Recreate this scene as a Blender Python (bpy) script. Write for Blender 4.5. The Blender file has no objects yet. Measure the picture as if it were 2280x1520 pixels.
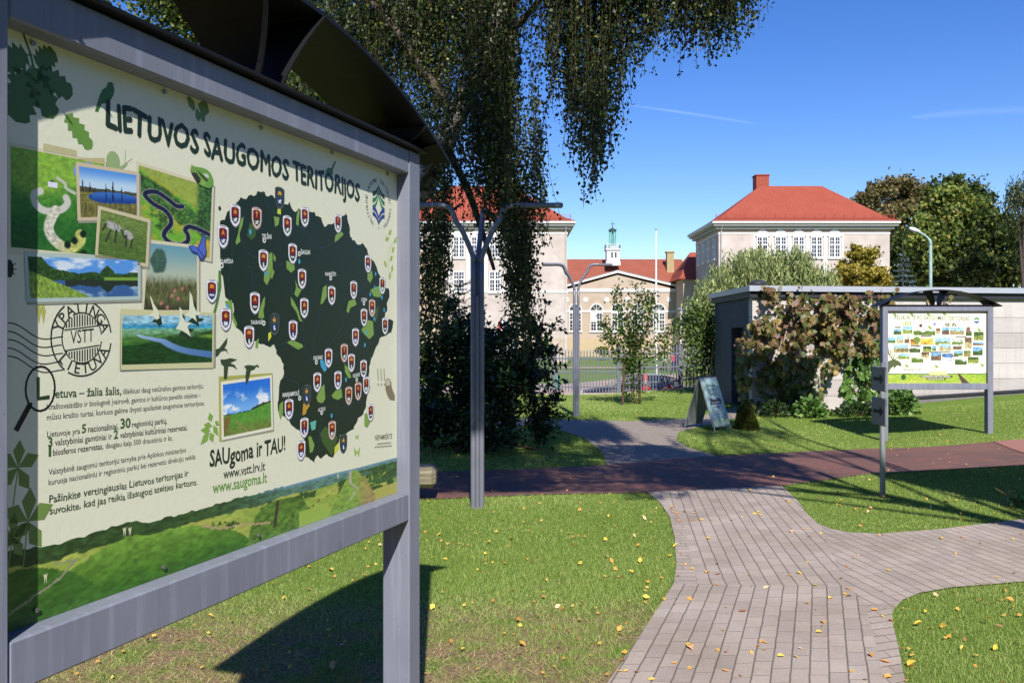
import bpy, bmesh, math, random
import numpy as np
from mathutils import Vector, Matrix

scene = bpy.context.scene
# ------------------------------------------------------------------ camera
F, CX, HY, CH = 1900.0, 1140.0, 750.0, 1.75      # focal length and horizon in photo pixels, eye height in m
cam_data = bpy.data.cameras.new("camera")
cam = bpy.data.objects.new("camera", cam_data)
scene.collection.objects.link(cam)
cam.location = (0, 0, CH)
cam.rotation_euler = (math.radians(90), 0, 0)
cam_data.sensor_width = 36.0
cam_data.lens = 36.0 * F / 2280.0
cam_data.shift_y = -10.0 / 2280.0
cam_data.clip_start = 0.05
cam_data.clip_end = 12000
scene.camera = cam

# ------------------------------------------------------------------ sky, sun, exposure
SUN_EL, SUN_AZ = 41.5, 4.3
world = bpy.data.worlds.new("World")
scene.world = world
world.use_nodes = True
wn = world.node_tree
for n in list(wn.nodes):
    wn.nodes.remove(n)
sky = wn.nodes.new("ShaderNodeTexSky")
sky.sky_type = 'NISHITA'
sky.sun_disc = False
sky.sun_elevation = math.radians(SUN_EL)
sky.sun_rotation = math.radians(180 - SUN_AZ)
sky.altitude = 0
sky.air_density = 1.0
sky.dust_density = 0.1
sky.ozone_density = 3.2
bg = wn.nodes.new("ShaderNodeBackground")
bg.inputs['Strength'].default_value = 0.115
wo = wn.nodes.new("ShaderNodeOutputWorld")
hs = wn.nodes.new("ShaderNodeHueSaturation")            # the clear polarised-looking blue of the day
hs.inputs['Saturation'].default_value = 1.32
hs.inputs['Hue'].default_value = 0.518
wn.links.new(sky.outputs[0], hs.inputs['Color'])
wn.links.new(hs.outputs[0], bg.inputs[0])
wn.links.new(bg.outputs[0], wo.inputs[0])

sun_data = bpy.data.lights.new("sun", 'SUN')
sun_data.energy = 5.0
sun_data.angle = math.radians(0.53)
sun_data.color = (1.0, 0.95, 0.87)
sun = bpy.data.objects.new("sun", sun_data)
scene.collection.objects.link(sun)
_el, _az = math.radians(SUN_EL), math.radians(SUN_AZ)
SUN_DIR = Vector((-math.sin(_az) * math.cos(_el), math.cos(_az) * math.cos(_el), -math.sin(_el)))
sun.rotation_euler = SUN_DIR.to_track_quat('-Z', 'Y').to_euler()
sun.location = (0, -20, 40)

scene.view_settings.view_transform = 'Standard'
scene.view_settings.look = 'None'
scene.view_settings.exposure = 0.52
scene.view_settings.gamma = 1.0
scene.view_settings.use_curve_mapping = False
scene.render.engine = 'CYCLES'
scene.cycles.max_bounces = 6
scene.cycles.diffuse_bounces = 3
scene.cycles.glossy_bounces = 2
scene.cycles.transmission_bounces = 3
scene.cycles.transparent_max_bounces = 6
scene.cycles.caustics_reflective = False
scene.cycles.caustics_refractive = False
scene.cycles.use_denoising = True

col = scene.collection
RNG = np.random.default_rng(7)
random.seed(7)

# ------------------------------------------------------------------ terrain
_CP = [(-14, -6, 0), (0, -6, 0), (14, -6, 0), (-14, 3, 0), (-5, 3, 0), (0, 3, 0), (5, 3, 0), (14, 3, 0),
       (-14, 9, 0), (-5, 9, 0), (0, 8.75, 0), (4.1, 9.4, 0), (9, 9, 0), (14, 9, 0), (-4, 12, 0), (1, 12, 0), (4, 12, 0),
       (7.5, 12.6, 0.0), (6.7, 15.4, -0.13), (8.6, 15.45, 0.0), (11.5, 15.2, 0.2), (5.4, 19.7, 0.0), (7.3, 19.9, .02), (9.5, 20.2, 0.16),
       (12.48, 20.7, .37), (16, 21.3, .5), (3.4, 15.5, 0), (1.35, 18.0, .09), (1.3, 26, 0.0), (3.1, 26, 0.03), (5.1, 26, .17),
       (-5, 16, 0), (-5, 26, 0), (-14, 18, 0), (-14, 26, 0), (9, 26, .3), (16, 26, .5), (0, 23, .02)]
_cp = np.array(_CP, float)
_d = np.sqrt(((_cp[:, None, :2] - _cp[None, :, :2]) ** 2).sum(-1))
_A = np.ones((len(_cp) + 1, len(_cp) + 1))
_A[-1, -1] = 0
_A[:-1, :-1] = np.sqrt(_d ** 2 + 1.5 ** 2)
_w = np.linalg.solve(_A, np.append(_cp[:, 2], 0))

def sstep(a, b, x):
    t = np.clip((x - a) / (b - a), 0, 1)
    return t * t * (3 - 2 * t)

def gh(x, y):
    """ground height at x, y (arrays or numbers)"""
    x = np.asarray(x, float); y = np.asarray(y, float)
    xc = np.clip(x, -16, 18); yc = np.clip(y, -8, 27)
    d = np.sqrt((xc[..., None] - _cp[:, 0]) ** 2 + (yc[..., None] - _cp[:, 1]) ** 2 + 1.5 ** 2)
    near = np.clip(d @ _w[:-1] + _w[-1], -.4, .8)
    near = near * sstep(5, 10, yc)
    w = sstep(26.5, 28.0, y)
    far = np.interp(y, [28, 56, 60, 70, 77, 100, 130, 400, 3000], [-1.4, -1.4, -1.3, -1.15, -1.05, -.55, -.3, .5, 4])
    return near * (1 - w) + far * w

def P(px, py, Y):
    return Vector(((px - CX) / F * Y, Y, CH + (HY - py) / F * Y))

def G(px, py):
    """where the sight line through photo pixel px, py meets the ground"""
    ts = np.concatenate([np.arange(2, 40, .05), np.arange(40, 400, .5)])
    X = (px - CX) / F * ts; Z = CH + (HY - py) / F * ts
    below = np.nonzero(Z <= gh(X, ts))[0]
    if len(below) == 0:
        Y = 400.
    else:
        i = below[0]; a, b = ts[max(i - 1, 0)], ts[i]
        for _ in range(30):
            m = .5 * (a + b)
            if CH + (HY - py) / F * m <= gh((px - CX) / F * m, m): b = m
            else: a = m
        Y = b
    X = (px - CX) / F * Y
    return Vector((X, Y, float(gh(X, Y))))

def on_ground(x, y, dz=0.0):
    return Vector((x, y, float(gh(x, y)) + dz))

# ------------------------------------------------------------------ colours and materials
def lin(c):
    c = np.asarray(c, float) / 255.0
    return np.where(c <= .04045, c / 12.92, ((c + .055) / 1.055) ** 2.4)

def C(r, g, b):
    return tuple(float(v) for v in lin((r, g, b))) + (1.0,)

def newmat(name):
    m = bpy.data.materials.new(name); m.use_nodes = True
    nt = m.node_tree
    return m, nt, nt.nodes['Principled BSDF']

def nd(nt, typ, **kw):
    n = nt.nodes.new(typ)
    for k, v in kw.items():
        if k.startswith('i_'):
            key = k[2:]
            key = int(key) if key.isdigit() else key.replace('_', ' ')
            n.inputs[key].default_value = v
        else:
            setattr(n, k, v)
    return n

def ramp(nt, fac, stops):
    r = nt.nodes.new('ShaderNodeValToRGB')
    while len(r.color_ramp.elements) < len(stops):
        r.color_ramp.elements.new(.5)
    for e, (p, c) in zip(r.color_ramp.elements, stops):
        e.position = p; e.color = c
    if fac is not None:
        nt.links.new(fac, r.inputs[0])
    return r

def mixc(nt, fac, a, b, blend='MIX'):
    m = nt.nodes.new('ShaderNodeMix'); m.data_type = 'RGBA'; m.blend_type = blend
    for sock, v in ((m.inputs[0], fac), (m.inputs[6], a), (m.inputs[7], b)):
        if hasattr(v, 'links') or hasattr(v, 'is_linked'):
            nt.links.new(v, sock)
        else:
            sock.default_value = v
    return m.outputs[2]

def math_n(nt, op, a, b=0.0, c=None):
    m = nt.nodes.new('ShaderNodeMath'); m.operation = op
    for i, v in enumerate((a, b) if c is None else (a, b, c)):
        if hasattr(v, 'is_linked'):
            nt.links.new(v, m.inputs[i])
        else:
            m.inputs[i].default_value = v
    return m.outputs[0]

def obj_coord(nt):
    return nt.nodes.new('ShaderNodeTexCoord').outputs['Object']

def noise(nt, vec, scale, detail=4, rough=.55):
    n = nd(nt, 'ShaderNodeTexNoise')
    n.inputs['Scale'].default_value = scale
    n.inputs['Detail'].default_value = detail
    n.inputs['Roughness'].default_value = rough
    if vec is not None: nt.links.new(vec, n.inputs['Vector'])
    return n.outputs[0]

def bump(nt, bsdf, h, strength=.3, dist=.01):
    b = nd(nt, 'ShaderNodeBump')
    b.inputs['Strength'].default_value = strength
    b.inputs['Distance'].default_value = dist
    nt.links.new(h, b.inputs['Height'])
    nt.links.new(b.outputs[0], bsdf.inputs['Normal'])

def simple(name, c, rough=.6, metal=0., var=.15, scale=6., bumps=0., c2=None, spec=.4, detail=5, bscale=None):
    """plain surface with a little mottling"""
    m, nt, b = newmat(name)
    oc = obj_coord(nt)
    n = noise(nt, oc, scale, detail)
    ca = tuple(v * (1 - var) for v in c[:3]) + (1,)
    cb = tuple(min(1, v * (1 + var)) for v in c[:3]) + (1,)
    if c2 is not None: ca, cb = c, c2
    r = ramp(nt, n, [(.3, ca), (.7, cb)])
    nt.links.new(r.outputs[0], b.inputs['Base Color'])
    b.inputs['Roughness'].default_value = rough
    b.inputs['Metallic'].default_value = metal
    b.inputs['Specular IOR Level'].default_value = spec
    if bumps:
        bump(nt, b, noise(nt, oc, bscale or scale * 6, 6), bumps)
    return m

def leafmat(name, stops, transl=.25, rough=.55, spec=.3):
    """leaf colour by the per-leaf value stored in the attribute 'tint'"""
    m, nt, b = newmat(name)
    a = nd(nt, 'ShaderNodeAttribute', attribute_name='tint')
    r = ramp(nt, a.outputs['Fac'], stops)
    nt.links.new(r.outputs[0], b.inputs['Base Color'])
    b.inputs['Roughness'].default_value = rough
    b.inputs['Specular IOR Level'].default_value = spec
    t = nd(nt, 'ShaderNodeBsdfTranslucent')
    g = nd(nt, 'ShaderNodeHueSaturation'); g.inputs['Saturation'].default_value = 1.15; g.inputs['Value'].default_value = 1.3
    nt.links.new(r.outputs[0], g.inputs['Color'])
    nt.links.new(g.outputs[0], t.inputs['Color'])
    mx = nd(nt, 'ShaderNodeMixShader'); mx.inputs[0].default_value = transl
    nt.links.new(b.outputs[0], mx.inputs[1]); nt.links.new(t.outputs[0], mx.inputs[2])
    nt.links.new(mx.outputs[0], nt.nodes['Material Output'].inputs[0])
    return m

# ------------------------------------------------------------------ object helpers
def tag(o, label=None, cat=None, group=None, kind=None):
    if label: o['label'] = label
    if cat: o['category'] = cat
    if group: o['group'] = group
    if kind: o['kind'] = kind
    return o

def empty(name, loc, rz=0.0, label=None, cat=None, group=None, scale=1.0):
    o = bpy.data.objects.new(name, None); col.objects.link(o)
    o.location = loc; o.rotation_euler = (0, 0, rz); o.scale = (scale,) * 3
    o.empty_display_size = .2
    return tag(o, label, cat, group)

def children(o):
    return [c for c in bpy.data.objects if c.parent == o]

def copy_tree(o, parent=None):
    c = o.copy(); col.objects.link(c)
    if parent is not None: c.parent = parent
    for ch in children(o):
        copy_tree(ch, c)
    return c

def link_mesh(name, me, mats, parent=None):
    o = bpy.data.objects.new(name, me); col.objects.link(o)
    for m in (mats if isinstance(mats, (list, tuple)) else [mats]):
        me.materials.append(m)
    if parent is not None: o.parent = parent
    return o

class MB:
    """collects shapes, then makes ONE mesh of them"""
    def __init__(s):
        s.v, s.f, s.m, s.sm = [], [], [], []
    def add(s, verts, faces, mi=0, smooth=False):
        k = len(s.v)
        s.v += [tuple(p) for p in verts]
        for f in faces:
            s.f.append([k + i for i in f]); s.m.append(mi); s.sm.append(smooth)
        return s
    def box(s, c, size, rz=0., mi=0, bev=0.):
        cx, cy, cz = c; a, b, h = size[0] / 2, size[1] / 2, size[2] / 2
        bev = min(bev, a * .9, b * .9, h * .9)
        if bev <= 0:
            pts = [(x, y, z) for z in (-h, h) for x, y in ((-a, -b), (a, -b), (a, b), (-a, b))]
            fs = [(0, 3, 2, 1), (4, 5, 6, 7), (0, 1, 5, 4), (1, 2, 6, 5), (2, 3, 7, 6), (3, 0, 4, 7)]
        else:
            pts, fs, idx = [], [], {}
            for sx in (-1, 1):
                for sy in (-1, 1):
                    for sz in (-1, 1):
                        for ax in range(3):
                            p = [sx * (a - bev), sy * (b - bev), sz * (h - bev)]
                            p[ax] += (sx, sy, sz)[ax] * bev
                            idx[(sx, sy, sz, ax)] = len(pts); pts.append(tuple(p))
            def quad(q, n):
                p0, p1, p2 = (Vector(pts[i]) for i in q[:3])
                if (p1 - p0).cross(p2 - p1).dot(Vector(n)) < 0: q = q[::-1]
                fs.append(tuple(q))
            for ax in range(3):
                o1, o2 = [i for i in range(3) if i != ax]
                for sg in (-1, 1):
                    q = []
                    for u, v in ((-1, -1), (1, -1), (1, 1), (-1, 1)):
                        t = [0, 0, 0]; t[ax] = sg; t[o1] = u; t[o2] = v
                        q.append(idx[(t[0], t[1], t[2], ax)])
                    n = [0, 0, 0]; n[ax] = sg; quad(q, n)
                for u in (-1, 1):
                    for v in (-1, 1):
                        t = [0, 0, 0]; t[o1] = u; t[o2] = v
                        ta = list(t); ta[ax] = -1; tb = list(t); tb[ax] = 1
                        q = [idx[(*ta, o1)], idx[(*tb, o1)], idx[(*tb, o2)], idx[(*ta, o2)]]
                        quad(q, t)
            for sx in (-1, 1):
                for sy in (-1, 1):
                    for sz in (-1, 1):
                        quad([idx[(sx, sy, sz, k)] for k in range(3)], (sx, sy, sz))
        cr, sr = math.cos(rz), math.sin(rz)
        pts = [(cx + x * cr - y * sr, cy + x * sr + y * cr, cz + z) for x, y, z in pts]
        return s.add(pts, fs, mi)
    def bx(s, x0, x1, y0, y1, z0, z1, mi=0, bev=0.):
        return s.box(((x0 + x1) / 2, (y0 + y1) / 2, (z0 + z1) / 2), (abs(x1 - x0), abs(y1 - y0), abs(z1 - z0)), 0, mi, bev)
    def tube(s, path, radii, n=8, mi=0, cap=True, smooth=True):
        path = [Vector(p) for p in path]
        if not hasattr(radii, '__len__'): radii = [radii] * len(path)
        rings = []; up = Vector((0, 0, 1)); prev = None
        for i, p in enumerate(path):
            t = (path[min(i + 1, len(path) - 1)] - path[max(i - 1, 0)])
            t = t.normalized() if t.length > 1e-9 else Vector((0, 0, 1))
            if prev is None:
                a = t.cross(Vector((1, 0, 0)) if abs(t.x) < .8 else Vector((0, 1, 0))).normalized()
            else:
                a = (prev - t * prev.dot(t)); a = a.normalized() if a.length > 1e-6 else t.orthogonal().normalized()
            prev = a; b = t.cross(a)
            rings.append([p + (a * math.cos(k * 2 * math.pi / n) + b * math.sin(k * 2 * math.pi / n)) * radii[i] for k in range(n)])
        vs = [q for r in rings for q in r]; fs = []
        for i in range(len(path) - 1):
            for k in range(n):
                k2 = (k + 1) % n
                fs.append((i * n + k, i * n + k2, (i + 1) * n + k2, (i + 1) * n + k))
        s.add(vs, fs, mi, smooth)
        if cap:
            s.add(rings[0][::-1], [tuple(range(n))], mi); s.add(rings[-1], [tuple(range(n))], mi)
        return s
    def lathe(s, prof, c=(0, 0, 0), n=16, mi=0, smooth=True):
        vs, fs = [], []
        for r, z in prof:
            for k in range(n):
                a = 2 * math.pi * k / n
                vs.append((c[0] + r * math.cos(a), c[1] + r * math.sin(a), c[2] + z))
        for i in range(len(prof) - 1):
            for k in range(n):
                k2 = (k + 1) % n
                fs.append((i * n + k, i * n + k2, (i + 1) * n + k2, (i + 1) * n + k))
        s.add(vs, fs, mi, smooth)
        if prof[0][0] > 1e-4: s.add(vs[:n][::-1], [tuple(range(n))], mi)
        if prof[-1][0] > 1e-4: s.add(vs[-n:], [tuple(range(n))], mi)
        return s
    def prism(s, poly, vec, mi=0):
        """poly: 3D points of a flat outline, pushed along vec"""
        n = len(poly); a = [Vector(p) for p in poly]; b = [p + Vector(vec) for p in a]
        nrm = Vector((0, 0, 0))
        for i in range(n):
            nrm += a[i].cross(a[(i + 1) % n])
        f1, f2 = tuple(range(n)), tuple(range(2 * n - 1, n - 1, -1))
        sides = [(i, i + n, (i + 1) % n + n, (i + 1) % n) for i in range(n)]
        if nrm.dot(Vector(vec)) > 0:
            f1, f2 = f1[::-1], f2[::-1]; sides = [q[::-1] for q in sides]
        return s.add(a + b, [f1, f2] + sides, mi)
    def quad(s, a, b, c, d, mi=0):
        return s.add([a, b, c, d], [(0, 1, 2, 3)], mi)
    def build(s, name, mats, parent=None, origin=(0, 0, 0)):
        me = bpy.data.meshes.new(name)
        ox, oy, oz = origin
        me.from_pydata([(x - ox, y - oy, z - oz) for x, y, z in s.v], [], s.f)
        o = link_mesh(name, me, mats, parent)
        me.polygons.foreach_set('material_index', s.m)
        me.polygons.foreach_set('use_smooth', s.sm)
        me.update()
        return o

def np_mesh(name, verts, quads, mats, parent=None, tint=None, smooth=False, cols=None, mi=None):
    """fast mesh from arrays; tint: one number per vertex, cols: linear rgb per vertex"""
    me = bpy.data.meshes.new(name)
    verts = np.asarray(verts, np.float32); quads = np.asarray(quads, np.int32)
    k = quads.shape[1]
    me.vertices.add(len(verts)); me.vertices.foreach_set('co', verts.ravel())
    me.loops.add(quads.size); me.loops.foreach_set('vertex_index', quads.ravel())
    me.polygons.add(len(quads))
    me.polygons.foreach_set('loop_start', np.arange(0, quads.size, k, dtype=np.int32))
    me.polygons.foreach_set('loop_total', np.full(len(quads), k, np.int32))
    if smooth: me.polygons.foreach_set('use_smooth', np.ones(len(quads), bool))
    me.update(calc_edges=True)
    if tint is not None:
        a = me.attributes.new('tint', 'FLOAT', 'POINT'); a.data.foreach_set('value', np.asarray(tint, np.float32))
    if cols is not None:
        a = me.attributes.new('ink', 'FLOAT_COLOR', 'POINT')
        c4 = np.ones((len(verts), 4), np.float32); c4[:, :3] = cols
        a.data.foreach_set('color', c4.ravel())
    o = link_mesh(name, me, mats, parent)
    if mi is not None: me.polygons.foreach_set('material_index', np.asarray(mi, np.int32))
    return o

def unit(a):
    return a / np.maximum(np.linalg.norm(a, axis=-1, keepdims=True), 1e-9)

def leaf_arrays(cen, size, aspect=.6, axis=None, droop=.0, rng=RNG, fold=.12, nrm=None, tint=None, jitter=1.0):
    """pointed leaves: 4 corners each around cen; axis = way the tip points"""
    n = len(cen)
    ax = rng.normal(size=(n, 3)) if axis is None else unit(axis) + rng.normal(size=(n, 3)) * .35 * jitter
    ax = unit(ax + np.array([0, 0, -droop]))
    nn = rng.normal(size=(n, 3)) if nrm is None else nrm + rng.normal(size=(n, 3)) * .45 * jitter
    side = unit(np.cross(ax, nn)); up = np.cross(side, ax)
    L = np.asarray(size) * rng.uniform(.7, 1.25, n); L = L[:, None]
    W = L * aspect * .5
    base = cen - ax * L * .5; tip = cen + ax * L * .5
    mid = cen - ax * L * .06
    a = mid + side * W + up * L * fold; b = mid - side * W + up * L * fold
    v = np.stack([base, a, tip, b], 1).reshape(-1, 3)
    q = np.arange(n * 4).reshape(n, 4)
    t = rng.random(n) if tint is None else tint
    return v, q, np.repeat(t, 4)

def leaves(name, cen, size, mat, parent=None, **kw):
    v, q, t = leaf_arrays(np.asarray(cen, float), size, **kw)
    return np_mesh(name, v, q, mat, parent, tint=t)

def inpoly(x, y, poly):
    x = np.asarray(x); y = np.asarray(y); r = np.zeros(x.shape, bool)
    p = [(q[0], q[1]) for q in poly]
    for (x0, y0), (x1, y1) in zip(p, p[1:] + p[:1]):
        c = ((y0 > y) != (y1 > y))
        with np.errstate(divide='ignore', invalid='ignore'):
            xi = (x1 - x0) * (y - y0) / (y1 - y0 + 1e-12) + x0
        r ^= c & (x < xi)
    return r

def smoothline(pts, k=6):
    """Catmull-Rom through the points"""
    pts = [Vector(p) for p in pts]; out = []
    for i in range(len(pts) - 1):
        p0, p1, p2, p3 = pts[max(i - 1, 0)], pts[i], pts[i + 1], pts[min(i + 2, len(pts) - 1)]
        for j in range(k):
            t = j / k
            out.append(.5 * ((2 * p1) + (p2 - p0) * t + (2 * p0 - 5 * p1 + 4 * p2 - p3) * t * t + (3 * p1 - p0 - 3 * p2 + p3) * t ** 3))
    out.append(pts[-1])
    return out

# numpy value noise for printed pictures
def _hash(ix, iy, s):
    h = (ix.astype(np.int64) * 374761393 + iy.astype(np.int64) * 668265263 + s * 1274126177) & 0xffffffff
    h = ((h ^ (h >> 13)) * 1274126177) & 0xffffffff
    return ((h ^ (h >> 16)) & 0xffff) / 65535.0

def vnoise(x, y, s=0):
    ix, iy = np.floor(x), np.floor(y); fx, fy = x - ix, y - iy
    fx = fx * fx * (3 - 2 * fx); fy = fy * fy * (3 - 2 * fy)
    a, b = _hash(ix, iy, s), _hash(ix + 1, iy, s); c, d = _hash(ix, iy + 1, s), _hash(ix + 1, iy + 1, s)
    return (a * (1 - fx) + b * fx) * (1 - fy) + (c * (1 - fx) + d * fx) * fy

def fbm(x, y, s=0, o=4):
    r, a, t = 0, .5, 0
    for i in range(o):
        r = r + a * vnoise(x * 2 ** i, y * 2 ** i, s + i * 17); t += a; a *= .55
    return r / t
# ------------------------------------------------------------------ ground sheet
def drape(poly, dz, uvf=None, step=.5, mi=0, bm=None):
    """flat outline laid on the terrain, cut so that it follows it"""
    own = bm is None
    if own: bm = bmesh.new()
    vs = [bm.verts.new((p[0], p[1], 0)) for p in poly]
    f = bm.faces.new(vs); f.material_index = mi
    if f.normal.z < 0: f.normal_flip()
    bm.normal_update()
    if f.normal.z < 0: f.normal_flip()
    geom = [f]
    res = bmesh.ops.triangulate(bm, faces=[f]); fs = res['faces']
    for axis in (0, 1):
        lo = min(p[axis] for p in poly); hi = max(p[axis] for p in poly)
        k = math.ceil(lo / step)
        while k * step < hi:
            co = [0, 0, 0]; co[axis] = k * step; no = [0, 0, 0]; no[axis] = 1
            vv = {v for q in fs for v in q.verts}; ee = {e for q in fs for e in q.edges}
            r = bmesh.ops.bisect_plane(bm, geom=list(vv) + list(ee) + list(fs), plane_co=co, plane_no=no, dist=1e-5)
            fs = list({g for g in r['geom'] if isinstance(g, bmesh.types.BMFace)})
            k += 1
    done = {v for q in fs for v in q.verts}
    for v in done:
        v.co.z = float(gh(v.co.x, v.co.y)) + dz
    if uvf:
        uv = bm.loops.layers.uv.verify()
        for q in fs:
            q.material_index = mi
            for l in q.loops:
                l[uv].uv = uvf(l.vert.co.x, l.vert.co.y)
    return bm

def sheet(name, parts, mats, dz, step=.5):
    bm = bmesh.new()
    for poly, uvf, mi in parts:
        drape(poly, dz, uvf, step, mi, bm)
    me = bpy.data.meshes.new(name); bm.to_mesh(me); bm.free()
    for p in me.polygons: p.use_smooth = True
    o = link_mesh(name, me, mats)
    return tag(o, kind='structure')

def gxy(px, py):
    g = G(px, py); return (g.x, g.y)

xs = np.concatenate([[-4000, -900, -300, -120, -60, -35], np.arange(-22, 26.01, .5), [35, 60, 120, 300, 900, 4000]])
ys = np.concatenate([[-300, -60, -25, -14], np.arange(-9, 30.01, .5), np.arange(32, 110, 3.), [120, 150, 200, 300, 500, 1000, 2500, 6000]])
gx, gy = np.meshgrid(xs, ys)
gv = np.stack([gx.ravel(), gy.ravel(), gh(gx, gy).ravel()], 1)
nx = len(xs); ii = np.arange((len(ys) - 1) * nx).reshape(-1, nx)[:, :-1].ravel()
gq = np.stack([ii, ii + 1, ii + nx + 1, ii + nx], 1)

m, nt, b = newmat('lawn_soil')
oc = obj_coord(nt)
n1 = noise(nt, oc, 1.3, 5); n2 = noise(nt, oc, 38, 6, .7); n3 = noise(nt, oc, 4.5, 5, .6)
green = ramp(nt, n2, [(.3, C(66, 86, 32)), (.55, C(104, 130, 54)), (.75, C(136, 154, 76))])
dry = ramp(nt, n2, [(.3, C(92, 74, 58)), (.5, C(136, 112, 90)), (.72, C(172, 150, 116))])
sep = nd(nt, 'ShaderNodeSeparateXYZ'); nt.links.new(oc, sep.inputs[0])
near = nd(nt, 'ShaderNodeMapRange'); near.interpolation_type = 'SMOOTHSTEP'
nt.links.new(sep.outputs[1], near.inputs[0])
near.inputs[1].default_value = 6.0; near.inputs[2].default_value = 4.9
side_ = nd(nt, 'ShaderNodeMapRange'); nt.links.new(sep.outputs[0], side_.inputs[0]); side_.inputs[1].default_value = 2.2; side_.inputs[2].default_value = 1.2
worn = math_n(nt, 'MULTIPLY', math_n(nt, 'MULTIPLY', near.outputs[0], side_.outputs[0]), ramp(nt, n3, [(.34, (0, 0, 0, 1)), (.58, (1, 1, 1, 1))]).outputs[0])
bare = ramp(nt, n1, [(.62, (0, 0, 0, 1)), (.74, (.5, .5, .5, 1))]).outputs[0]
mask = math_n(nt, 'MAXIMUM', worn, bare)
nt.links.new(mixc(nt, mask, green.outputs[0], dry.outputs[0]), b.inputs['Base Color'])
b.inputs['Roughness'].default_value = .95; b.inputs['Specular IOR Level'].default_value = .1
bump(nt, b, n2, .8, .03)
M_lawn = m
tag(np_mesh('ground', gv, gq, M_lawn, smooth=True), kind='structure')

# ------------------------------------------------------------------ grey block path
def uv_course(k, shift=0.0):
    return lambda x, y: (x - k * (y - 5.97) + shift, y * math.sqrt(1 + k * k))

m, nt, b = newmat('grey_blocks')
uvn = nd(nt, 'ShaderNodeTexCoord'); sp = nd(nt, 'ShaderNodeSeparateXYZ'); nt.links.new(uvn.outputs['UV'], sp.inputs[0])
wob = noise(nt, uvn.outputs['UV'], 7, 3)
uw = math_n(nt, 'ADD', sp.outputs[0], math_n(nt, 'MULTIPLY', math_n(nt, 'SUBTRACT', wob, .5), .012))
row = math_n(nt, 'FLOOR', math_n(nt, 'DIVIDE', uw, .1))
fr = math_n(nt, 'FRACT', math_n(nt, 'DIVIDE', uw, .1))
edge_u = math_n(nt, 'MULTIPLY', math_n(nt, 'MINIMUM', fr, math_n(nt, 'SUBTRACT', 1.0, fr)), .1)
shift = math_n(nt, 'FRACT', math_n(nt, 'MULTIPLY', math_n(nt, 'SINE', math_n(nt, 'MULTIPLY', row, 12.9898)), 43758.5))
vv = math_n(nt, 'ADD', math_n(nt, 'DIVIDE', sp.outputs[1], .2), shift)
fv = math_n(nt, 'FRACT', vv)
edge_v = math_n(nt, 'MULTIPLY', math_n(nt, 'MINIMUM', fv, math_n(nt, 'SUBTRACT', 1.0, fv)), .2)
cell = nd(nt, 'ShaderNodeCombineXYZ'); nt.links.new(row, cell.inputs[0]); nt.links.new(math_n(nt, 'FLOOR', vv), cell.inputs[1])
wn_ = nd(nt, 'ShaderNodeTexWhiteNoise'); nt.links.new(cell.outputs[0], wn_.inputs[0])
oc = uvn.outputs['Object']
grain = noise(nt, oc, 130, 6, .8); blot = noise(nt, oc, 1.6, 4)
bl = ramp(nt, wn_.outputs[0], [(0, C(150, 140, 131)), (.5, C(164, 153, 143)), (1, C(176, 164, 153))])
c1 = mixc(nt, .75, bl.outputs[0], ramp(nt, grain, [(.3, C(92, 86, 84)), (.7, C(212, 204, 198))]).outputs[0], 'OVERLAY')
c1 = mixc(nt, .35, c1, ramp(nt, blot, [(.3, C(140, 128, 116)), (.7, C(196, 186, 180))]).outputs[0])
jn = noise(nt, oc, 3.2, 5)
jcol = ramp(nt, jn, [(.3, C(84, 78, 64)), (.6, C(98, 88, 76)), (.75, C(86, 92, 54))])
ju = ramp(nt, edge_u, [(.0022, (1, 1, 1, 1)), (.0052, (0, 0, 0, 1))]).outputs[0]
jv = math_n(nt, 'MULTIPLY', ramp(nt, edge_v, [(.0014, (1, 1, 1, 1)), (.0042, (0, 0, 0, 1))]).outputs[0], ramp(nt, jn, [(.35, (.45, .45, .45, 1)), (.6, (.95, .95, .95, 1))]).outputs[0])
jm = math_n(nt, 'MAXIMUM', ju, jv)
nt.links.new(mixc(nt, jm, c1, jcol.outputs[0]), b.inputs['Base Color'])
b.inputs['Roughness'].default_value = .85; b.inputs['Specular IOR Level'].default_value = .25
hgt = math_n(nt, 'SUBTRACT', math_n(nt, 'MULTIPLY', grain, .15), jm)
bump(nt, b, hgt, .6, .006)
M_blocks = m

Lb, Rb = gxy(1500, 1302), gxy(1885, 1307)
B1r = [gxy(*p) for p in ((1553, 1303), (1535, 1230), (1524, 1170), (1505, 1135), (1478, 1113))]
tl = gxy(1440, 1097); tr = gxy(1740, 1083)
lowR = [gxy(1925, 1345), gxy(1950, 1440), gxy(1968, 1520)]
edgeR = [gxy(1988, 1362), gxy(1986, 1385), gxy(2000, 1440), gxy(2015, 1520)]
lowL = [(-1.04, .3), gxy(1355, 1520), gxy(1440, 1395), Lb]
seam = gxy(1822, 1168)
pL = lowL + [B1r[0], Rb] + lowR + [(.36, .3)]
pU = [B1r[0]] + B1r[1:] + [tl, tr, gxy(1775, 1115), gxy(1800, 1148), seam, Rb]
pB1 = [Lb, gxy(1506, 1260), gxy(1502, 1200), gxy(1492, 1155), gxy(1470, 1120), tl] + B1r[::-1]
pR = [Rb, seam, gxy(1850, 1179), gxy(1890, 1187), gxy(1960, 1190), gxy(2100, 1179), gxy(2280, 1157), gxy(2600, 1112),
      gxy(2700, 1265), gxy(2280, 1297), gxy(2120, 1310), gxy(2050, 1322), gxy(2010, 1338), edgeR[0], lowR[0]]
pB2 = lowR + [(.36, .3), (.47, .3)] + edgeR[::-1]
uvr = uv_course(-.14)
o = sheet('paved_path', [(pL, uv_course(.36), 0), (pU, uv_course(.13), 0), (pR, uvr, 0),
                     (pB1, lambda x, y: (y, x), 0), (pB2, lambda x, y: (y - x * .36, x), 0)], [M_blocks], .012)

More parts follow.
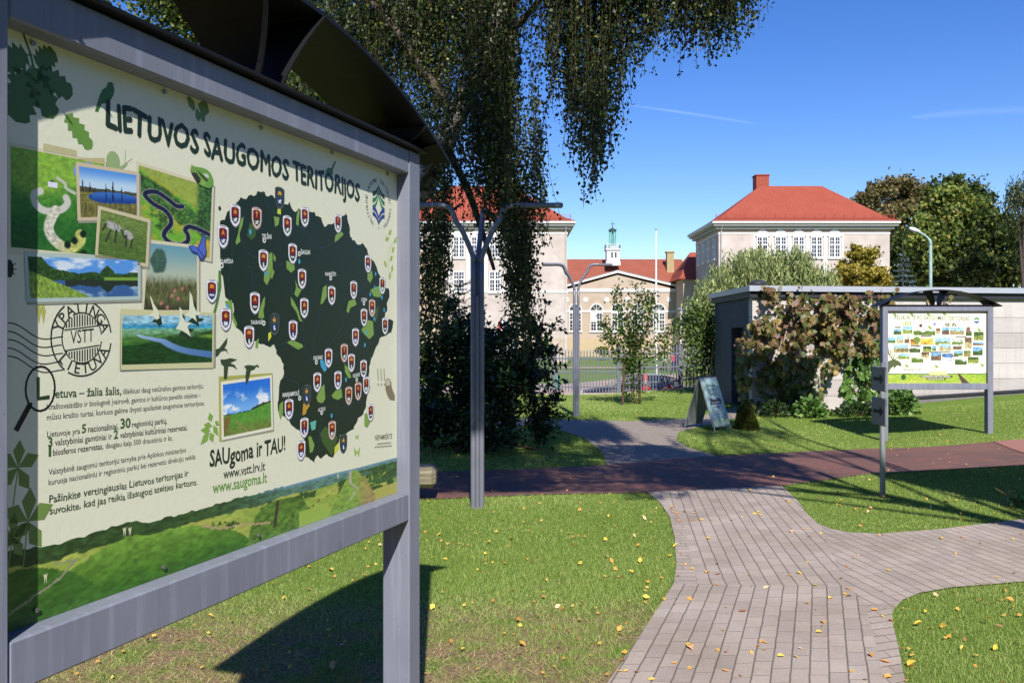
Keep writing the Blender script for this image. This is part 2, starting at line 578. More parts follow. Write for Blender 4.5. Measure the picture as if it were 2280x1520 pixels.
# ------------------------------------------------------------------ red brick path, asphalt
m, nt, b = newmat('red_bricks')
uvn = nd(nt, 'ShaderNodeTexCoord')
br = nd(nt, 'ShaderNodeTexBrick'); br.offset = .5
nt.links.new(uvn.outputs['UV'], br.inputs['Vector'])
for k, v in (('Scale', 1.0), ('Brick Width', .22), ('Row Height', .105), ('Mortar Size', .0035), ('Mortar Smooth', .2), ('Bias', 0.)):
    br.inputs[k].default_value = v
br.inputs['Color1'].default_value = C(134, 88, 74); br.inputs['Color2'].default_value = C(108, 78, 72); br.inputs['Mortar'].default_value = C(96, 84, 78)
g = noise(nt, uvn.outputs['Object'], 90, 4, .7); g2 = noise(nt, uvn.outputs['Object'], .9, 4)
c1 = mixc(nt, .4, br.outputs[0], ramp(nt, g, [(.3, C(96, 86, 82)), (.7, C(176, 166, 160))]).outputs[0], 'OVERLAY')
c1 = mixc(nt, .3, c1, ramp(nt, g2, [(.35, C(70, 56, 56)), (.65, C(124, 84, 74))]).outputs[0])
nt.links.new(c1, b.inputs['Base Color']); b.inputs['Roughness'].default_value = .8
bump(nt, b, math_n(nt, 'SUBTRACT', math_n(nt, 'MULTIPLY', g, .3), br.outputs[1]), .5, .006)
M_red = m
redfar = [(-14, 10.6), gxy(935, 1052), gxy(1150, 1046), gxy(1350, 1036), gxy(1520, 1020), gxy(1700, 1011), gxy(1950, 999), gxy(2205, 984), gxy(2300, 978), gxy(2700, 962)]
rednear = [gxy(2700, 1015), gxy(2280, 1036), gxy(1931, 1056), tr, tl, gxy(1200, 1102), gxy(935, 1113), (-14, 8.7)]
ra = math.atan2(gxy(2280, 1036)[1] - tr[1], gxy(2280, 1036)[0] - tr[0])
o = sheet('brick_path', [(redfar + rednear, lambda x, y: (x * math.cos(.1) + y * math.sin(.1), -x * math.sin(.1) + y * math.cos(.1)), 0)], [M_red], .009)
M_pink = simple('pink_asphalt', C(150, 104, 92), .9, var=.15, scale=120, bumps=.3)
o = sheet('asphalt_path', [([gxy(2212, 984), gxy(2250, 1000), gxy(2330, 1028), gxy(2700, 1020), gxy(2700, 958), gxy(2300, 978)], None, 0)], [M_pink], .018)
M_asph = simple('worn_asphalt', C(120, 108, 98), .95, scale=60, bumps=.5, c2=C(158, 146, 134))
pA = [gxy(1352, 1036), gxy(1340, 1005), gxy(1300, 975), gxy(1240, 955), gxy(1120, 946), gxy(900, 950), gxy(900, 930), gxy(1250, 934), gxy(1400, 938), gxy(1530, 932), gxy(1640, 905), gxy(1640, 930), gxy(1580, 945), gxy(1512, 962), gxy(1505, 980), gxy(1530, 995), gxy(1600, 1016), gxy(1520, 1021)]
o = sheet('asphalt_path', [(pA, None, 0)], [M_asph], .006)

# pavement, lawn paths and road beyond the fence
M_pave = simple('pale_pavement', C(168, 146, 134), .9, scale=3, var=.08)
M_road = simple('road_asphalt', C(84, 82, 82), .9, scale=20, var=.15)
sheet('road', [([(-60, 29.5), (90, 29.5), (90, 41), (-60, 41)], None, 0)], [M_road], .03, 12)
sheet('pavement', [([(-60, 42), (90, 42), (90, 56.2), (-60, 56.2)], None, 0)], [M_pave], .05, 12)
sheet('footpath', [([(-40, 75.2), (60, 75.2), (60, 77.6), (-40, 77.6)], None, 0),
                   ([(3.6, 56.2), (7.5, 56.2), (16, 64), (28, 66), (28, 69.5), (14, 68.0)], None, 0)], [M_pave], .06, 6)
M_curb = simple('grey_concrete', C(164, 152, 142), .9, scale=5, var=.12, bumps=.2)

# ------------------------------------------------------------------ grass blades
PAVED = [pL, pU, pB1, pR, pB2, redfar + rednear, pA]
def free_of_paving(x, y, grow=0.):
    r = np.ones(x.shape, bool)
    for p in PAVED: r &= ~inpoly(x, y, p)
    return r

def worn_mask(x, y):
    n = fbm(x * 2.2 + 40, y * 2.2 + 11, 5, 4)
    return np.clip(sstep(2.2, 1.2, x) * sstep(5.9, 4.9, y) * sstep(.36, .56, n), 0, 1)

bl_v, bl_t = [], []
for y0, y1, dens, w, h in ((2.6, 4.6, 9500, .0036, .034), (4.6, 7, 7600, .0045, .029), (7, 10.6, 4200, .0065, .028), (10.6, 16, 2100, .0095, .028), (16, 26, 1000, .015, .030)):
    x0, x1 = (-.85 * y1, .95 * y1) if y1 < 8 else (-.75 * y1, .80 * y1)
    n = int((x1 - x0) * (y1 - y0) * dens)
    x = RNG.uniform(x0, x1, n); y = RNG.uniform(y0, y1, n)
    ok = (np.abs(x) < np.where(y < 7, .95, .8) * y) & free_of_paving(x + RNG.normal(0, .022, n) * (1 + 2 * (fbm(x * 5, y * 5, 31, 2) > .62)), y + RNG.normal(0, .022, n)) & ~((x > 5.4) & (y > 19.6)) & ~((y < 4.3) & (x < -.62 - .35 * (y - 2.6)) & (y < 2.9))
    wm = worn_mask(x, y)
    ok &= ~((np.abs(x) > .62 * y) & (RNG.random(n) < .55))                    # thinner beyond the frame
    ok &= RNG.random(n) > wm * .38
    x, y, wm = x[ok], y[ok], wm[ok]; n = len(x)
    tall = fbm(x * .8, y * .8, 3, 3)
    hh = h * RNG.uniform(.45, 1.2, n) * (.7 + .6 * tall) * (1 - .25 * wm)
    a = RNG.uniform(0, 2 * np.pi, n); lean = RNG.uniform(.1, .75, n) + wm * RNG.uniform(.2, 2.6, n)
    la = RNG.uniform(0, 2 * np.pi, n)
    z = gh(x, y)
    p = np.stack([x, y, z - .004], 1)
    side = np.stack([np.cos(a), np.sin(a), np.zeros(n)], 1) * (w * RNG.uniform(.6, 1.2, n) * .5)[:, None]
    tip = p + np.stack([np.cos(la) * lean * hh, np.sin(la) * lean * hh, hh], 1)
    bl_v.append(np.stack([p - side, p + side, tip], 1).reshape(-1, 3))
    tone = .18 + .5 * fbm(x * .55 + 9, y * .55, 8, 4) + RNG.normal(0, .10, n)
    tone = np.where(RNG.random(n) < .04 + .55 * wm, RNG.uniform(.82, 1, n), np.clip(tone, 0, .8))
    bl_t.append(np.repeat(tone, 3))
M_grass = leafmat('grass_blades', [(0, C(92, 116, 46)), (.35, C(136, 156, 74)), (.62, C(168, 182, 108)), (.8, C(184, 188, 120)), (.9, C(212, 194, 142)), (1, C(164, 132, 96))], .3, .6, .25)
bl_v = np.concatenate(bl_v); bl_t = np.concatenate(bl_t)
tag(np_mesh('grass', bl_v, np.arange(len(bl_v)).reshape(-1, 3), M_grass, tint=bl_t), kind='stuff')
# ------------------------------------------------------------------ information boards
BD = Vector((704.0, 1900.0, 0)).normalized()              # the way the big board runs
B0 = Vector((-1.088, 1.843, 0))                           # panel corner on the ground
BANG = math.atan2(BD.y, BD.x)

def pan(px, py):
    """photo pixel -> (along, up) on the big board's panel"""
    a = (px - CX) / F
    t = (a * B0.y - B0.x) / (BD.x - a * BD.y)
    Y = B0.y + BD.y * t
    return t, CH + (HY - py) / F * Y

m, nt, b = newmat('grey_paint')
oc = obj_coord(nt)
n1 = noise(nt, oc, 2.2, 5); n2 = noise(nt, oc, 60, 4)
st = nd(nt, 'ShaderNodeMapping'); st.inputs['Scale'].default_value = (30, 30, 1.2); nt.links.new(oc, st.inputs[0])
n3 = noise(nt, st.outputs[0], 1.0, 5, .65)
c1 = ramp(nt, n1, [(.3, C(108, 112, 126)), (.7, C(126, 130, 144))]).outputs[0]
c1 = mixc(nt, ramp(nt, n3, [(.52, (0, 0, 0, 1)), (.74, (.6, .6, .6, 1))]).outputs[0], c1, C(150, 153, 172))
n4 = noise(nt, st.outputs[0], 2.3, 6, .7); n5 = noise(nt, oc, 14, 6, .75)
c1 = mixc(nt, ramp(nt, n4, [(.58, (0, 0, 0, 1)), (.8, (.55, .55, .55, 1))]).outputs[0], c1, C(78, 78, 88))
c1 = mixc(nt, ramp(nt, n5, [(.66, (0, 0, 0, 1)), (.72, (.8, .8, .8, 1))]).outputs[0], c1, C(88, 84, 84))
c1 = mixc(nt, ramp(nt, n2, [(.68, (0, 0, 0, 1)), (.76, (.7, .7, .7, 1))]).outputs[0], c1, C(96, 92, 92))
nt.links.new(c1, b.inputs['Base Color']); b.inputs['Roughness'].default_value = .5; b.inputs['Specular IOR Level'].default_value = .4
bump(nt, b, n1, .12, .01)
M_paint = m
M_darkmetal = simple('dark_sheet_metal', C(14, 14, 18), .55, .0, .12, 4, spec=.35)
M_cream = simple('cream_laminate', C(222, 223, 199), .4, 0, .015, 40, bumps=.06, bscale=55, spec=.35)
M_screw = simple('screw_steel', C(150, 150, 150), .35, .8)
m, nt, b = newmat('printed_ink')
a = nd(nt, 'ShaderNodeAttribute', attribute_name='ink')
nt.links.new(a.outputs['Color'], b.inputs['Base Color'])
b.inputs['Roughness'].default_value = .4; b.inputs['Specular IOR Level'].default_value = .35
M_ink = m

class Ink:
    """printed shapes in panel coordinates (along, up); k = how many sheets deep"""
    def __init__(s): s.v, s.f, s.c = [], [], []
    def poly(s, pts, c, k=1, grad=None):
        n = len(s.v)
        for i, p in enumerate(pts):
            s.v.append((p[0], -.00012 * k, p[1])); s.c.append(lin(c if grad is None else grad[i]))
        s.f.append(tuple(range(n, n + len(pts)))); return s
    def px(s, pts, c, k=1): return s.poly([pan(*p) for p in pts], c, k)
    def stroke(s, pts, w, c, k=1, close=False):
        pts = [Vector((p[0], p[1])) for p in pts]
        if close: pts.append(pts[0])
        for i in range(len(pts) - 1):
            d = pts[i + 1] - pts[i]
            if d.length < 1e-7: continue
            d.normalize(); q = Vector((-d.y, d.x)) * w / 2; e = d * w * .3
            s.poly([pts[i] - e - q, pts[i + 1] + e - q, pts[i + 1] + e + q, pts[i] - e + q], c, k)
        return s
    def disc(s, c, r, colr, k=1, n=20, ry=None):
        return s.poly([(c[0] + r * math.cos(2 * math.pi * i / n), c[1] + (ry or r) * math.sin(2 * math.pi * i / n)) for i in range(n)], colr, k)
    def text(s, string, p0, p1, c, k=2, bold=0., vs=1.12, wobble=0., local=False, arc=None):
        vv, ff = glyphs(string, bold)
        x0, x1 = vv[:, 0].min(), vv[:, 0].max()
        a, e = (p0, p1) if local else (pan(*p0), pan(*p1))
        sx = (e[0] - a[0]) / max(x1 - x0, 1e-6); n = len(s.v)
        for x, y in vv:
            u = (x - x0) * sx; h = y * sx * vs
            if wobble:
                u += wobble * math.sin(x * 3.1 + y * 2.2); h += wobble * math.sin(x * 5.3 + 1.3) + wobble * .8 * math.sin(x * 1.9)
            s.v.append((a[0] + u, -.00012 * k, a[1] + (e[1] - a[1]) * (u / max(e[0] - a[0], 1e-6)) + h)); s.c.append(lin(c))
        s.f += [tuple(n + i for i in q) for q in ff]; return s
    def ring_text(s, string, cen, r, a0, a1, size, c, k=2, bold=.01, inward=False, ry=1.0):
        """letters round a circle, from angle a0 to a1 (degrees)"""
        for i, ch in enumerate(string):
            if ch == ' ': continue
            vv, ff = glyphs(ch, bold)
            an = math.radians(a0 + (a1 - a0) * (i + .5) / len(string))
            rot = an - math.pi / 2 if not inward else an + math.pi / 2
            xm = (vv[:, 0].min() + vv[:, 0].max()) / 2; n = len(s.v)
            for x, y in vv:
                u, h = (x - xm) * size, (y - .35) * size
                s.v.append((cen[0] + r * math.cos(an) + u * math.cos(rot) - h * math.sin(rot), -.00012 * k,
                            cen[1] + (r * math.sin(an) + u * math.sin(rot) + h * math.cos(rot)) * ry)); s.c.append(lin(c))
            s.f += [tuple(n + q for q in f) for f in ff]
        return s
    def build(s, name, parent, label=None):
        me = bpy.data.meshes.new(name); me.from_pydata(s.v, [], s.f)
        a = me.attributes.new('ink', 'FLOAT_COLOR', 'POINT')
        c4 = np.ones((len(s.v), 4), np.float32); c4[:, :3] = np.array(s.c)
        a.data.foreach_set('color', c4.ravel())
        bm = bmesh.new(); bm.from_mesh(me)
        bm.normal_update()
        for f in bm.faces:
            if f.normal.y > 0: f.normal_flip()
        bm.to_mesh(me); bm.free()
        o = link_mesh(name, me, M_ink, parent)
        if label: o['label'] = label
        return o

_gl = {}
def glyphs(string, bold=0.):
    key = (string, bold)
    if key not in _gl:
        cu = bpy.data.curves.new('lettering', 'FONT'); cu.body = string; cu.size = 1; cu.offset = bold; cu.resolution_u = 2
        ob = bpy.data.objects.new('lettering', cu); col.objects.link(ob)
        dg = bpy.context.evaluated_depsgraph_get()
        me = bpy.data.meshes.new_from_object(ob.evaluated_get(dg))
        v = np.array([p.co[:2] for p in me.vertices]) if len(me.vertices) else np.zeros((1, 2))
        f = [tuple(p.vertices) for p in me.polygons]
        bpy.data.objects.remove(ob); bpy.data.curves.remove(cu); bpy.data.meshes.remove(me)
        _gl[key] = (v, f)
    return _gl[key]

def print_grid(name, parent, corners, fn, nx, ny, k, local=False):
    """a printed picture: corners TL, TR, BR, BL; fn(u, v) -> rgb 0..255"""
    q = [c if local else pan(*c) for c in corners]
    TL, TR, BR, BL = [np.array(c) for c in q]
    u, v = np.meshgrid(np.linspace(0, 1, nx), np.linspace(0, 1, ny))
    u, v = u.ravel()[:, None], v.ravel()[:, None]
    p = (BL * (1 - u) + BR * u) * (1 - v) + (TL * (1 - u) + TR * u) * v
    c = lin(np.clip(fn(u[:, 0], v[:, 0]), 0, 255))
    vv = np.stack([p[:, 0], np.full(len(p), -.00012 * k), p[:, 1]], 1)
    ii = np.arange((ny - 1) * nx).reshape(-1, nx)[:, :-1].ravel()
    return np_mesh(name, vv, np.stack([ii, ii + 1, ii + nx + 1, ii + nx], 1), M_ink, parent, cols=c)

def A(*c): return np.array(c, float)
def lay(base, mask, c):
    m = np.clip(mask, 0, 1)[:, None]
    return base * (1 - m) + (c if np.ndim(c) == 2 else A(*c)) * m
def pdist(u, v, pts):
    """distance to a polyline, and how far along it (0..1)"""
    d = np.full(u.shape, 9.); t = np.zeros(u.shape); n = len(pts) - 1
    for i in range(n):
        (ax, ay), (bx, by) = pts[i], pts[i + 1]
        s = np.clip(((u - ax) * (bx - ax) + (v - ay) * (by - ay)) / ((bx - ax) ** 2 + (by - ay) ** 2 + 1e-9), 0, 1)
        e = np.hypot(u - ax - s * (bx - ax), v - ay - s * (by - ay))
        c = e < d; d = np.where(c, e, d); t = np.where(c, (i + s) / n, t)
    return d, t
def shade(c, n, amt): return c * (1 + (n[:, None] - .5) * amt)
def sm2(pts): return [(p.x, p.y) for p in smoothline([(a, b, 0) for a, b in pts], 5)]

def im_meander(u, v):
    n = fbm(u * 5, v * 6, 1); f = fbm(u * 28, v * 34, 2)
    c = lay(np.tile(A(66, 128, 44), (len(u), 1)), sstep(.62, .85, v + .25 * n), (132, 176, 62))
    c = lay(c, sstep(.5, .2, v) * .7, (34, 92, 36)); c = shade(c, f, .5)
    r1 = sm2([(1.0, .70), (.9, .72), (.75, .79), (.68, .87), (.72, .93), (.84, .96)])
    d, _ = pdist(u, v, r1); c = lay(c, sstep(.034, .024, d), (126, 160, 220))
    r2 = sm2([(.48, .76), (.56, .72), (.58, .67), (.68, .63)])
    d, _ = pdist(u, v, r2); c = lay(c, sstep(.02, .012, d), (196, 200, 184))
    r3 = sm2([(.30, .60), (.24, .56), (.25, .47), (.33, .41), (.45, .41), (.55, .45), (.60, .52), (.58, .57)])
    d, _ = pdist(u, v, r3); c = lay(c, sstep(.042, .032, d), (206, 206, 196))
    r4 = sm2([(.47, .42), (.42, .32), (.40, .22), (.46, .12), (.58, .05), (.7, .06), (.78, .14), (.76, .2)])
    d, t = pdist(u, v, r4); g = fbm(u * 40, v * 50, 7)
    c = lay(c, sstep(.06, .048, d), shade(lay(np.tile(A(208, 206, 190), (len(u), 1)), sstep(.4, .75, t), (196, 200, 110)), g, .6))
    for x, y, s in ((.42, .70, .035), (.70, .13, .05), (.62, .08, .05), (.8, .21, .05), (.82, .0, .05)):
        c = lay(c, sstep(s, s * .6, np.hypot(u - x, v - y)), (20, 40, 18))
    c = lay(c, (np.abs(u - .43) < .05) & (np.abs(v - .685) < .03), (226, 226, 240))
    return c
def im_lake(u, v):
    f = fbm(u * 30, v * 30, 3); g = fbm(u * 60, v * 14, 4)
    c = lay(np.tile(A(90, 150, 226), (len(u), 1)), sstep(1, .66, v), (190, 218, 240))
    hill = .60 - .06 * u + .03 * vnoise(u * 30, u * 0, 3)
    c = lay(c, v < hill, shade(np.tile(A(78, 74, 50), (len(u), 1)), f, .9))
    c = lay(c, v < .50 - .03 * u, shade(np.tile(A(120, 116, 60), (len(u), 1)), f, .8))
    e = ((u - .60) / .46) ** 2 + ((v - .40 + .05 * (u - .5)) / .135) ** 2
    c = lay(c, sstep(1.05, .95, e), lay(np.tile(A(30, 66, 140), (len(u), 1)), sstep(.3, .5, v), (60, 110, 190)))
    c = lay(c, (v < .27 + .03 * g), shade(np.tile(A(110, 108, 58), (len(u), 1)), g, 1.1))
    for x, h in ((.05, .78), (.17, .70), (.44, .70), (.56, .78), (.57, .74), (.72, .64)):
        c = lay(c, (np.abs(u - x) < .016 * (1 - (v - .55) / (h - .5))) & (v < h) & (v > .52), (46, 52, 40))
        c = lay(c, (np.abs(u - x) < .012) & (v < .48) & (v > .34) & (e < .9), (24, 40, 86))
    return c
def im_oxbow(u, v):
    f = fbm(u * 34, v * 34, 5); n = fbm(u * 5, v * 5, 6)
    c = lay(np.tile(A(112, 172, 54), (len(u), 1)), sstep(.4, .6, n), (160, 170, 56))
    top = 1.04 - .42 * u + .06 * n
    forest = sstep(top - .12, top - .18, v) * sstep(.62 - .42 * u, .68 - .42 * u, v) + sstep(.75, .85, u) * sstep(.38, .46, v)
    c = lay(c, (v > top - .1), (150, 168, 70))
    c = lay(c, forest, shade(np.tile(A(58, 96, 44), (len(u), 1)), f, 1.3))
    c = lay(c, sstep(.5, .56, fbm(u * 9, v * 9, 9)) * sstep(.34, .28, np.hypot((u - .5) * .9, (v - .42) * 1.1)), shade(np.tile(A(72, 112, 44), (len(u), 1)), f, 1.1))
    c = lay(c, sstep(.22, .18, np.hypot(u - .95, (v - .0) * .8)), (188, 166, 66))
    r = sm2([(.58, .62), (.5, .6), (.38, .66), (.24, .71), (.12, .68), (.09, .62), (.2, .54), (.34, .50), (.42, .42), (.43, .33), (.36, .22), (.35, .14), (.44, .08), (.58, .09), (.67, .16), (.67, .25), (.63, .31), (.70, .37), (.84, .36), (.98, .33)])
    d, _ = pdist(u, v, r); c = lay(c, sstep(.042, .034, d), (176, 176, 150)); c = lay(c, sstep(.034, .026, d), (28, 32, 64))
    return shade(c, f, .3)
def im_cranes(u, v):
    f = fbm(u * 16, v * 60, 3); g = fbm(u * 60, v * 26, 8)
    c = lay(np.tile(A(84, 112, 48), (len(u), 1)), sstep(.2, 1, v), (112, 134, 66)); c = shade(c, f, .6); c = shade(c, g, .5)
    for (x, y, a, bb, rot) in ((.28, .70, .19, .09, .25), (.60, .58, .13, .08, .9)):
        X, Y = u - x, v - y; p, q = X * math.cos(rot) - Y * math.sin(rot), X * math.sin(rot) + Y * math.cos(rot)
        c = lay(c, sstep(1.1, .8, (p / a) ** 2 + (q / bb) ** 2), shade(np.tile(A(168, 168, 164), (len(u), 1)), g, .7))
    for l in (((.12, .72), (.06, .56)), ((.22, .6), (.14, .32)), ((.34, .62), (.32, .34)), ((.43, .66), (.52, .50), (.56, .56)), ((.68, .5), (.66, .30)), ((.56, .5), (.55, .3))):
        d, _ = pdist(u, v, l); c = lay(c, sstep(.026, .014, d), (58, 58, 50))
    return c
def im_reflect(u, v):
    f = fbm(u * 50, v * 24, 2); cl = fbm(u * 7, v * 6, 4)
    sky_ = lay(np.tile(A(88, 150, 224), (len(u), 1)), sstep(.45, .7, cl), (214, 226, 238))
    vm = np.where(v > .45, v, .90 - v); cl2 = fbm(u * 7, vm * 6, 4)
    wat = lay(np.tile(A(58, 96, 150), (len(u), 1)), sstep(.45, .7, cl2), (150, 178, 204))
    c = np.where((v > .45)[:, None], sky_, wat)
    top = .60 + .06 * vnoise(u * 26, u * 0, 3) + .10 * sstep(.45, .15, u) + .34 * sstep(.22, .05, u) + .17 * np.clip(1 - ((u - .69) / .075) ** 2, 0, 1)
    c = lay(c, (v < top) & (v > .43), shade(np.tile(A(46, 76, 32), (len(u), 1)), f, 1.2))
    c = lay(c, (vm < top * .97) & (v < .45) & (u > .3), (40, 52, 40))
    c = lay(c, (v < .52) & (v > .43) & (u > .66), (120, 160, 60))
    c = lay(c, v < .52 - 1.25 * (u - .12), shade(np.tile(A(128, 158, 66), (len(u), 1)), fbm(u * 70, v * 14, 6), .9))
    return c
def im_mist(u, v):
    f = fbm(u * 30, v * 40, 2); g = fbm(u * 70, v * 16, 8)
    c = lay(np.tile(A(112, 160, 176), (len(u), 1)), sstep(1, .5, v), (178, 190, 170))
    e = np.hypot((u - .22) / .17, (v - .74) / .2) + .5 * (fbm(u * 12, v * 12, 4) - .5)
    c = lay(c, sstep(1.05, .8, e), shade(np.tile(A(66, 96, 82), (len(u), 1)), f, .7))
    c = lay(c, sstep(.62, .4, v + .1 * g), shade(np.tile(A(92, 96, 58), (len(u), 1)), g, 1.3))
    c = lay(c, sstep(.16, .0, v), (60, 62, 40))
    for x, y in ((.3, .1), (.42, .04), (.5, .22), (.62, .18), (.55, .3), (.7, .34)):
        c = lay(c, sstep(.04, .02, np.hypot(u - x, v - y)), (186, 120, 112))
    return c
def im_river(u, v):
    f = fbm(u * 24, v * 30, 2); n = fbm(u * 4, v * 9, 3)
    c = lay(np.tile(A(150, 196, 216), (len(u), 1)), sstep(.86, .78, v), (60, 148, 190))
    c = lay(c, sstep(.76, .70, v), (120, 170, 130)); c = lay(c, sstep(.70, .60, v + .1 * n), (72, 120, 50))
    c = lay(c, sstep(.58, .42, v + .15 * n - .25 * u), (30, 66, 26)); c = lay(c, sstep(.1, .0, np.abs(v - .56) + (1 - u) * .3), (120, 158, 50)); c = shade(c, f, .8)
    r = sm2([(.16, .60), (.20, .56), (.28, .53), (.34, .50), (.42, .47), (.48, .40), (.60, .30), (.75, .23), (1.0, .16)])
    d, t = pdist(u, v, r); c = lay(c, sstep(.02 + .055 * t, .012 + .05 * t, d), lay(np.tile(A(170, 196, 232), (len(u), 1)), t, (74, 116, 170)))
    return c
def im_field(u, v):
    cl = fbm(u * 5 + 3, v * 6, 4); f = fbm(u * 40, v * 30, 2)
    c = lay(np.tile(A(40, 116, 216), (len(u), 1)), sstep(.9, .45, v), (120, 178, 236))
    c = lay(c, sstep(.46, .62, cl) * sstep(.92, .62, v), (236, 240, 244))
    hz = .40 + .10 * sstep(.45, 1, u)
    c = lay(c, v < hz + .03 * vnoise(u * 24, u * 0, 2) + .03 * (u > .6), (40, 58, 34))
    c = lay(c, v < hz, shade(lay(np.tile(A(90, 150, 56), (len(u), 1)), sstep(.3, .0, v), (112, 130, 60)), f, .5))
    d, _ = pdist(u, v, [(.0, .1), (.08, .32)]); c = lay(c, sstep(.10, .02, d), (120, 100, 54))
    d, _ = pdist(u, v, [(.5, .0), (.25, .25)]); c = lay(c, sstep(.02, .005, d), (150, 138, 86))
    return c
def im_hills(u, v):
    """the strip of hill forts; v = 1 at its upper edge"""
    f = fbm(u * 90, v * 22, 2); g = fbm(u * 14, v * 5, 5)
    c = shade(lay(np.tile(A(52, 78, 40), (len(u), 1)), sstep(.3, .7, u), (86, 122, 110)), f, .9)
    c = lay(c, sstep(.9, 1.0, v) * sstep(.45, .6, u), (110, 150, 176))
    c = lay(c, v < .72 + .1 * g, shade(lay(np.tile(A(120, 158, 62), (len(u), 1)), g, (196, 186, 96)), f, .4))
    c = lay(c, (v < .78) & (fbm(u * 30, v * 6, 7) > .58) & (u > .3), (54, 84, 36))
    c = lay(c, (u > .80) & (v > .42) & (v < .90) & (f + g > .8), shade(np.tile(A(56, 88, 42), (len(u), 1)), f, 1.2))
    def mound(x, w, h, p=2.): return np.clip(h * (1 - np.abs((u - x) / w) ** p), 0, 1)
    mm = mound(.255, .24, .80, 2.4); c = lay(c, v < mm, shade(lay(np.tile(A(58, 104, 32), (len(u), 1)), v, (126, 164, 66)), f, .6))
    mm = mound(.045, .13, .74, 2); c = lay(c, v < mm, shade(np.tile(A(62, 104, 38), (len(u), 1)), f, .6))
    mm = mound(.565, .10, .74, 4); c = lay(c, v < mm, shade(np.tile(A(84, 118, 46), (len(u), 1)), f, 1.0))
    d, _ = pdist(u, v, [(.555, .74), (.545, .2)]); c = lay(c, d < .004, (60, 50, 40))
    mm = mound(.815, .10, .98, 1.3); c = lay(c, v < mm, shade(lay(np.tile(A(126, 158, 66), (len(u), 1)), sstep(.81, .87, u), (158, 142, 84)), f, .5))
    d, _ = pdist(u, v * .25, [(.80, .24), (.80, .16), (.83, .12), (.80, .06)]); c = lay(c, d < .0035, (176, 168, 150))
    d, _ = pdist(u, v * .25, [(.36, .17), (.40, .13), (.47, .11), (.53, .08)]); c = lay(c, d < .004, (176, 156, 116))
    d, _ = pdist(u, v * .25, [(.0, .03), (.09, .12), (.12, .17), (.09, .185)]); c = lay(c, d < .003, (140, 140, 116))
    c = lay(c, (v < .35) & (u > .62) & (u < .72), (150, 176, 76)); c = lay(c, (v < .30) & (u > .90), (172, 170, 84))
    return c

# frame, made once
def board_frame(root):
    for x0, x1 in ((-.142, -.042), (1.772, 1.872)):
        MB().bx(x0, x1, -.056, .068, -.25, 2.517, 0, .006).build('post', M_paint, root)
    MB().bx(-.042, 1.772, -.054, .066, 2.417, 2.515, 0, .005).build('top_beam', M_paint, root)
    MB().bx(-.042, 1.772, -.054, .066, 1.0, 1.112, 0, .005).build('bottom_beam', M_paint, root)
    MB().bx(-.165, 1.895, -.082, .094, 2.519, 2.531, 0, .003).build('cap_plate', M_darkmetal, root)
    n = 28; xa, xb = -.262, 1.992; mid = (xa + xb) / 2
    top = lambda x: 2.498 + .29 * (1 - ((x - mid) / (xb - mid)) ** 2)
    v, f = [], []
    for i in range(n + 1):
        x = xa + (xb - xa) * i / n; z = top(x)
        for y, dz in ((-.135, 0), (-.135, .014), (.205, .014), (.205, 0)):
            v.append((x, y, z + dz))
    for i in range(n):
        for k in range(4):
            f.append((i * 4 + k, i * 4 + (k + 1) % 4, i * 4 + 4 + (k + 1) % 4, i * 4 + 4 + k))
    f += [(3, 2, 1, 0), (n * 4, n * 4 + 1, n * 4 + 2, n * 4 + 3)]
    MB().add(v, f).build('curved_roof', M_darkmetal, root)
    for xc, lo, hi in ((mid, .055, .15), (-.09, .045, .055), (1.82, .045, .055)):
        zt = top(xc)
        for sg in (-1, 1):
            pts = []; q = MB()
            for i in range(7):
                t = i / 6; pts.append((xc + sg * (lo + (hi - lo) * t ** 1.6), t))
            z = [2.532 + (top(x) - 2.534) * t for x, t in pts]
            for i in range(6):
                (xa_, ta), (xb_, tb) = pts[i], pts[i + 1]
                ya, yb = .075 + .1 * ta, .075 + .1 * tb
                q.prism([(xa_, -ya + .03, z[i]), (xb_, -yb + .03, z[i + 1]), (xb_, yb + .03, z[i + 1]), (xa_, ya + .03, z[i])], (.007 * sg, 0, 0))
            q.build('roof_bracket', M_darkmetal, root)

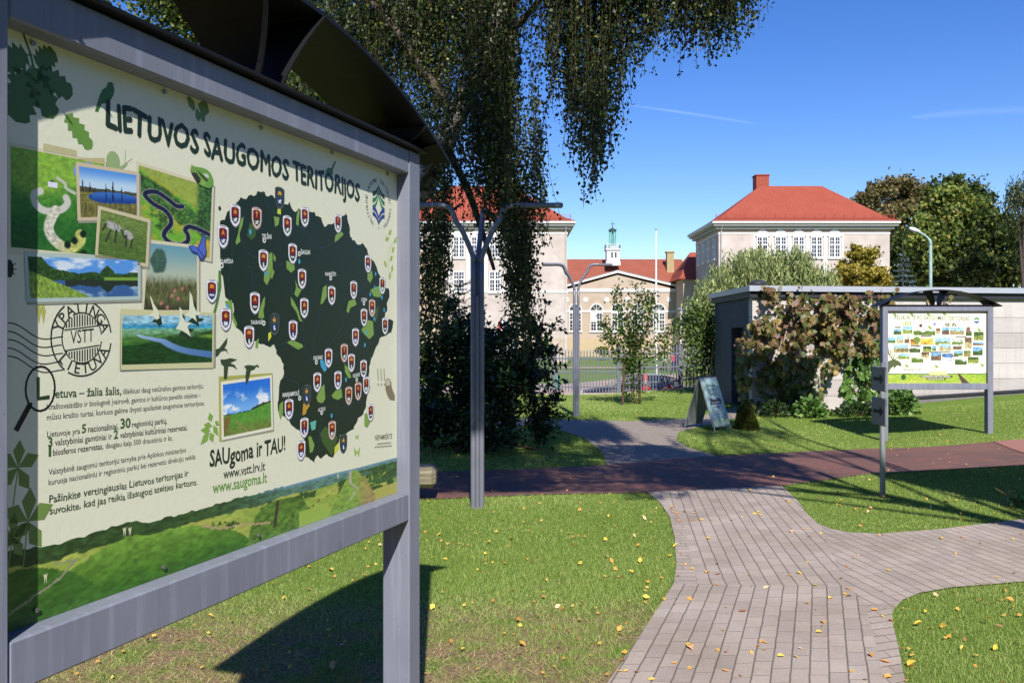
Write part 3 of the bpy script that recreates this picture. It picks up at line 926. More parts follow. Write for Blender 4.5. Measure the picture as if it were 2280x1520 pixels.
DG, MG, LG = (36, 52, 34), (62, 92, 44), (124, 160, 76)
def big_board():
    root = empty('info_board', B0, BANG, 'tall grey metal information board with a dark map of the country and shield badges', 'information board', 'grey roofed information boards')
    board_frame(root)
    pl = MB().bx(-.041, 1.771, 0, .02, 1.1125, 2.4165).build('panel', M_cream, root)
    # heading
    k = Ink(); n0 = 0; k.text('LIETUVOS SAUGOMOS TERITORIJOS', (236, 283), (800, 446), DG, 6, 0, 1.25, .003)
    base_v, base_f, base_c = list(k.v), list(k.f), list(k.c)                     # thick brush weight: the strokes printed side by side
    for i, (dx, dz) in enumerate(((.003, 0), (-.003, 0), (0, .0032), (0, -.0032))):
        n0 = len(k.v); k.v += [(x + dx, y - .00003 * (i + 1), z + dz) for x, y, z in base_v]; k.f += [tuple(q + n0 for q in f) for f in base_f]; k.c += base_c
    k.build('heading', pl)
    # pictures
    def photo(c, fn, nx, ny, lv, border=5, bc=(214, 208, 178), sh=True, outer=None):
        q = [Vector(pan(*p)) for p in c]; cen = sum(q, Vector((0, 0))) / 4
        ob = Ink(); Wd = (q[1] - q[0]).length; Hd = (q[3] - q[0]).length
        def grow(d): return [p + Vector((d if p.x > cen.x else -d, d if p.y > cen.y else -d)) for p in q]
        if sh: ob.poly([p + Vector((.004, -.004)) for p in grow(.0105)], (150, 152, 138), lv)
        ob.poly(grow(.009) if outer is None else [Vector(pan(*p)) for p in outer], bc, lv + 1)
        fo = ob.build('picture', pl)
        print_grid('photograph', fo, c, fn, nx, ny, lv + 2).parent = pl
    photo(((23, 325), (232, 366), (218, 568), (24, 550)), im_meander, 110, 110, 1, outer=((16, 315), (236, 360), (222, 577), (17, 566)))
    photo(((309, 368), (472, 418), (466, 575), (304, 535)), im_oxbow, 110, 100, 1)
    photo(((330, 541), (438, 553), (438, 690), (320, 690)), im_mist, 60, 80, 4)
    photo(((175, 370), (303, 390), (304, 480), (179, 484)), im_lake, 90, 70, 7, bc=(206, 190, 158))
    photo(((224, 467), (328, 495), (323, 586), (217, 566)), im_cranes, 80, 70, 10, bc=(206, 196, 160))
    photo(((61, 571), (306, 579), (306, 659), (66, 664)), im_reflect, 150, 60, 10, bc=(176, 196, 190))
    photo(((271, 702), (472, 702), (471, 806), (270, 812)), im_river, 110, 70, 13, outer=((267, 687), (476, 696), (474, 819), (268, 823)), bc=(204, 202, 156))
    k = Ink(); k.px([(187, 838), (607, 830), (610, 961), (491, 984)][0:0] or [(487, 838), (607, 830), (610, 961), (488, 984)], (170, 172, 92), 1); k.build('picture', pl)
    photo(((496, 856), (601, 841), (604, 950), (498, 972)), im_field, 80, 80, 2, bc=(232, 230, 208))
    # strip of hills along the bottom
    topl = [(18, 1225), (60, 1222), (100, 1216), (130, 1212), (160, 1200), (190, 1195), (230, 1180), (262, 1170), (300, 1161), (330, 1166), (360, 1155), (400, 1146), (450, 1132), (520, 1112), (600, 1092), (680, 1070), (740, 1054), (800, 1040), (886, 1017)]
    tp = [pan(*p) for p in topl]; tx = [p[0] for p in tp]; tz = [p[1] for p in tp]
    tx[0] = -.041; tx[-1] = 1.77
    nx, ny = 330, 46
    U, V = np.meshgrid(np.linspace(-.0405, 1.7705, nx), np.linspace(0, 1, ny))
    hi = np.interp(U, tx, tz) + .006 * (vnoise(U * 60, U * 0, 4) - .3) * (U < 1.0)
    Z = 1.1128 + (hi - 1.1128) * V
    cc = lin(np.clip(im_hills((U.ravel() + .041) / 1.811, V.ravel()), 0, 255))
    ii = np.arange((ny - 1) * nx).reshape(-1, nx)[:, :-1].ravel()
    np_mesh('landscape_picture', np.stack([U.ravel(), np.full(U.size, -.00012), Z.ravel()], 1), np.stack([ii, ii + 1, ii + nx + 1, ii + nx], 1), M_ink, pl, cols=cc)
    for x, y, h in ((277, 1196, 24), (289, 1194, 22), (752, 1068, 14), (101, 1299, 24)):
        k = Ink(); t, z = pan(x, y); s = h / F * (B0.y + BD.y * t)
        k.poly([(t - s * .1, z), (t - s * .02, z + s * .5), (t + s * .02, z + s * .5), (t + s * .12, z), (t + s * .16, z + s * .7), (t + s * .3, z + s * 1.0), (t + s * .1, z + s * .8), (t, z + s), (t - s * .1, z + s * .8), (t - s * .3, z + s), (t - s * .14, z + s * .65)], (206, 206, 166), 3)
        k.build('figure_print', pl)
    # map
    k = Ink()
    out = [(490, 492), (496, 489), (500, 490), (506, 471), (512, 468), (526, 452), (536, 439), (541, 443), (547, 444), (553, 435), (557, 434), (563, 437), (571, 433), (574, 426), (581, 428), (584, 425), (589, 427), (593, 437), (603, 434), (610, 440), (622, 450), (635, 455), (641, 456), (645, 449), (649, 463), (657, 472), (664, 464), (672, 468), (686, 470), (700, 472), (702, 481), (709, 482), (715, 485), (718, 496), (722, 505), (727, 503), (732, 499), (742, 498), (747, 490), (756, 485), (765, 480), (770, 473), (773, 480), (775, 495), (779, 510), (780, 527), (784, 533), (790, 535), (797, 545), (802, 545), (807, 541), (811, 546), (815, 552), (818, 560), (822, 570), (828, 578), (835, 587), (842, 607), (850, 620), (860, 642), (866, 644), (867, 660), (861, 675), (862, 692), (857, 703), (853, 712), (862, 714), (867, 710), (876, 715), (874, 730), (871, 741), (865, 742), (856, 748), (845, 753), (842, 765), (834, 780), (830, 792), (825, 803), (822, 815), (820, 840), (823, 855), (822, 870), (817, 884), (815, 895), (813, 910), (809, 921), (797, 930), (793, 942), (787, 955), (775, 961), (767, 970), (757, 968), (750, 1000), (742, 1016), (737, 1017), (727, 1010), (719, 1016), (712, 1020), (707, 1013), (701, 1022), (700, 1030), (690, 1022), (680, 1017), (678, 1000), (677, 980), (674, 969), (667, 958), (660, 955), (650, 947), (644, 936), (630, 925), (619, 915), (618, 900), (620, 890), (621, 868), (624, 847), (632, 832), (630, 820), (631, 810), (627, 803), (625, 797), (615, 787), (614, 777), (611, 767), (603, 772), (595, 770), (588, 766), (580, 766), (570, 759), (560, 760), (550, 752), (540, 742), (533, 734), (527, 730), (521, 716), (517, 702), (521, 690), (519, 675), (510, 668), (501, 660), (499, 640), (496, 615), (492, 607), (490, 570), (487, 540), (490, 515)]
    random.seed(3)
    jag = []
    for i, p in enumerate(out):
        q = out[(i + 1) % len(out)]; jag += [p, ((p[0] + q[0]) / 2 + random.uniform(-1.6, 1.6), (p[1] + q[1]) / 2 + random.uniform(-2, 2))]
    k.px(jag, (30, 46, 32), 3)
    k.px([(486, 602), (492, 603), (493, 640), (488, 665), (481, 695), (476, 704), (474, 697), (481, 670), (486, 640)], (84, 128, 60), 2)
    parks = [([(535, 490), (542, 482), (540, 500), (533, 520), (535, 538), (526, 545), (524, 538), (530, 520)], LG), ([(556, 495), (563, 500), (570, 510), (569, 525), (560, 535), (550, 525), (552, 512)], MG),
             ([(609, 482), (622, 484), (620, 500), (612, 505), (611, 492)], LG), ([(618, 465), (625, 465), (625, 478), (617, 475)], (206, 214, 60)), ([(663, 466), (667, 470), (664, 503), (659, 500), (660, 480)], LG), ([(746, 526), (757, 512), (765, 522), (757, 530), (745, 540)], LG),
             ([(597, 565), (606, 562), (607, 600), (601, 620), (594, 635), (587, 625), (588, 605), (598, 585)], LG), ([(606, 596), (611, 605), (605, 622), (601, 612)], LG), ([(609, 564), (614, 574), (612, 584), (608, 574)], LG), ([(637, 580), (655, 588), (656, 600), (648, 607), (638, 598)], LG), ([(657, 622), (663, 640), (671, 645), (662, 662), (655, 655), (659, 640)], LG),
             ([(647, 660), (655, 672), (664, 690), (668, 706), (674, 716), (666, 714), (660, 695), (648, 678)], LG), ([(719, 640), (727, 634), (727, 660), (718, 676), (713, 677)], LG), ([(776, 670), (790, 665), (794, 678), (780, 685), (776, 697), (771, 692)], LG), ([(818, 610), (828, 602), (830, 618), (824, 630), (818, 622)], LG), ([(824, 645), (844, 636), (852, 650), (846, 662), (832, 660)], LG),
             ([(586, 665), (590, 660), (589, 680), (586, 690), (588, 708), (575, 708), (576, 694)], LG), ([(500, 670), (516, 668), (519, 700), (528, 722), (525, 730), (517, 712), (505, 690)], LG), ([(804, 735), (818, 712), (830, 715), (832, 745), (822, 755), (812, 745)], LG), ([(836, 690), (843, 680), (840, 705), (836, 718), (832, 710)], MG), ([(597, 742), (603, 738), (604, 750), (597, 760)], (206, 214, 60)),
             ([(638, 762), (650, 756), (672, 766), (675, 772), (664, 778), (650, 770)], LG), ([(569, 760), (576, 752), (574, 775), (568, 774)], LG), ([(712, 800), (720, 802), (728, 822), (722, 828), (714, 815)], (64, 160, 200)), ([(767, 810), (775, 818), (782, 840), (776, 842), (768, 828)], LG), ([(704, 885), (714, 862), (722, 855), (724, 888), (718, 897), (708, 895)], LG), ([(738, 880), (748, 868), (760, 865), (762, 884), (752, 890), (742, 886)], LG),
             ([(675, 898), (683, 894), (690, 902), (683, 912), (680, 922), (673, 924)], (190, 150, 50)), ([(622, 900), (630, 892), (630, 920), (624, 935), (620, 918)], LG), ([(690, 940), (704, 935), (702, 955), (694, 958)], (96, 180, 160)), ([(686, 972), (692, 970), (700, 990), (696, 1005), (690, 1008), (688, 990)], LG), ([(712, 965), (724, 948), (740, 962), (752, 972), (744, 1000), (738, 1015), (728, 1000), (718, 985)], MG), ([(744, 1012), (745, 995), (753, 985), (754, 1000)], (206, 214, 60)), ([(811, 922), (816, 918), (824, 940), (818, 952), (811, 948)], LG)]
    for p, c in parks: k.px(p, c, 4)
    for r in ([(516, 525), (517, 580), (508, 620), (511, 665)], [(537, 536), (555, 565), (571, 574)], [(588, 440), (600, 465), (620, 480)], [(665, 500), (690, 530), (710, 553), (730, 548), (743, 540)], [(781, 530), (795, 560), (806, 595)], [(550, 590), (563, 600), (560, 620), (566, 648)], [(648, 610), (648, 655)], [(614, 594), (634, 586)], [(727, 622), (732, 625), (752, 650), (765, 672)], [(800, 650), (817, 625)],
              [(715, 680), (706, 720), (697, 760), (698, 800)], [(773, 695), (760, 730), (740, 760), (725, 775)], [(676, 716), (676, 760), (684, 795), (697, 800)], [(615, 770), (640, 762)], [(634, 838), (665, 855), (668, 880)], [(648, 935), (670, 918)], [(717, 898), (713, 940), (708, 1010)], [(752, 945), (771, 910), (785, 898), (808, 888)], [(727, 780), (750, 790), (775, 800)]):
        k.stroke([pan(*p) for p in r], .0022, (38, 66, 84), 4)
    for x, y in ((557, 516), (592, 608), (666, 582), (850, 662), (855, 690), (824, 655), (834, 640), (833, 710), (815, 740), (770, 845), (738, 925), (836, 610), (506, 683), (812, 768)):
        k.disc(pan(x, y), .006, (64, 166, 214), 5, 7, .009)
    for s, a, e in (('TELŠIAI', (583, 531), (604, 532)), ('ŠIAULIAI', (669, 566), (690, 566)), ('KLAIPĖDA', (490, 586), (519, 586)), ('PANEVĖŽYS', (724, 614), (748, 614)), ('UTENA', (804, 671), (817, 670)), ('TAURAGĖ', (558, 722), (584, 721)), ('KAUNAS', (698, 801), (718, 799)), ('VILNIUS', (785, 841), (801, 837)), ('MARIJAMPOLĖ', (629, 884), (666, 879)), ('ALYTUS', (708, 916), (724, 913))):
        k.text(s, a, e, (226, 230, 226), 5, .02, 1.35)
    for x, y in ((588, 535), (666, 565), (493, 591), (736, 619), (810, 675), (587, 719), (704, 806), (794, 845), (667, 886), (716, 918)):
        k.disc(pan(x, y), .0085, (226, 230, 226), 5, 12); k.disc(pan(x, y), .004, (30, 46, 32), 6, 10)
    k.build('map', pl)
    # shield badges
    EM1 = ([(-.006, .004), (-.008, .014), (-.003, .012), (0, .022), (.003, .012), (.008, .014), (.006, .004)], [(-.009, .002), (0, .021), (.009, .002), (.004, .006), (-.004, .006)], [(-.009, .006), (-.009, .016), (0, .019), (.009, .016), (.009, .006), (0, .008)], [(-.002, .002), (-.002, .012), (-.008, .016), (-.003, .018), (0, .023), (.003, .018), (.008, .016), (.002, .012), (.002, .002)])
    EM2 = ([(-.010, -.010), (-.004, -.006), (0, -.010), (.005, -.006), (.010, -.012), (.004, -.022), (0, -.018), (-.005, -.022)], [(-.011, -.010), (-.003, -.012), (.002, -.007), (.011, -.009), (.005, -.015), (.007, -.021), (-.001, -.018), (-.007, -.022), (-.005, -.015)], [(-.011, -.012), (-.005, -.008), (0, -.012), (.005, -.008), (.011, -.012), (.009, -.016), (.004, -.013), (0, -.018), (-.004, -.013), (-.009, -.016)], [(-.003, -.007), (.004, -.009), (.002, -.014), (.008, -.019), (0, -.024), (-.004, -.017)])
    protos = []
    for vi in range(16):
      for rim, up, lo, e1, e2 in (((232, 232, 240), (112, 30, 30), (34, 44, 96), (214, 140, 50), (220, 224, 236)), ((232, 232, 240), (112, 30, 30), (30, 48, 44), (214, 140, 50), (224, 226, 222)), ((222, 190, 178), (104, 26, 28), (32, 52, 40), (214, 140, 50), (214, 220, 216)), ((40, 58, 50), (54, 70, 70), (40, 54, 110), (214, 160, 50), (220, 224, 236)))[vi // 4:vi // 4 + 1]:
        k = Ink()
        def sh(s, up_=1.): return [(-.5 * s, .5 * s * .9), (-.25 * s, .54 * s), (0, .56 * s), (.25 * s, .54 * s), (.5 * s, .45 * s), (.5 * s, -.1 * s), (.4 * s, -.36 * s), (.2 * s, -.52 * s), (0, -.58 * s), (-.2 * s, -.52 * s), (-.4 * s, -.36 * s), (-.5 * s, -.1 * s)]
        w = .047
        k.poly([(x * w * 1.08 + .0012, z * w * 1.34 - .002) for x, z in sh(1)], (96, 100, 100), 7)
        k.poly([(x * w, z * w * 1.26) for x, z in sh(1)], rim, 8)
        s2 = [(x * w * .74, z * w * 1.26 * .74) for x, z in sh(1)]
        k.poly(s2, lo, 9); k.poly([p for p in s2 if p[1] > -.006] , up, 10)
        k.poly(EM1[vi % 4], e1, 11)
        k.poly(EM2[(vi + vi // 4) % 4], e2, 11)
        k.poly([(-.012, .0285), (.012, .0285), (.012, .0305), (-.012, .0305)], (110, 110, 130), 11)
        protos.append(k)
    meshes = {}
    BG = ((523, 479, 1), (571, 485, 2), (622, 439, 3), (496, 526, 0), (639, 502, 1), (678, 482, 1), (752, 497, 1), (586, 579, 1), (651, 564, 1), (672, 620, 1), (819, 587, 0), (851, 635, 1), (471, 647, 0), (567, 674, 1), (677, 685, 1), (738, 657, 1), (787, 645, 1), (828, 685, 2), (810, 706, 1), (502, 710, 0), (610, 719, 3), (652, 735, 0), (554, 749, 1), (857, 725, 1), (791, 750, 0), (731, 796, 0), (766, 785, 2), (782, 807, 1), (809, 820, 1), (706, 850, 1), (752, 846, 0), (815, 857, 1), (776, 880, 2), (797, 870, 2), (682, 877, 3), (643, 910, 0), (677, 951, 0), (739, 957, 2), (825, 917, 1), (764, 986, 3), (670, 1001, 0))
    for bi, (x, y, kind) in enumerate(BG):
        t, z = pan(x, y); kind = kind * 4 + (bi * 3 + bi // 5) % 4
        if kind not in meshes:
            o = protos[kind].build('park_badge', pl); meshes[kind] = o
        else:
            o = meshes[kind].copy(); col.objects.link(o); o.parent = pl
        o.location = (t, 0, z)
    # paragraphs
    k = Ink(); tc = (40, 44, 40)
    k.text('ietuva – žalia šalis,', (118, 886), (270, 878), (52, 76, 44), 2, .018, 1.05)
    k.text('išlaikiusi daug natūralios gamtos teritorijų.', (274, 877), (453, 864), tc, 2, .006, 1.12)
    k.text('Kraštovaizdžio ir biologinė įvairovė, gamtos ir kultūros paveldo objektai –', (104, 912), (447, 884), tc, 2, .006, 1.12)
    k.text('mūsų krašto turtai, kuriuos galime išvysti apsilankę saugomose teritorijose.', (104, 935), (455, 902), tc, 2, .006, 1.12)
    k.build('paragraph', pl); k = Ink()
    k.text('Lietuvoje yra', (105, 973), (178, 965), tc, 2, .006, 1.12); k.text('5', (182, 964), (192, 962), MG, 2, .03, 1.0); k.text('nacionaliniai,', (196, 962), (264, 955), tc, 2, .012, 1.2)
    k.text('30', (268, 954), (291, 951), MG, 2, .03, 1.0); k.text('regioninių parkų,', (294, 951), (372, 942), tc, 2, .012, 1.2)
    k.text('3', (107, 994), (117, 993), MG, 2, .03, 1.05); k.text('valstybiniai gamtiniai ir', (122, 992), (249, 977), tc, 2, .008, 1.2); k.text('2', (253, 977), (263, 975), MG, 2, .03, 1.05); k.text('valstybiniai kultūriniai rezervatai,', (267, 975), (417, 957), tc, 2, .012, 1.2)
    k.text('1', (108, 1016), (114, 1015), MG, 2, .03, .72); k.text('biosferos rezervatas,', (118, 1014), (230, 999), tc, 2, .012, 1.2); k.text('daugiau kaip 500 draustinių ir kt.', (235, 998), (384, 980), tc, 2, .006, 1.12)
    k.build('paragraph', pl); k = Ink()
    k.text('Valstybinė saugomų teritorijų tarnyba prie Aplinkos ministerijos', (108, 1057), (414, 1006), tc, 2, .006, 1.15)
    k.text('kuruoja nacionalinių ir regioninių parkų bei rezervatų direkcijų veiklą.', (108, 1080), (436, 1021), tc, 2, .006, 1.15)
    k.build('paragraph', pl); k = Ink()
    k.text('Pažinkite vertingiausias Lietuvos teritorijas ir', (109, 1120), (420, 1060), (44, 66, 40), 2, .016, 1.0, .001)
    k.text('suvokite, kad jas reikia išsaugoti ateities kartoms.', (110, 1146), (440, 1078), (44, 66, 40), 2, .016, 1.0, .001)
    k.build('paragraph', pl)
    k = Ink()
    k.text('SAUgoma ir TAU!', (466, 1040), (636, 1003), DG, 2, .026, 1.35, .002); k.build('slogan', pl); k = Ink(); k.text('www.vstt.lrv.lt', (497, 1066), (590, 1046), (44, 56, 40), 2, .016, 1.2, .0006); k.text('www.saugoma.lt', (473, 1099), (594, 1073), (98, 144, 62), 2, .016, 1.25, .0006)
    k.build('web_address', pl); k = Ink()
    k.text('NEPAMIRŠKITE', (835, 980), (873, 976), (60, 66, 56), 2, .012, 1.35)
    for i, (x0, x1) in enumerate(((840, 871), (835, 873))):
        t0, z0 = pan(x0, 990 + i * 7); t1, z1 = pan(x1, 987 + i * 7); n = 9
        for j in range(n):
            a, e = t0 + (t1 - t0) * j / n, t0 + (t1 - t0) * (j + .75) / n; zz = z0 + (z1 - z0) * j / n
            k.poly([(a, zz), (e, zz), (e, zz + .006), (a, zz + .006)], (120, 124, 108), 2)
    k.build('notice', pl)
    # magnifying glass with the initial, postmark
    k = Ink(); c = pan(90, 865); k.stroke([(c[0] + .038 * math.cos(a / 20 * 2 * math.pi), c[1] + .050 * math.sin(a / 20 * 2 * math.pi)) for a in range(20)], .005, (28, 30, 28), 3, True)
    k.stroke([pan(70, 898), pan(64, 908)], .006, (28, 30, 28), 3); k.stroke([pan(64, 905), pan(37, 955)], .013, (28, 30, 28), 3); k.px([(81, 839), (88, 839), (88, 883), (110, 879), (110, 888), (82, 891)], (44, 60, 36), 4); k.build('magnifier_print', pl)
    k = Ink(); c = pan(183, 752); R = .087; n = 40
    ring = lambda r, a: (c[0] + r * math.cos(a), c[1] + r * math.sin(a) * 1.04)
    for r, w in ((R, .004), (R * .66, .0032)):
        for i in range(n):
            if (i * 7) % 13 == 0: continue
            k.stroke([ring(r, 2 * math.pi * i / n), ring(r, 2 * math.pi * (i + 1) / n)], w, (40, 46, 40), 3)
    k.ring_text('YPATINGA', c, R * .83, 168, 12, .036, (40, 46, 40), 3, .01); k.ring_text('LIETUVA', c, R * .83, 214, 340, .036, (40, 46, 40), 3, .01, True)
    k.text('VSTT', (c[0] - .034, c[1] - .014), (c[0] + .034, c[1] - .008), (40, 46, 40), 3, .0, 1.5, local=True)
    for sg, o_ in ((1, 0), (-1, 0)):
        k.stroke([(c[0] - .05, c[1] + sg * .024 - .006), (c[0] + .05, c[1] + sg * .024 + .006)], .0028, (40, 46, 40), 3)
        for i in range(-6, 7):
            x = i * .0075; hh = math.sqrt(max(.055 ** 2 - x * x, 0))
            if hh > .03: k.stroke([(c[0] + x, c[1] + sg * .029 + x * .12), (c[0] + x, c[1] + sg * hh * 1.0)], .0036, (40, 46, 40), 3)
    for i in range(5):
        pts = []
        for j in range(19):
            x = 14 + j * 6.8 + (0 if i % 2 else 3); pts.append(pan(x, 726 + i * 18.5 + j * 1.7 + (9 if j < 20 else 0) * math.sin(j / 18 * 2 * math.pi - 2.2)))
        k.stroke(pts, .0026, (52, 58, 52), 3)
    k.build('postmark', pl)
    # emblem of the protected areas service
    k = Ink(); c = pan(843, 455)
    k.ring_text('VALSTYBINĖ', c, .094, 245, 165, .022, (60, 84, 72), 3, .008); k.ring_text('SAUGOMŲ', c, .094, 160, 98, .022, (60, 84, 72), 3, .008); k.ring_text('TERITORIJŲ', c, .094, 85, 10, .022, (60, 84, 72), 3, .008); k.ring_text('TARNYBA', c, .094, 0, -65, .022, (60, 84, 72), 3, .008)
    k.disc((c[0], c[1] - .094), .0035, (60, 84, 72), 3, 8)
    def leafband(z0, z1, colr, tipz, sg, lv):
        a = [(0, tipz)]; n = 6
        for i in range(n + 1):
            t = i / n; a.append((sg * .048 * t, z0 + (tipz - z0) * (1 - t) ** 2.2))
        b = [(sg * .048 * (1 - i / n), z1 + (tipz - .012 - z1) * (i / n) ** 2.2) for i in range(n + 1)]
        k.poly([(c[0] + x, c[1] + z) for x, z in a[1:] + b], colr, lv)
    for i, (z0, z1, tz, cl) in enumerate(((.045, .026, .076, (34, 70, 56)), (.018, .000, .058, (44, 120, 74)), (-.008, -.026, .040, (44, 120, 74)))):
        for sg in (-1, 1): leafband(z0, z1, cl, tz, sg, 3)
    for i, (z0, z1, tz, cl) in enumerate(((-.010, -.028, -.062, (40, 62, 136)), (-.034, -.05, -.082, (40, 62, 136)))):
        for sg in (-1, 1):
            n = 6; a = [(sg * .048 * j / n, (tz + .016) + (z0 - tz - .016) * (1 - (1 - j / n) ** 2.2)) for j in range(n + 1)]; b = [(sg * .048 * (1 - j / n), tz + (z1 - tz) * (1 - (j / n) ** 2.2)) for j in range(n + 1)]
            k.poly([(c[0] + x, c[1] + z) for x, z in a + b], cl, 4)
    k.build('emblem', pl)
    # silhouettes of leaves, birds and small animals
    def oak(p0, p1, w, n=5):
        a, e = Vector(pan(*p0)), Vector(pan(*p1)); d = e - a; L = d.length; d.normalize(); q = Vector((-d.y, d.x)); r = []
        pr = [(0, .10)] + [x for i in range(n) for x in (((i + .35) / n, .55 + .45 * math.sin(math.pi * (i + .6) / n)), ((i + .75) / n, .62 * (.55 + .45 * math.sin(math.pi * (i + .6) / n))))] + [(.96, .28), (1, 0)]
        up = [a + d * (t * L) + q * (h * w) for t, h in pr]; dn = [a + d * (t * L) - q * (h * w) for t, h in pr[:-1]]
        return up + dn[::-1]
    k = Ink(); oakc = (74, 106, 50)
    for p0, p1, w in (((60, 122), (-8, 145), .036), ((80, 142), (124, 118), .030), ((60, 160), (35, 272), .050), ((72, 152), (118, 265), .040), ((84, 158), (162, 212), .034)):
        k.poly(oak(p0, p1, w), oakc, 3)
    k.stroke([pan(52, 76), pan(68, 122), pan(75, 152)], .006, oakc, 4); k.stroke([pan(68, 122), pan(56, 124)], .003, oakc, 4); k.stroke([pan(72, 146), pan(60, 160)], .003, oakc, 4)
    k.build('oak_leaf_print', pl)
    k = Ink(); k.poly(oak((148, 256), (204, 332), .026, 5), (104, 146, 62), 3); k.build('oak_leaf_print', pl)
    k = Ink(); k.px([(211, 248), (217, 228), (222, 212), (228, 200), (237, 194), (240, 184), (248, 183), (251, 187), (256, 185), (252, 190), (255, 200), (252, 213), (246, 224), (235, 230), (226, 232), (218, 250)], (66, 108, 52), 3); k.build('bird_print', pl)
    k = Ink(); k.px([(724, 381), (730, 374), (738, 374), (745, 358), (748, 360), (741, 378), (741, 388), (733, 394), (727, 390), (726, 384)], (74, 118, 60), 3); k.build('bird_print', pl)
    for p in ([(470, 796), (478, 778), (488, 775), (496, 764), (506, 751), (505, 764), (499, 776), (504, 776), (508, 788), (502, 780), (492, 782), (484, 793), (476, 794)], [(490, 800), (500, 800), (512, 797), (528, 800), (516, 806), (512, 808), (522, 812), (528, 823), (518, 816), (508, 815), (505, 843), (498, 844), (498, 815), (492, 810)], [(543, 815), (552, 812), (560, 813), (567, 814), (573, 811), (578, 818), (570, 816), (566, 822), (558, 825), (552, 850), (547, 858), (546, 838), (548, 822)]):
        k = Ink(); k.px(p, (56, 72, 46), 5); k.build('duck_print', pl)
    for p in ([(332, 657), (337, 665), (341, 676), (350, 690), (352, 695), (354, 708), (347, 712), (340, 704), (331, 703), (334, 698), (341, 695)], [(398, 683), (404, 690), (405, 705), (412, 717), (425, 718), (416, 727), (420, 738), (424, 750), (414, 742), (402, 735), (390, 732), (396, 722), (400, 712)], [(421, 648), (427, 660), (430, 680), (436, 694), (448, 695), (442, 701), (434, 702), (437, 716), (428, 708), (410, 702), (420, 694)]):
        k = Ink(); k.px([(x + 6, y + 14) for x, y in p], (36, 56, 34), 16); k.px(p, (222, 226, 200), 17); k.build('goose_print', pl)
    k = Ink(); k.px([(418, 548), (428, 545), (438, 550), (441, 546), (448, 530), (452, 519), (457, 528), (456, 546), (459, 558), (457, 570), (450, 580), (443, 578), (438, 566), (426, 562)], (52, 66, 130), 18); k.px([(420, 549), (430, 547), (438, 553), (442, 550), (450, 531), (452, 524), (455, 532), (454, 548), (457, 558), (455, 568), (449, 576), (443, 571), (438, 562), (428, 559)], (82, 106, 196), 19); k.stroke([pan(439, 553), pan(452, 572)], .003, (40, 46, 90), 20); k.build('butterfly_print', pl)
    k = Ink(); k.px([(422, 380), (425, 367), (432, 371), (450, 374), (460, 378), (468, 386), (473, 398), (473, 412), (466, 420), (455, 417), (442, 411), (436, 404), (428, 390)], (112, 158, 66), 18); k.px([(424, 384), (436, 385), (447, 402), (440, 410), (432, 398)], (56, 50, 44), 19); k.px([(436, 378), (444, 384), (462, 402), (458, 405), (446, 392)], (60, 66, 40), 20); k.px([(444, 402), (452, 400), (458, 410), (450, 416)], (136, 176, 84), 20); k.px([(450, 386), (462, 388), (464, 398), (456, 394)], (196, 208, 186), 20); k.build('frog_print', pl)
    k = Ink(); k.disc(pan(252, 360), .022, (150, 174, 118), 3, 14, .026); k.px([(240, 372), (262, 374), (276, 366), (279, 362), (284, 366), (276, 374), (262, 380), (244, 378)], (150, 174, 118), 4); k.stroke([pan(278, 364), pan(279, 335)], .0016, (150, 174, 118), 3); k.stroke([pan(280, 364), pan(294, 353)], .0016, (150, 174, 118), 3); k.build('snail_print', pl)
    k = Ink(); k.disc(pan(21, 598), .010, (46, 52, 36), 3, 12, .020)
    for dx, dy in ((-12, -14), (-14, 0), (-12, 14), (13, -12), (15, 2), (12, 14)): k.stroke([pan(21, 598), pan(21 + dx, 598 + dy)], .002, (46, 52, 36), 3)
    k.build('beetle_print', pl); k = Ink(); k.disc(pan(489, 464), .006, (60, 34, 34), 3, 10, .007); k.build('beetle_print', pl)
    k = Ink()
    for x, y, d in ((868, 518, 40), (880, 536, 60), (862, 532, 200), (875, 556, 230), (871, 575, 220), (873, 598, 250), (858, 588, 130), (868, 614, 260)):
        t, z = pan(x, y); an = math.radians(d); k.poly([(t + .020 * math.cos(an), z + .020 * math.sin(an)), (t + .010 * math.cos(an + 1.6), z + .010 * math.sin(an + 1.6)), (t - .018 * math.cos(an), z - .018 * math.sin(an)), (t - .010 * math.cos(an + 1.6), z - .010 * math.sin(an + 1.6))], (154, 182, 84), 3)
    k.stroke([pan(885, 524), pan(868, 552), pan(863, 572), pan(866, 606)], .002, (154, 182, 84), 3); k.build('twig_print', pl)
    k = Ink()
    for p0, p1, w in (((470, 938), (466, 918), .012), ((472, 948), (453, 945), .010), ((468, 958), (446, 957), .010), ((466, 962), (446, 990), .012), ((468, 962), (474, 984), .012), ((474, 946), (486, 970), .010), ((478, 938), (488, 946), .008)):
        a, e = Vector(pan(*p0)), Vector(pan(*p1)); d = e - a; q = Vector((-d.y, d.x)).normalized() * w; k.poly([a, a + d * .45 + q, e, a + d * .45 - q], (128, 168, 72), 5)
    k.build('leaf_print', pl)
    k = Ink()
    for x, y, s in ((40, 1040, 1.), (62, 1160, 1.25), (28, 1195, .9)):
        t, z = pan(x, y)
        for an in (20, 85, 150, 215, 300): an = math.radians(an); k.poly([(t, z), (t + .034 * s * math.cos(an - .45), z + .04 * s * math.sin(an - .45)), (t + .056 * s * math.cos(an), z + .06 * s * math.sin(an)), (t + .034 * s * math.cos(an + .45), z + .04 * s * math.sin(an + .45))], (112, 138, 72), 2)
        k.stroke([(t, z), (t - .012, z - .08 * s)], .003, (112, 138, 72), 2)
    k.build('flower_print', pl)
    k = Ink()
    for x, y in ((84, 690), (94, 692)): t, z = pan(x, y); k.poly([(t, z + .028), (t + .009, z), (t + .003, z - .03), (t - .004, z)], (176, 178, 92), 3)
    k.build('dragonfly_print', pl)
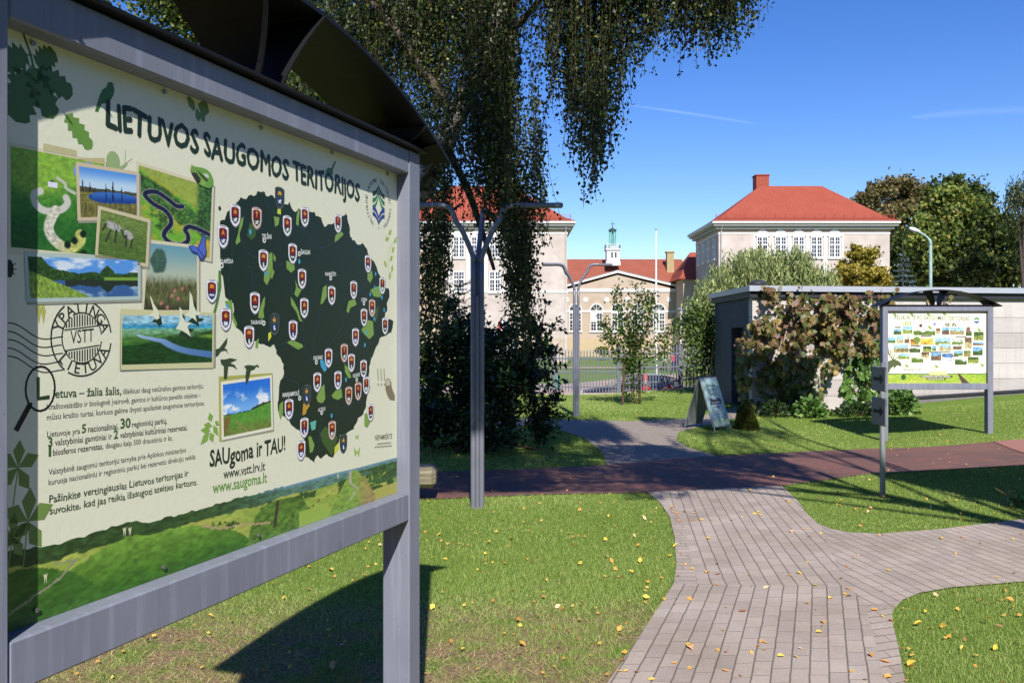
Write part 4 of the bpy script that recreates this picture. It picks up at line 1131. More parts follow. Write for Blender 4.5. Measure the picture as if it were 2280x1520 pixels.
    for x, y, s in ((795, 972, .6), (795, 1006, 1.)):
        k = Ink(); t, z = pan(x, y)
        k.poly([(t, z), (t - .024 * s, z + .022 * s), (t - .018 * s, z - .016 * s), (t - .002, z - .004), (t + .014 * s, z - .022 * s), (t + .022 * s, z + .018 * s)], (154, 186, 84), 3)
        k.build('butterfly_print', pl)
    k = Ink(); k.px([(858, 845), (866, 842), (871, 850), (872, 862), (879, 880), (879, 892), (868, 890), (862, 880), (858, 866)], (128, 118, 92), 3); k.px([(859, 846), (868, 845), (868, 858), (860, 858)], (196, 194, 168), 4); k.build('owl_print', pl)
    k = Ink()
    for x in (841, 848, 855): k.stroke([pan(x, 822), pan(x + 1, 846)], .008, (150, 156, 130), 2); k.disc(pan(x + 1, 856), .006, (150, 156, 130), 2, 10)
    k.build('exclamation_print', pl)
    k = Ink()
    for p0, p1, w in (((432, 225), (420, 236), .022), ((440, 232), (466, 250), .022), ((438, 240), (442, 272), .010), ((444, 250), (456, 272), .010)):
        a, e = Vector(pan(*p0)), Vector(pan(*p1)); d = e - a; q = Vector((-d.y, d.x)).normalized() * w; k.poly([a, a + d * .3 + q * .8, a + d * .7 + q, e, a + d * .7 - q, a + d * .3 - q * .8], (104, 132, 78), 3)
    k.build('leaf_print', pl)
    k = Ink(); k.px([(96, 319), (170, 335), (170, 350), (96, 336)], (190, 184, 140), 4); k.px([(232, 352), (233, 366), (190, 360), (172, 352)], (190, 180, 132), 4); k.build('tape_print', pl)
    for x, y in ((71, 97), (365, 205), (580, 285), (738, 340), (862, 388), (79, 1357), (363, 1262), (574, 1191)):
        t, z = pan(x, y)
        MB().tube([(t, -.001, z), (t, -.006, z)], .006, 8).build('screw', M_screw, pl)
    return root

BOARD1 = big_board()

# second board, further off: same frame, another poster
def im_collage(u, v):
    rg = np.random.default_rng(11)
    c = np.tile(A(226, 228, 204), (len(u), 1)); f = fbm(u * 120, v * 90, 3)
    hz = .13 + .01 * vnoise(u * 14, u * 0, 2)
    c = lay(c, v < hz, shade(lay(np.tile(A(120, 164, 54), (len(u), 1)), fbm(u * 6, v * 30, 4), (190, 186, 84)), f, .5))
    c = lay(c, (v > hz - .012) & (v < hz), (60, 104, 60))
    sky_, grn = [(120, 170, 220), (150, 190, 226), (196, 206, 190), (96, 150, 210)], [(96, 120, 56), (130, 142, 70), (70, 92, 50), (150, 136, 90), (110, 90, 70), (170, 160, 120)]
    rects = [(.06, .67, .15, .76), (.15, .68, .26, .80), (.26, .66, .49, .77), (.49, .68, .54, .77), (.55, .67, .63, .78), (.63, .67, .78, .78), (.79, .65, .86, .79), (.87, .59, .98, .72), (.0, .55, .09, .64), (.09, .55, .17, .66), (.17, .55, .23, .66), (.23, .53, .32, .62), (.33, .53, .47, .63), (.48, .52, .64, .64), (.65, .52, .77, .62), (.78, .47, .86, .64), (.86, .52, .98, .58), (.06, .42, .22, .54), (.22, .42, .34, .52), (.36, .42, .45, .52), (.45, .44, .50, .53), (.52, .44, .65, .55), (.66, .46, .76, .54), (.77, .36, .85, .46), (.86, .38, .97, .51), (.11, .33, .23, .42), (.24, .28, .37, .41), (.34, .34, .43, .44), (.44, .31, .55, .43), (.55, .27, .67, .42), (.68, .25, .81, .37), (.81, .27, .93, .37), (.67, .37, .77, .46)]
    for i, (x0, y0, x1, y1) in enumerate(rects):
        m_ = (u > x0) & (u < x1) & (v > y0) & (v < y1); w = (v - y0) / (y1 - y0)
        top, bot = A(*sky_[i % 4]), A(*grn[(i * 5 + 2) % 6])
        if i % 4 == 3: top = A(*grn[(i + 1) % 6])
        if i == 11: top, bot = A(150, 60, 40), A(176, 130, 60)
        if i == 12: top, bot = A(206, 186, 90), A(196, 166, 70)
        if i == 29: top, bot = A(86, 120, 160), A(190, 200, 214)
        hzl = .42 + .25 * vnoise(u * 22 + i, u * 0 + i, i)
        pc = lay(np.tile(bot, (len(u), 1)), sstep(hzl - .06, hzl + .06, w), top); pc = shade(pc, fbm(u * 90 + i * 7, v * 110, i), 1.2)
        edge = np.minimum(np.minimum(u - x0, x1 - u), np.minimum(v - y0, y1 - v) * .73)
        pc = lay(pc, edge < .0045, (228, 226, 208)); c = lay(c, m_, pc)
    for x0, y0, x1, y1 in ((.08, .765, .14, .785), (.34, .645, .45, .66), (.69, .635, .80, .648), (.24, .515, .34, .53), (.10, .45, .25, .465), (.66, .37, .72, .385), (.44, .425, .64, .44)):
        c = lay(c, (u > x0) & (u < x1) & (v > y0) & (v < y1), (78, 78, 70))
    c = lay(c, sstep(.04, .03, np.hypot(u - .30, (v - .60) * .75)), (112, 132, 62)); c = lay(c, sstep(.03, .015, np.hypot((u - .165), (v - .085) * .6)), (50, 84, 48))
    c = lay(c, (np.abs(u - .515) < .09) & (v > .115) & (v < .17), shade(np.tile(A(204, 206, 150), (len(u), 1)), f, .4))
    c = lay(c, (u - .72 - (.13 - v) * .35 > -.01) & (u - .72 - (.13 - v) * .75 < .012) & (v < .135), (84, 66, 60))
    c = lay(c, (u > .34) & (u < .66) & (v > .075) & (v < .108), (66, 64, 50)); c = lay(c, (u > .40) & (u < .59) & (v > .048) & (v < .074), (66, 64, 50))
    for x in (.16, .185, .21, .235): c = lay(c, (np.abs(u - x) < .006) & (v > .80) & (v < .86), (150, 176, 84))
    for x, y in ((.08, .95), (.25, .955), (.42, .95), (.58, .96), (.93, .74), (.43, .775), (.5, .23), (.2, .24), (.96, .25)):
        c = lay(c, sstep(.02, .012, np.hypot(u - x + (v - y) * .5, (v - y) * .8)), (120, 150, 66))
    c = lay(c, sstep(.02, .012, np.hypot(u - .34, (v - .80) * .7)), (96, 60, 60)); c = lay(c, sstep(.016, .01, np.hypot(u - .48, (v - .82) * .7)), (120, 120, 190))
    c = lay(c, (np.hypot((u - .82), (v - .74) * .5) < .022), (128, 96, 86))
    for x in (.61, .68): c = lay(c, (np.abs(u - x) < .022) & (np.abs(v - .81) < .02) & (f > .42), (84, 84, 66))
    return c

def small_board():
    b0 = G(2197, 965)
    xr, xl = (2203 - CX) / F * 15.46, (1960 - CX) / F * 15.46
    ang = 0.015
    root = empty('info_board', (xl + .142 + .02, 15.46, -0.2), ang, 'grey metal information board with a collage poster standing before the concrete wall', 'information board', 'grey roofed information boards')
    board_frame(root)
    pl = MB().bx(-.041, 1.771, 0, .02, 1.1125, 2.4165).build('panel', M_cream, root)
    x0, x1, z0, z1 = -.04, 1.77, 1.113, 2.416
    print_grid('poster', pl, ((x0, z1), (x1, z1), (x1, z0), (x0, z0)), im_collage, 300, 230, 1, True)
    k = Ink(); w, h = x1 - x0, z1 - z0; uv = lambda a, e: (x0 + a * w, z0 + e * h)
    k.text('KELIAUKITE PO SAUGOMAS TERITORIJAS', uv(.075, .885), uv(.835, .870), (70, 72, 60), 3, .004, 1.5, local=True)
    k.build('heading', pl); k = Ink()
    k.text('SAUgoma ir TAU!', uv(.165, .175), uv(.36, .175), (70, 76, 60), 3, .01, 1.2, local=True)
    k.build('slogan', pl); k = Ink()
    k.text('NACIONALINIS LANKYTOJŲ CENTRAS –', uv(.35, .084), uv(.65, .084), (236, 236, 226), 3, .02, 1.2, local=True)
    for i in range(10): a = uv(.41 + i * .017, .055); k.poly([a, (a[0] + .022, a[1]), (a[0] + .022, a[1] + .014), (a[0], a[1] + .014)], (214, 214, 200), 3)
    for yy in (.185, .155):
        for i in range(6): a = uv(.665 + i * .022, yy); k.poly([a, (a[0] + .03, a[1]), (a[0] + .03, a[1] + .009), (a[0], a[1] + .009)], (150, 152, 138), 3)
    k.stroke([uv(.25, .845), uv(.83, .84)], .006, (176, 180, 160), 3)
    k.build('web_address', pl)
    k = Ink(); c = uv(.905, .875); n = 30
    k.stroke([(c[0] + .075 * math.cos(2 * math.pi * i / n), c[1] + .08 * math.sin(2 * math.pi * i / n)) for i in range(n)], .004, (150, 160, 160), 3, True)
    for sg in (-1, 1):
        k.poly([(c[0], c[1] + .055), (c[0] + sg * .045, c[1] + .035), (c[0] + sg * .045, c[1] - .004), (c[0], c[1] + .02)], (74, 140, 84), 3)
        k.poly([(c[0], c[1] - .015), (c[0] + sg * .045, c[1] - .012), (c[0] + sg * .045, c[1] - .04), (c[0], c[1] - .06)], (66, 92, 160), 3)
    k.build('emblem', pl)
    k = Ink()
    ms = [(-.041, .14), (.035, .19), (.06, .24), (.10, .235), (.135, .21), (.15, .17), (.135, .155), (.10, .17), (.085, .14), (.07, .16), (.02, .12), (.01, .115), (-.0, .1)]
    k.poly([uv(.0, .14), uv(.0, .30), uv(.03, .315), uv(.055, .33), uv(.065, .335), uv(.11, .315), (uv(.14, .28)), uv(.147, .245), uv(.13, .235), uv(.105, .25), uv(.085, .225), uv(.073, .20), uv(.065, .235), uv(.035, .20), uv(.02, .15)], (84, 94, 62), 4)
    for pts in ([(.055, .33), (.03, .38), (.0, .44)], [(.03, .38), (.035, .46)], [(.02, .40), (.01, .50)], [(.06, .33), (.075, .40)], [(.05, .345), (.05, .43)], [(.075, .33), (.12, .37)]):
        k.stroke([uv(*p) for p in pts], .014, (84, 94, 62), 4)
    k.build('moose_print', pl)
    return root
BOARD2 = small_board()
# ------------------------------------------------------------------ school buildings far behind
M_stucco = simple('pinkish_stucco', C(166, 155, 148), .95, scale=.7, c2=C(194, 182, 175), bumps=.3, bscale=5, detail=10)
M_stucco2 = simple('tan_stucco', C(168, 151, 136), .95, scale=.9, c2=C(182, 166, 151), bumps=.15, bscale=9)
M_yellow = simple('yellow_plinth', C(178, 160, 132), .95, scale=1.2, var=.05)
M_white = simple('white_trim', C(208, 206, 204), .7, scale=3, var=.03)
M_gutter = simple('grey_cornice', C(150, 150, 148), .6, scale=2, var=.05)
M_frame = simple('white_window_frame', C(212, 212, 210), .5, scale=3, var=.02)
m, nt, b = newmat('window_glass')
oi = nd(nt, 'ShaderNodeTexNoise'); oi.inputs['Scale'].default_value = .6; nt.links.new(obj_coord(nt), oi.inputs[0])
r = ramp(nt, oi.outputs[0], [(.35, C(30, 28, 32)), (.65, C(70, 72, 92))]); nt.links.new(r.outputs[0], b.inputs['Base Color'])
b.inputs['Roughness'].default_value = .06; b.inputs['Specular IOR Level'].default_value = .6
M_glass = m

def roofmat(name, ca, cb, seam, vertical=True):
    m, nt, b = newmat(name)
    oc = obj_coord(nt); sp = nd(nt, 'ShaderNodeSeparateXYZ'); nt.links.new(oc, sp.inputs[0])
    f = math_n(nt, 'FRACT', math_n(nt, 'DIVIDE', sp.outputs[0 if vertical else 2], seam))
    ln = ramp(nt, f, [(.0, (.75, .75, .75, 1)), (.12, (1, 1, 1, 1)), (.88, (1, 1, 1, 1)), (1, (.8, .8, .8, 1))]).outputs[0]
    n = noise(nt, oc, .9, 5); n2 = noise(nt, oc, 6, 4)
    c = ramp(nt, n, [(.3, ca), (.7, cb)]).outputs[0]
    c = mixc(nt, .35, c, ramp(nt, n2, [(.3, tuple(v * .8 for v in ca[:3]) + (1,)), (.7, cb)]).outputs[0])
    nt.links.new(mixc(nt, 1.0, c, ln, 'MULTIPLY'), b.inputs['Base Color'])
    b.inputs['Roughness'].default_value = .75; b.inputs['Specular IOR Level'].default_value = .25
    bump(nt, b, f, .3, .03)
    return m
M_roof = roofmat('red_metal_roof', C(144, 68, 52), C(154, 78, 60), .35)
M_tiles = roofmat('brown_roof_tiles', C(136, 74, 58), C(148, 86, 68), .38, False)
M_copper = simple('green_copper', C(86, 150, 138), .6, scale=4, c2=C(120, 176, 160))
M_dkcop = simple('dark_copper', C(44, 66, 58), .5, scale=4)
M_brick = simple('buff_brick', C(176, 160, 120), .9, scale=9, c2=C(150, 132, 96))

def window_mesh(w, h, cols, pedi=False):
    """frame in MB, panes in MB; local x across, z up, front towards -y"""
    fr, gl = MB(), MB(); t = .085
    fr.bx(-w / 2 - .1, w / 2 + .1, -.14, .02, -.16, 0); fr.bx(-w / 2, -w / 2 + t, -.09, .0, 0, h); fr.bx(w / 2 - t, w / 2, -.09, .0, 0, h)
    fr.bx(-w / 2 + t, w / 2 - t, -.09, .0, h - t, h); fr.bx(-.07, .07, -.10, .0, 0, h - t); fr.bx(-w / 2 + t, -.07, -.095, .0, h * .58, h * .58 + .12); fr.bx(.07, w / 2 - t, -.095, .0, h * .58, h * .58 + .12)
    fr.bx(-w / 2 + t, -.07, -.09, .0, 0, t); fr.bx(.07, w / 2 - t, -.09, .0, 0, t)
    for sg in (-1, 1):
        xc = sg * (w / 4 + .0); fr.bx(xc - .022, xc + .022, -.075, .0, t, h - t)
        for z in (h * .2, h * .39, h * .79): fr.bx(min(sg * .07, sg * (w / 2 - t)), max(sg * .07, sg * (w / 2 - t)), -.07, .0, z - .022, z + .022)
    gl.bx(-w / 2 + .05, w / 2 - .05, -.045, -.005, .05, h - .05)
    if pedi:
        fr.prism([(-w / 2 - .2, -.10, h + .02), (w / 2 + .2, -.10, h + .02), (w / 2 + .2, -.10, h + .14), (0, -.10, h + .95), (-w / 2 - .2, -.10, h + .14)], (0, .12, 0))
    return fr, gl

def put_windows(parent, spots, w, h, pedi, store):
    """spots: local (x, y, z, rz)"""
    for s in spots:
        key = (w, h, pedi)
        if key not in store:
            fr, gl = window_mesh(w, h, 2, pedi)
            a = fr.build('window', M_frame, parent); g = gl.build('pane', M_glass, a); store[key] = (a, g)
        else:
            a0, g0 = store[key]; a = a0.copy(); col.objects.link(a); a.parent = parent; g = g0.copy(); col.objects.link(g); g.parent = a
        a.location = s[:3]; a.rotation_euler = (0, 0, s[3])

def hip(x0, x1, y0, y1, ze, rx0, rx1, ry, zr, flare=True):
    """hip roof, a little flatter near the eaves"""
    q = MB(); e = [(x0, y0), (x1, y0), (x1, y1), (x0, y1)]
    f = .16; zf = ze + (zr - ze) * .10
    rid = [(rx0, ry), (rx1, ry), (rx1, ry), (rx0, ry)]
    mid = [(a + (c - a) * f, b_ + (d - b_) * f) for (a, b_), (c, d) in zip(e, rid)]
    v = [(*p, ze) for p in e] + [(*p, zf) for p in mid] + [(rx0, ry, zr), (rx1, ry, zr)]
    q.add(v, [(0, 1, 5, 4), (1, 2, 6, 5), (2, 3, 7, 6), (3, 0, 4, 7), (4, 5, 9, 8), (5, 6, 9), (6, 7, 8, 9), (7, 4, 8)])
    q.add([(*p, ze - .02) for p in e], [(3, 2, 1, 0)])
    return q

def wing(label, px0, px1, rpx0, rpx1, chim, win_px, side=True):
    Y = 85.0; x0, x1 = P(px0, 0, Y).x, P(px1, 0, Y).x; yb = 95.5
    zb, ze = -1.2, P(0, 497, Y).z; root = empty('school_wing', (x0, Y, zb), 0, label, 'building')
    W, D, H = x1 - x0, yb - Y, ze - zb
    zstr = P(0, 652, Y).z - zb; zband = P(0, 521, Y).z - zb; zpl = P(0, 752, Y).z - zb
    MB().bx(0, W, 0, D, 0, H - .6).build('wall', [M_stucco], root)
    q = MB()
    q.bx(-.06, W + .06, -.06, 0 - .001, zstr, zstr + .22); q.bx(-.05, W + .05, -.05, -.001, zband, zband + .16)
    q.bx(-.06, -.001, 0, D, zstr, zstr + .22)
    q.bx(-.05, -.001, 0, D, zband, zband + .16)
    q.build('string_course', M_white, root)
    MB().bx(.02, W - .02, -.03, -.002, zband + .17, H - .62).build('frieze', M_stucco2, root)
    MB().bx(.01, W - .01, -.04, -.002, 0, zpl).build('plinth', M_stucco2, root)
    q = MB(); q.bx(-.35, W + .35, -.35, D + .35, H - .6, H - .32); q.bx(-.62, W + .62, -.62, D + .62, H - .32, H - .12); q.build('cornice', M_gutter, root)
    MB().bx(-.80, W + .80, -.80, D + .8, H - .12, H + .14, 0, .05).build('gutter', M_white, root)
    ry, zr = D / 2, P(0, 414, 90.2).z - zb
    rx0, rx1 = P(rpx0, 0, 90.2).x - x0, P(rpx1, 0, 90.2).x - x0
    rf = hip(-.8, W + .8, -.8, D + .8, H + .141, rx0, rx1, ry, zr).build('roof', M_roof, root)
    a, b_, t = chim; ca, cb = P(a, 0, 91).x - x0, P(b_, 0, 91).x - x0
    MB().bx(ca, cb, ry + .2, ry + 1.6, zr - 1.6, P(0, t, 91).z - zb).bx(ca - .08, cb + .08, ry + .12, ry + 1.68, P(0, t, 91).z - zb, P(0, t, 91).z - zb + .12).build('chimney', M_roof, rf)
    q = MB()
    n = 19
    for i in range(n):
        x = -.3 + (W + .6) * i / (n - 1); q.bx(x - .03, x + .03, -.32, -.26, H + .2, H + .85)
    for z in (.42, .62, .8): q.bx(-.4, W + .4, -.31, -.28, H + z, H + z + .03)
    q.build('snow_guard', M_roof, rf)
    q = MB()
    for x in ((.25,) if side else (W - .15,)): q.tube([(x, -.12, 0), (x, -.12, H - .7), (x, -.5, H - .35)], .07, 8)
    q.build('downpipe', M_white, root)
    st = {}
    top = P(0, 573, Y).z - zb; low = P(0, 650, Y).z - zb; ww = 1.12; hh = P(0, 527, Y).z - zb - top
    spots = [(P(p, 0, Y).x - x0, -.003, top, 0) for p in win_px]
    put_windows(root, spots, ww, hh, True, st)
    put_windows(root, [(s[0], s[1], low, 0) for s in spots], ww, hh, False, st)
    put_windows(root, [(s[0], s[1], 1.6, 0) for s in spots], ww, hh, False, st)
    if side:
        put_windows(root, [(-.003, y, top, -math.pi / 2) for y in (1.8, 4.2, 6.6, 9.0)], ww, hh, False, st)
    q = MB()
    for s in spots:
        for dx in (-.8, .8): q.bx(s[0] + dx - .07, s[0] + dx + .07, -.035, -.002, zstr + .23, zband)
    q.build('pilaster_strip', M_white, root)
    return root, x0, Y, zb, W, D, H

WR = wing('pale three-storey school wing with red hipped roof standing behind the willow', 1600, 1981, 1692, 1830, (1681, 1709, 393), (1697, 1738, 1778, 1818, 1858))
WL = wing('pale school wing with red hipped roof seen through the birch branches', 875, 1263, 1000, 1141, (1121, 1142, 392), (982, 1022, 1062, 1102, 1142), side=False)
# rear link of the right wing, lower roof
r, x0, Y, zb, W, D, H = WR
q = MB(); q.bx(-1.4, -.01, D + .1, D + 9, 0, 9.4); q.build('rear_wall', M_stucco2, r)
q = hip(-2.0, 3, D - .4, D + 9.5, 9.41, .2, 2, D + 4, 12.8); q.build('rear_roof', M_roof, r)
# yellow porch at the foot of the left wing
r, x0, Y, zb, W, D, H = WL
xa, xb = P(925, 0, 84).x - x0, P(988, 0, 84).x - x0
q = MB(); q.bx(xa, xb, -1.0, -.07, 0, P(0, 560, 84).z - zb)
q.build('brick_bay', M_yellow, r)
q = MB()
for i in range(5):
    x = xa + (xb - xa) * (i + .5) / 5; q.bx(x - .10, x + .10, -1.14, -1.002, 0, P(0, 566, 84).z - zb)
q.build('bay_rib', M_stucco2, r)
# flags by the left wing
fl = empty('flag_cluster', on_ground(P(1119, 0, 83).x, 83), 0, 'small red, white and blue flags hanging by the pale wing wall', 'flags')
zf = P(0, 722, 83).z - fl.location.z
MB().tube([(0, 0, 0), (0, 0, zf + .4)], .04, 6).build('pole', M_white, fl)
for i, c in enumerate(((170, 40, 50), (226, 226, 226), (50, 60, 130))):
    q = MB(); xx = -.42 + i * .3
    q.prism([(xx, -.06, zf - .6), (xx + .26, -.02, zf - .7), (xx + .28, -.05, zf + .3), (xx + .02, -.03, zf + .34)], (0, .02, 0)); q.build('flag', simple('flag_cloth_%s' % 'abc'[i], C(*c), .8), fl)

# hall between the wings
Yh = 100.0
hx0, hx1 = P(1240, 0, Yh).x, P(1517, 0, Yh).x
hz = -1.0
hall = empty('school_hall', (hx0, Yh, hz), 0, 'tan assembly hall with white pediment, arched windows and green roof lantern', 'building')
W = hx1 - hx0; ze = P(0, 641, Yh).z - hz; zap = P(0, 612, Yh).z - hz; xm = P(1375, 0, Yh).x - hx0
gx0 = P(1252, 0, Yh).x - hx0; gx1 = W
q = MB(); q.bx(0, W, 0, 10, 0, ze - .3); q.prism([(gx0, .05, ze - .3), (gx1, .05, ze - .3), (xm, .05, zap)], (0, .4, 0)); q.build('wall', M_stucco2, hall)
q = MB()
q.bx(-.1, W + .1, -.12, -.002, ze - .3, ze - .1); q.bx(0, W, -.1, -.002, P(0, 650, Yh).z - hz, P(0, 646, Yh).z - hz + .12)
zb2 = P(0, 694, Yh).z - hz; q.bx(0, W, -.07, -.002, zb2 - .08, zb2 + .16)
for sx, xe in ((-1, gx0 - .5), (1, gx1 + .5)):
    L = Vector((xm - xe, 0, zap + .25 - (ze - .15))); n_ = Vector((-L.z, 0, L.x)).normalized() * .34 * (1 if L.x > 0 else -1)
    a = Vector((xe, -.16, ze - .12)); e = Vector((xm, -.16, zap + .25))
    q.prism([a, e, e + Vector((0, 0, .26)), a + Vector((0, 0, .22))], (0, .19, 0))
q.build('pediment_moulding', M_white, hall)
q = MB()
for sx, xe in ((-1, gx0 - .5), (1, gx1 + .5)):
    a = Vector((xe, -.2, ze + .115)); e = Vector((xm, -.2, zap + .525)); q.prism([a, e, e + Vector((0, 0, .06)), a + Vector((0, 0, .06))], (0, 5, 0))
q.build('pediment_roof', M_gutter, hall)
MB().bx(.01, W - .01, -.09, -.002, 0, P(0, 753, Yh).z - hz).build('plinth', M_yellow, hall)
q = MB()
for p in (1262, 1304, 1351, 1397, 1443, 1490):
    c = Vector((P(p, 0, Yh).x - hx0, -.05, P(0, 667, Yh).z - hz))
    q.prism([c + Vector((.29 * math.cos(a * math.pi / 9), 0, .29 * math.sin(a * math.pi / 9))) for a in range(18)], (0, .048, 0))
q.build('round_medallion', M_white, hall)
ry, zr = 6.0, P(0, 577, 106).z - hz
xr0, xr1 = -.6, P(1548, 0, 100).x - hx0
q = MB(); ze2 = ze + .02
q.add([(xr0, .48, ze2), (xr1, .48, ze2), (xr1 - .4, 6, zr), (xr0, 6, zr), (xr0, 12.4, ze2), (xr1, 12.4, ze2), (xr0, .48, ze2 - .2), (xr1, .48, ze2 - .2), (xr1, 12.4, ze2 - .2), (xr0, 12.4, ze2 - .2)],
      [(0, 1, 2, 3), (3, 2, 5, 4), (1, 5, 2), (3, 4, 0), (6, 7, 1, 0), (7, 8, 5, 1), (9, 8, 7, 6)])
rf = q.build('roof', M_tiles, hall)
cx = P(1491, 0, 104).x - hx0
MB().bx(cx - .42, cx + .42, 3.4, 4.3, zr - 3.4, P(0, 563, 104).z - hz).bx(cx - .52, cx + .52, 3.3, 4.4, P(0, 563, 104).z - hz, P(0, 560, 104).z - hz).build('chimney', M_brick, rf)
# low link to the right
q = MB(); q.bx(W + .01, W + 2.2, .3, 6, 0, P(0, 662, Yh).z - hz); q.build('link_wall', M_stucco2, hall)
MB().bx(W + .0, W + 2.5, -.1, 6.2, P(0, 661, Yh).z - hz, P(0, 657, Yh).z - hz).build('link_roof', M_gutter, hall)
# arched windows
wst = None
for i, p in enumerate((1281, 1328, 1375, 1420, 1467)):
    xw = P(p, 0, Yh).x - hx0; z0 = P(0, 737, Yh).z - hz; hwin = zb2 - .1 - z0
    if wst is None:
        fr, gl = window_mesh(1.42, hwin, 2)
        fr.bx(-.71, .71, -.06, 0, hwin, hwin + .28)
        za = hwin + .28
        arc = [(.80 * math.cos(math.pi * k / 12), .80 * math.sin(math.pi * k / 12)) for k in range(13)]; ar2 = [(x * .84, z * .84) for x, z in arc]
        for k in range(12):
            fr.prism([(arc[k][0], -.09, za + arc[k][1]), (arc[k + 1][0], -.09, za + arc[k + 1][1]), (ar2[k + 1][0], -.09, za + ar2[k + 1][1]), (ar2[k][0], -.09, za + ar2[k][1])], (0, .088, 0))
        gl.prism([(x, -.03, za + z) for x, z in ar2], (0, .026, 0))
        for an in (45, 90, 135): a = math.radians(an); fr.tube([(0, -.05, za), (.66 * math.cos(a), -.05, za + .66 * math.sin(a))], .035, 4)
        a_ = fr.build('window', M_frame, hall); g_ = gl.build('pane', M_glass, a_); wst = (a_, g_)
    else:
        a_ = wst[0].copy(); col.objects.link(a_); g_ = wst[1].copy(); col.objects.link(g_); g_.parent = a_
    a_.location = (xw, -.003, z0)
    if i == 1: MB().bx(-.60, -.04, -.12, -.102, hwin * .50, hwin * .96).build('white_panel', M_frame, a_)
# roof lantern
lx = P(1364, 0, 103.5).x - hx0; ly = 3.6; zz = lambda py: P(0, py, 103.6).z - hz
ln = MB().bx(lx - .86, lx + .86, ly - .86, ly + .86, zz(592), zz(583)).bx(lx - .78, lx + .78, ly - .78, ly + .78, zz(583), zz(558)).bx(lx - .92, lx + .92, ly - .92, ly + .92, zz(558), zz(555)).bx(lx - .4, lx + .4, ly - .4, ly + .4, zz(555), zz(549)).build('roof_lantern', M_white, hall)
MB().bx(lx - .26, lx - .04, ly - .80, ly - .781, zz(575), zz(563)).bx(lx + .18, lx + .40, ly - .80, ly - .781, zz(575), zz(563)).build('lantern_window', M_glass, ln)
q = MB()
for i in range(9):
    for sx, sy in ((1, 0), (0, 1)):
        for e in (-.86, .86):
            t = -.86 + 1.72 * i / 8; q.tube([(lx + (t if sx else e), ly + (e if sx else t), zz(555)), (lx + (t if sx else e), ly + (e if sx else t), zz(546))], .02, 4)
for e in (-.86, .86): q.bx(lx - .86, lx + .86, ly + e - .02, ly + e + .02, zz(546), zz(546) + .05); q.bx(lx + e - .02, lx + e + .02, ly - .86, ly + .86, zz(546), zz(546) + .05)
q.build('balustrade', M_white, ln)
q = MB()
for i in range(8):
    a = i * math.pi / 4 + .3; q.tube([(lx + .40 * math.cos(a), ly + .40 * math.sin(a), zz(549)), (lx + .38 * math.cos(a), ly + .38 * math.sin(a), zz(514))], .07, 6)
q.lathe([(.16, zz(549)), (.16, zz(514))], (lx, ly, 0), 8); q.build('lantern_column', M_copper, ln)
MB().lathe([(.46, zz(516)), (.46, zz(514)), (.52, zz(512)), (.30, zz(510)), (.06, zz(507)), (.03, zz(500)), (.02, zz(492))], (lx, ly, 0), 12).bx(lx - .25, lx + .3, ly - .01, ly + .01, zz(499), zz(499) + .06).build('lantern_cap', M_dkcop, ln)

# ------------------------------------------------------------------ concrete pavilion with the climbing vine
m, nt, b = newmat('board_marked_concrete')
oc = obj_coord(nt); sp = nd(nt, 'ShaderNodeSeparateXYZ'); nt.links.new(oc, sp.inputs[0])
fz = math_n(nt, 'FRACT', math_n(nt, 'DIVIDE', sp.outputs[2], .37)); ez = math_n(nt, 'MINIMUM', fz, math_n(nt, 'SUBTRACT', 1.0, fz))
fx = math_n(nt, 'FRACT', math_n(nt, 'DIVIDE', sp.outputs[0], 1.45)); ex = math_n(nt, 'MINIMUM', fx, math_n(nt, 'SUBTRACT', 1.0, fx))
jl = math_n(nt, 'MAXIMUM', ramp(nt, ez, [(.012, (1, 1, 1, 1)), (.03, (0, 0, 0, 1))]).outputs[0], math_n(nt, 'MULTIPLY', ramp(nt, ex, [(.003, (1, 1, 1, 1)), (.008, (0, 0, 0, 1))]).outputs[0], .6))
mp = nd(nt, 'ShaderNodeMapping'); mp.inputs['Scale'].default_value = (1, 1, 5); nt.links.new(oc, mp.inputs[0])
n1 = noise(nt, mp.outputs[0], 1.2, 6, .6); n2 = noise(nt, oc, 40, 4, .7)
c = ramp(nt, n1, [(.3, C(168, 160, 158)), (.7, C(188, 180, 177))]).outputs[0]
c = mixc(nt, .35, c, ramp(nt, n2, [(.3, C(150, 142, 138)), (.7, C(208, 200, 194))]).outputs[0])
row_ = nd(nt, 'ShaderNodeTexWhiteNoise', noise_dimensions='1D'); nt.links.new(math_n(nt, 'FLOOR', math_n(nt, 'DIVIDE', sp.outputs[2], .37)), row_.inputs['W'])
c = mixc(nt, .12, c, row_.outputs[0])
mp2 = nd(nt, 'ShaderNodeMapping'); mp2.inputs['Scale'].default_value = (5, 5, .35); nt.links.new(oc, mp2.inputs[0])
c = mixc(nt, ramp(nt, noise(nt, mp2.outputs[0], 1.0, 6, .7), [(.5, (0, 0, 0, 1)), (.75, (.5, .5, .5, 1))]).outputs[0], c, C(128, 118, 110))
c = mixc(nt, math_n(nt, 'MULTIPLY', jl, .7), c, C(104, 96, 92))
nt.links.new(c, b.inputs['Base Color']); b.inputs['Roughness'].default_value = .9
bump(nt, b, math_n(nt, 'SUBTRACT', n2, jl), .35, .01)
M_conc = m
M_fascia = simple('pale_metal_fascia', C(160, 164, 174), .4, .0, .04, 2, spec=.5)
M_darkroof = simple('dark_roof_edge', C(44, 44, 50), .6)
M_plinth = simple('grey_stone_plinth', C(112, 108, 108), .85, scale=12, var=.15)
wd = Vector((6.93, 1.08, 0)).normalized(); wang = math.atan2(wd.y, wd.x)
WC = Vector((5.547, 19.7, 0.0))
pav = empty('pavilion', WC, wang, 'low concrete pavilion with flat roof and pale metal eaves, half covered by vine', 'building')
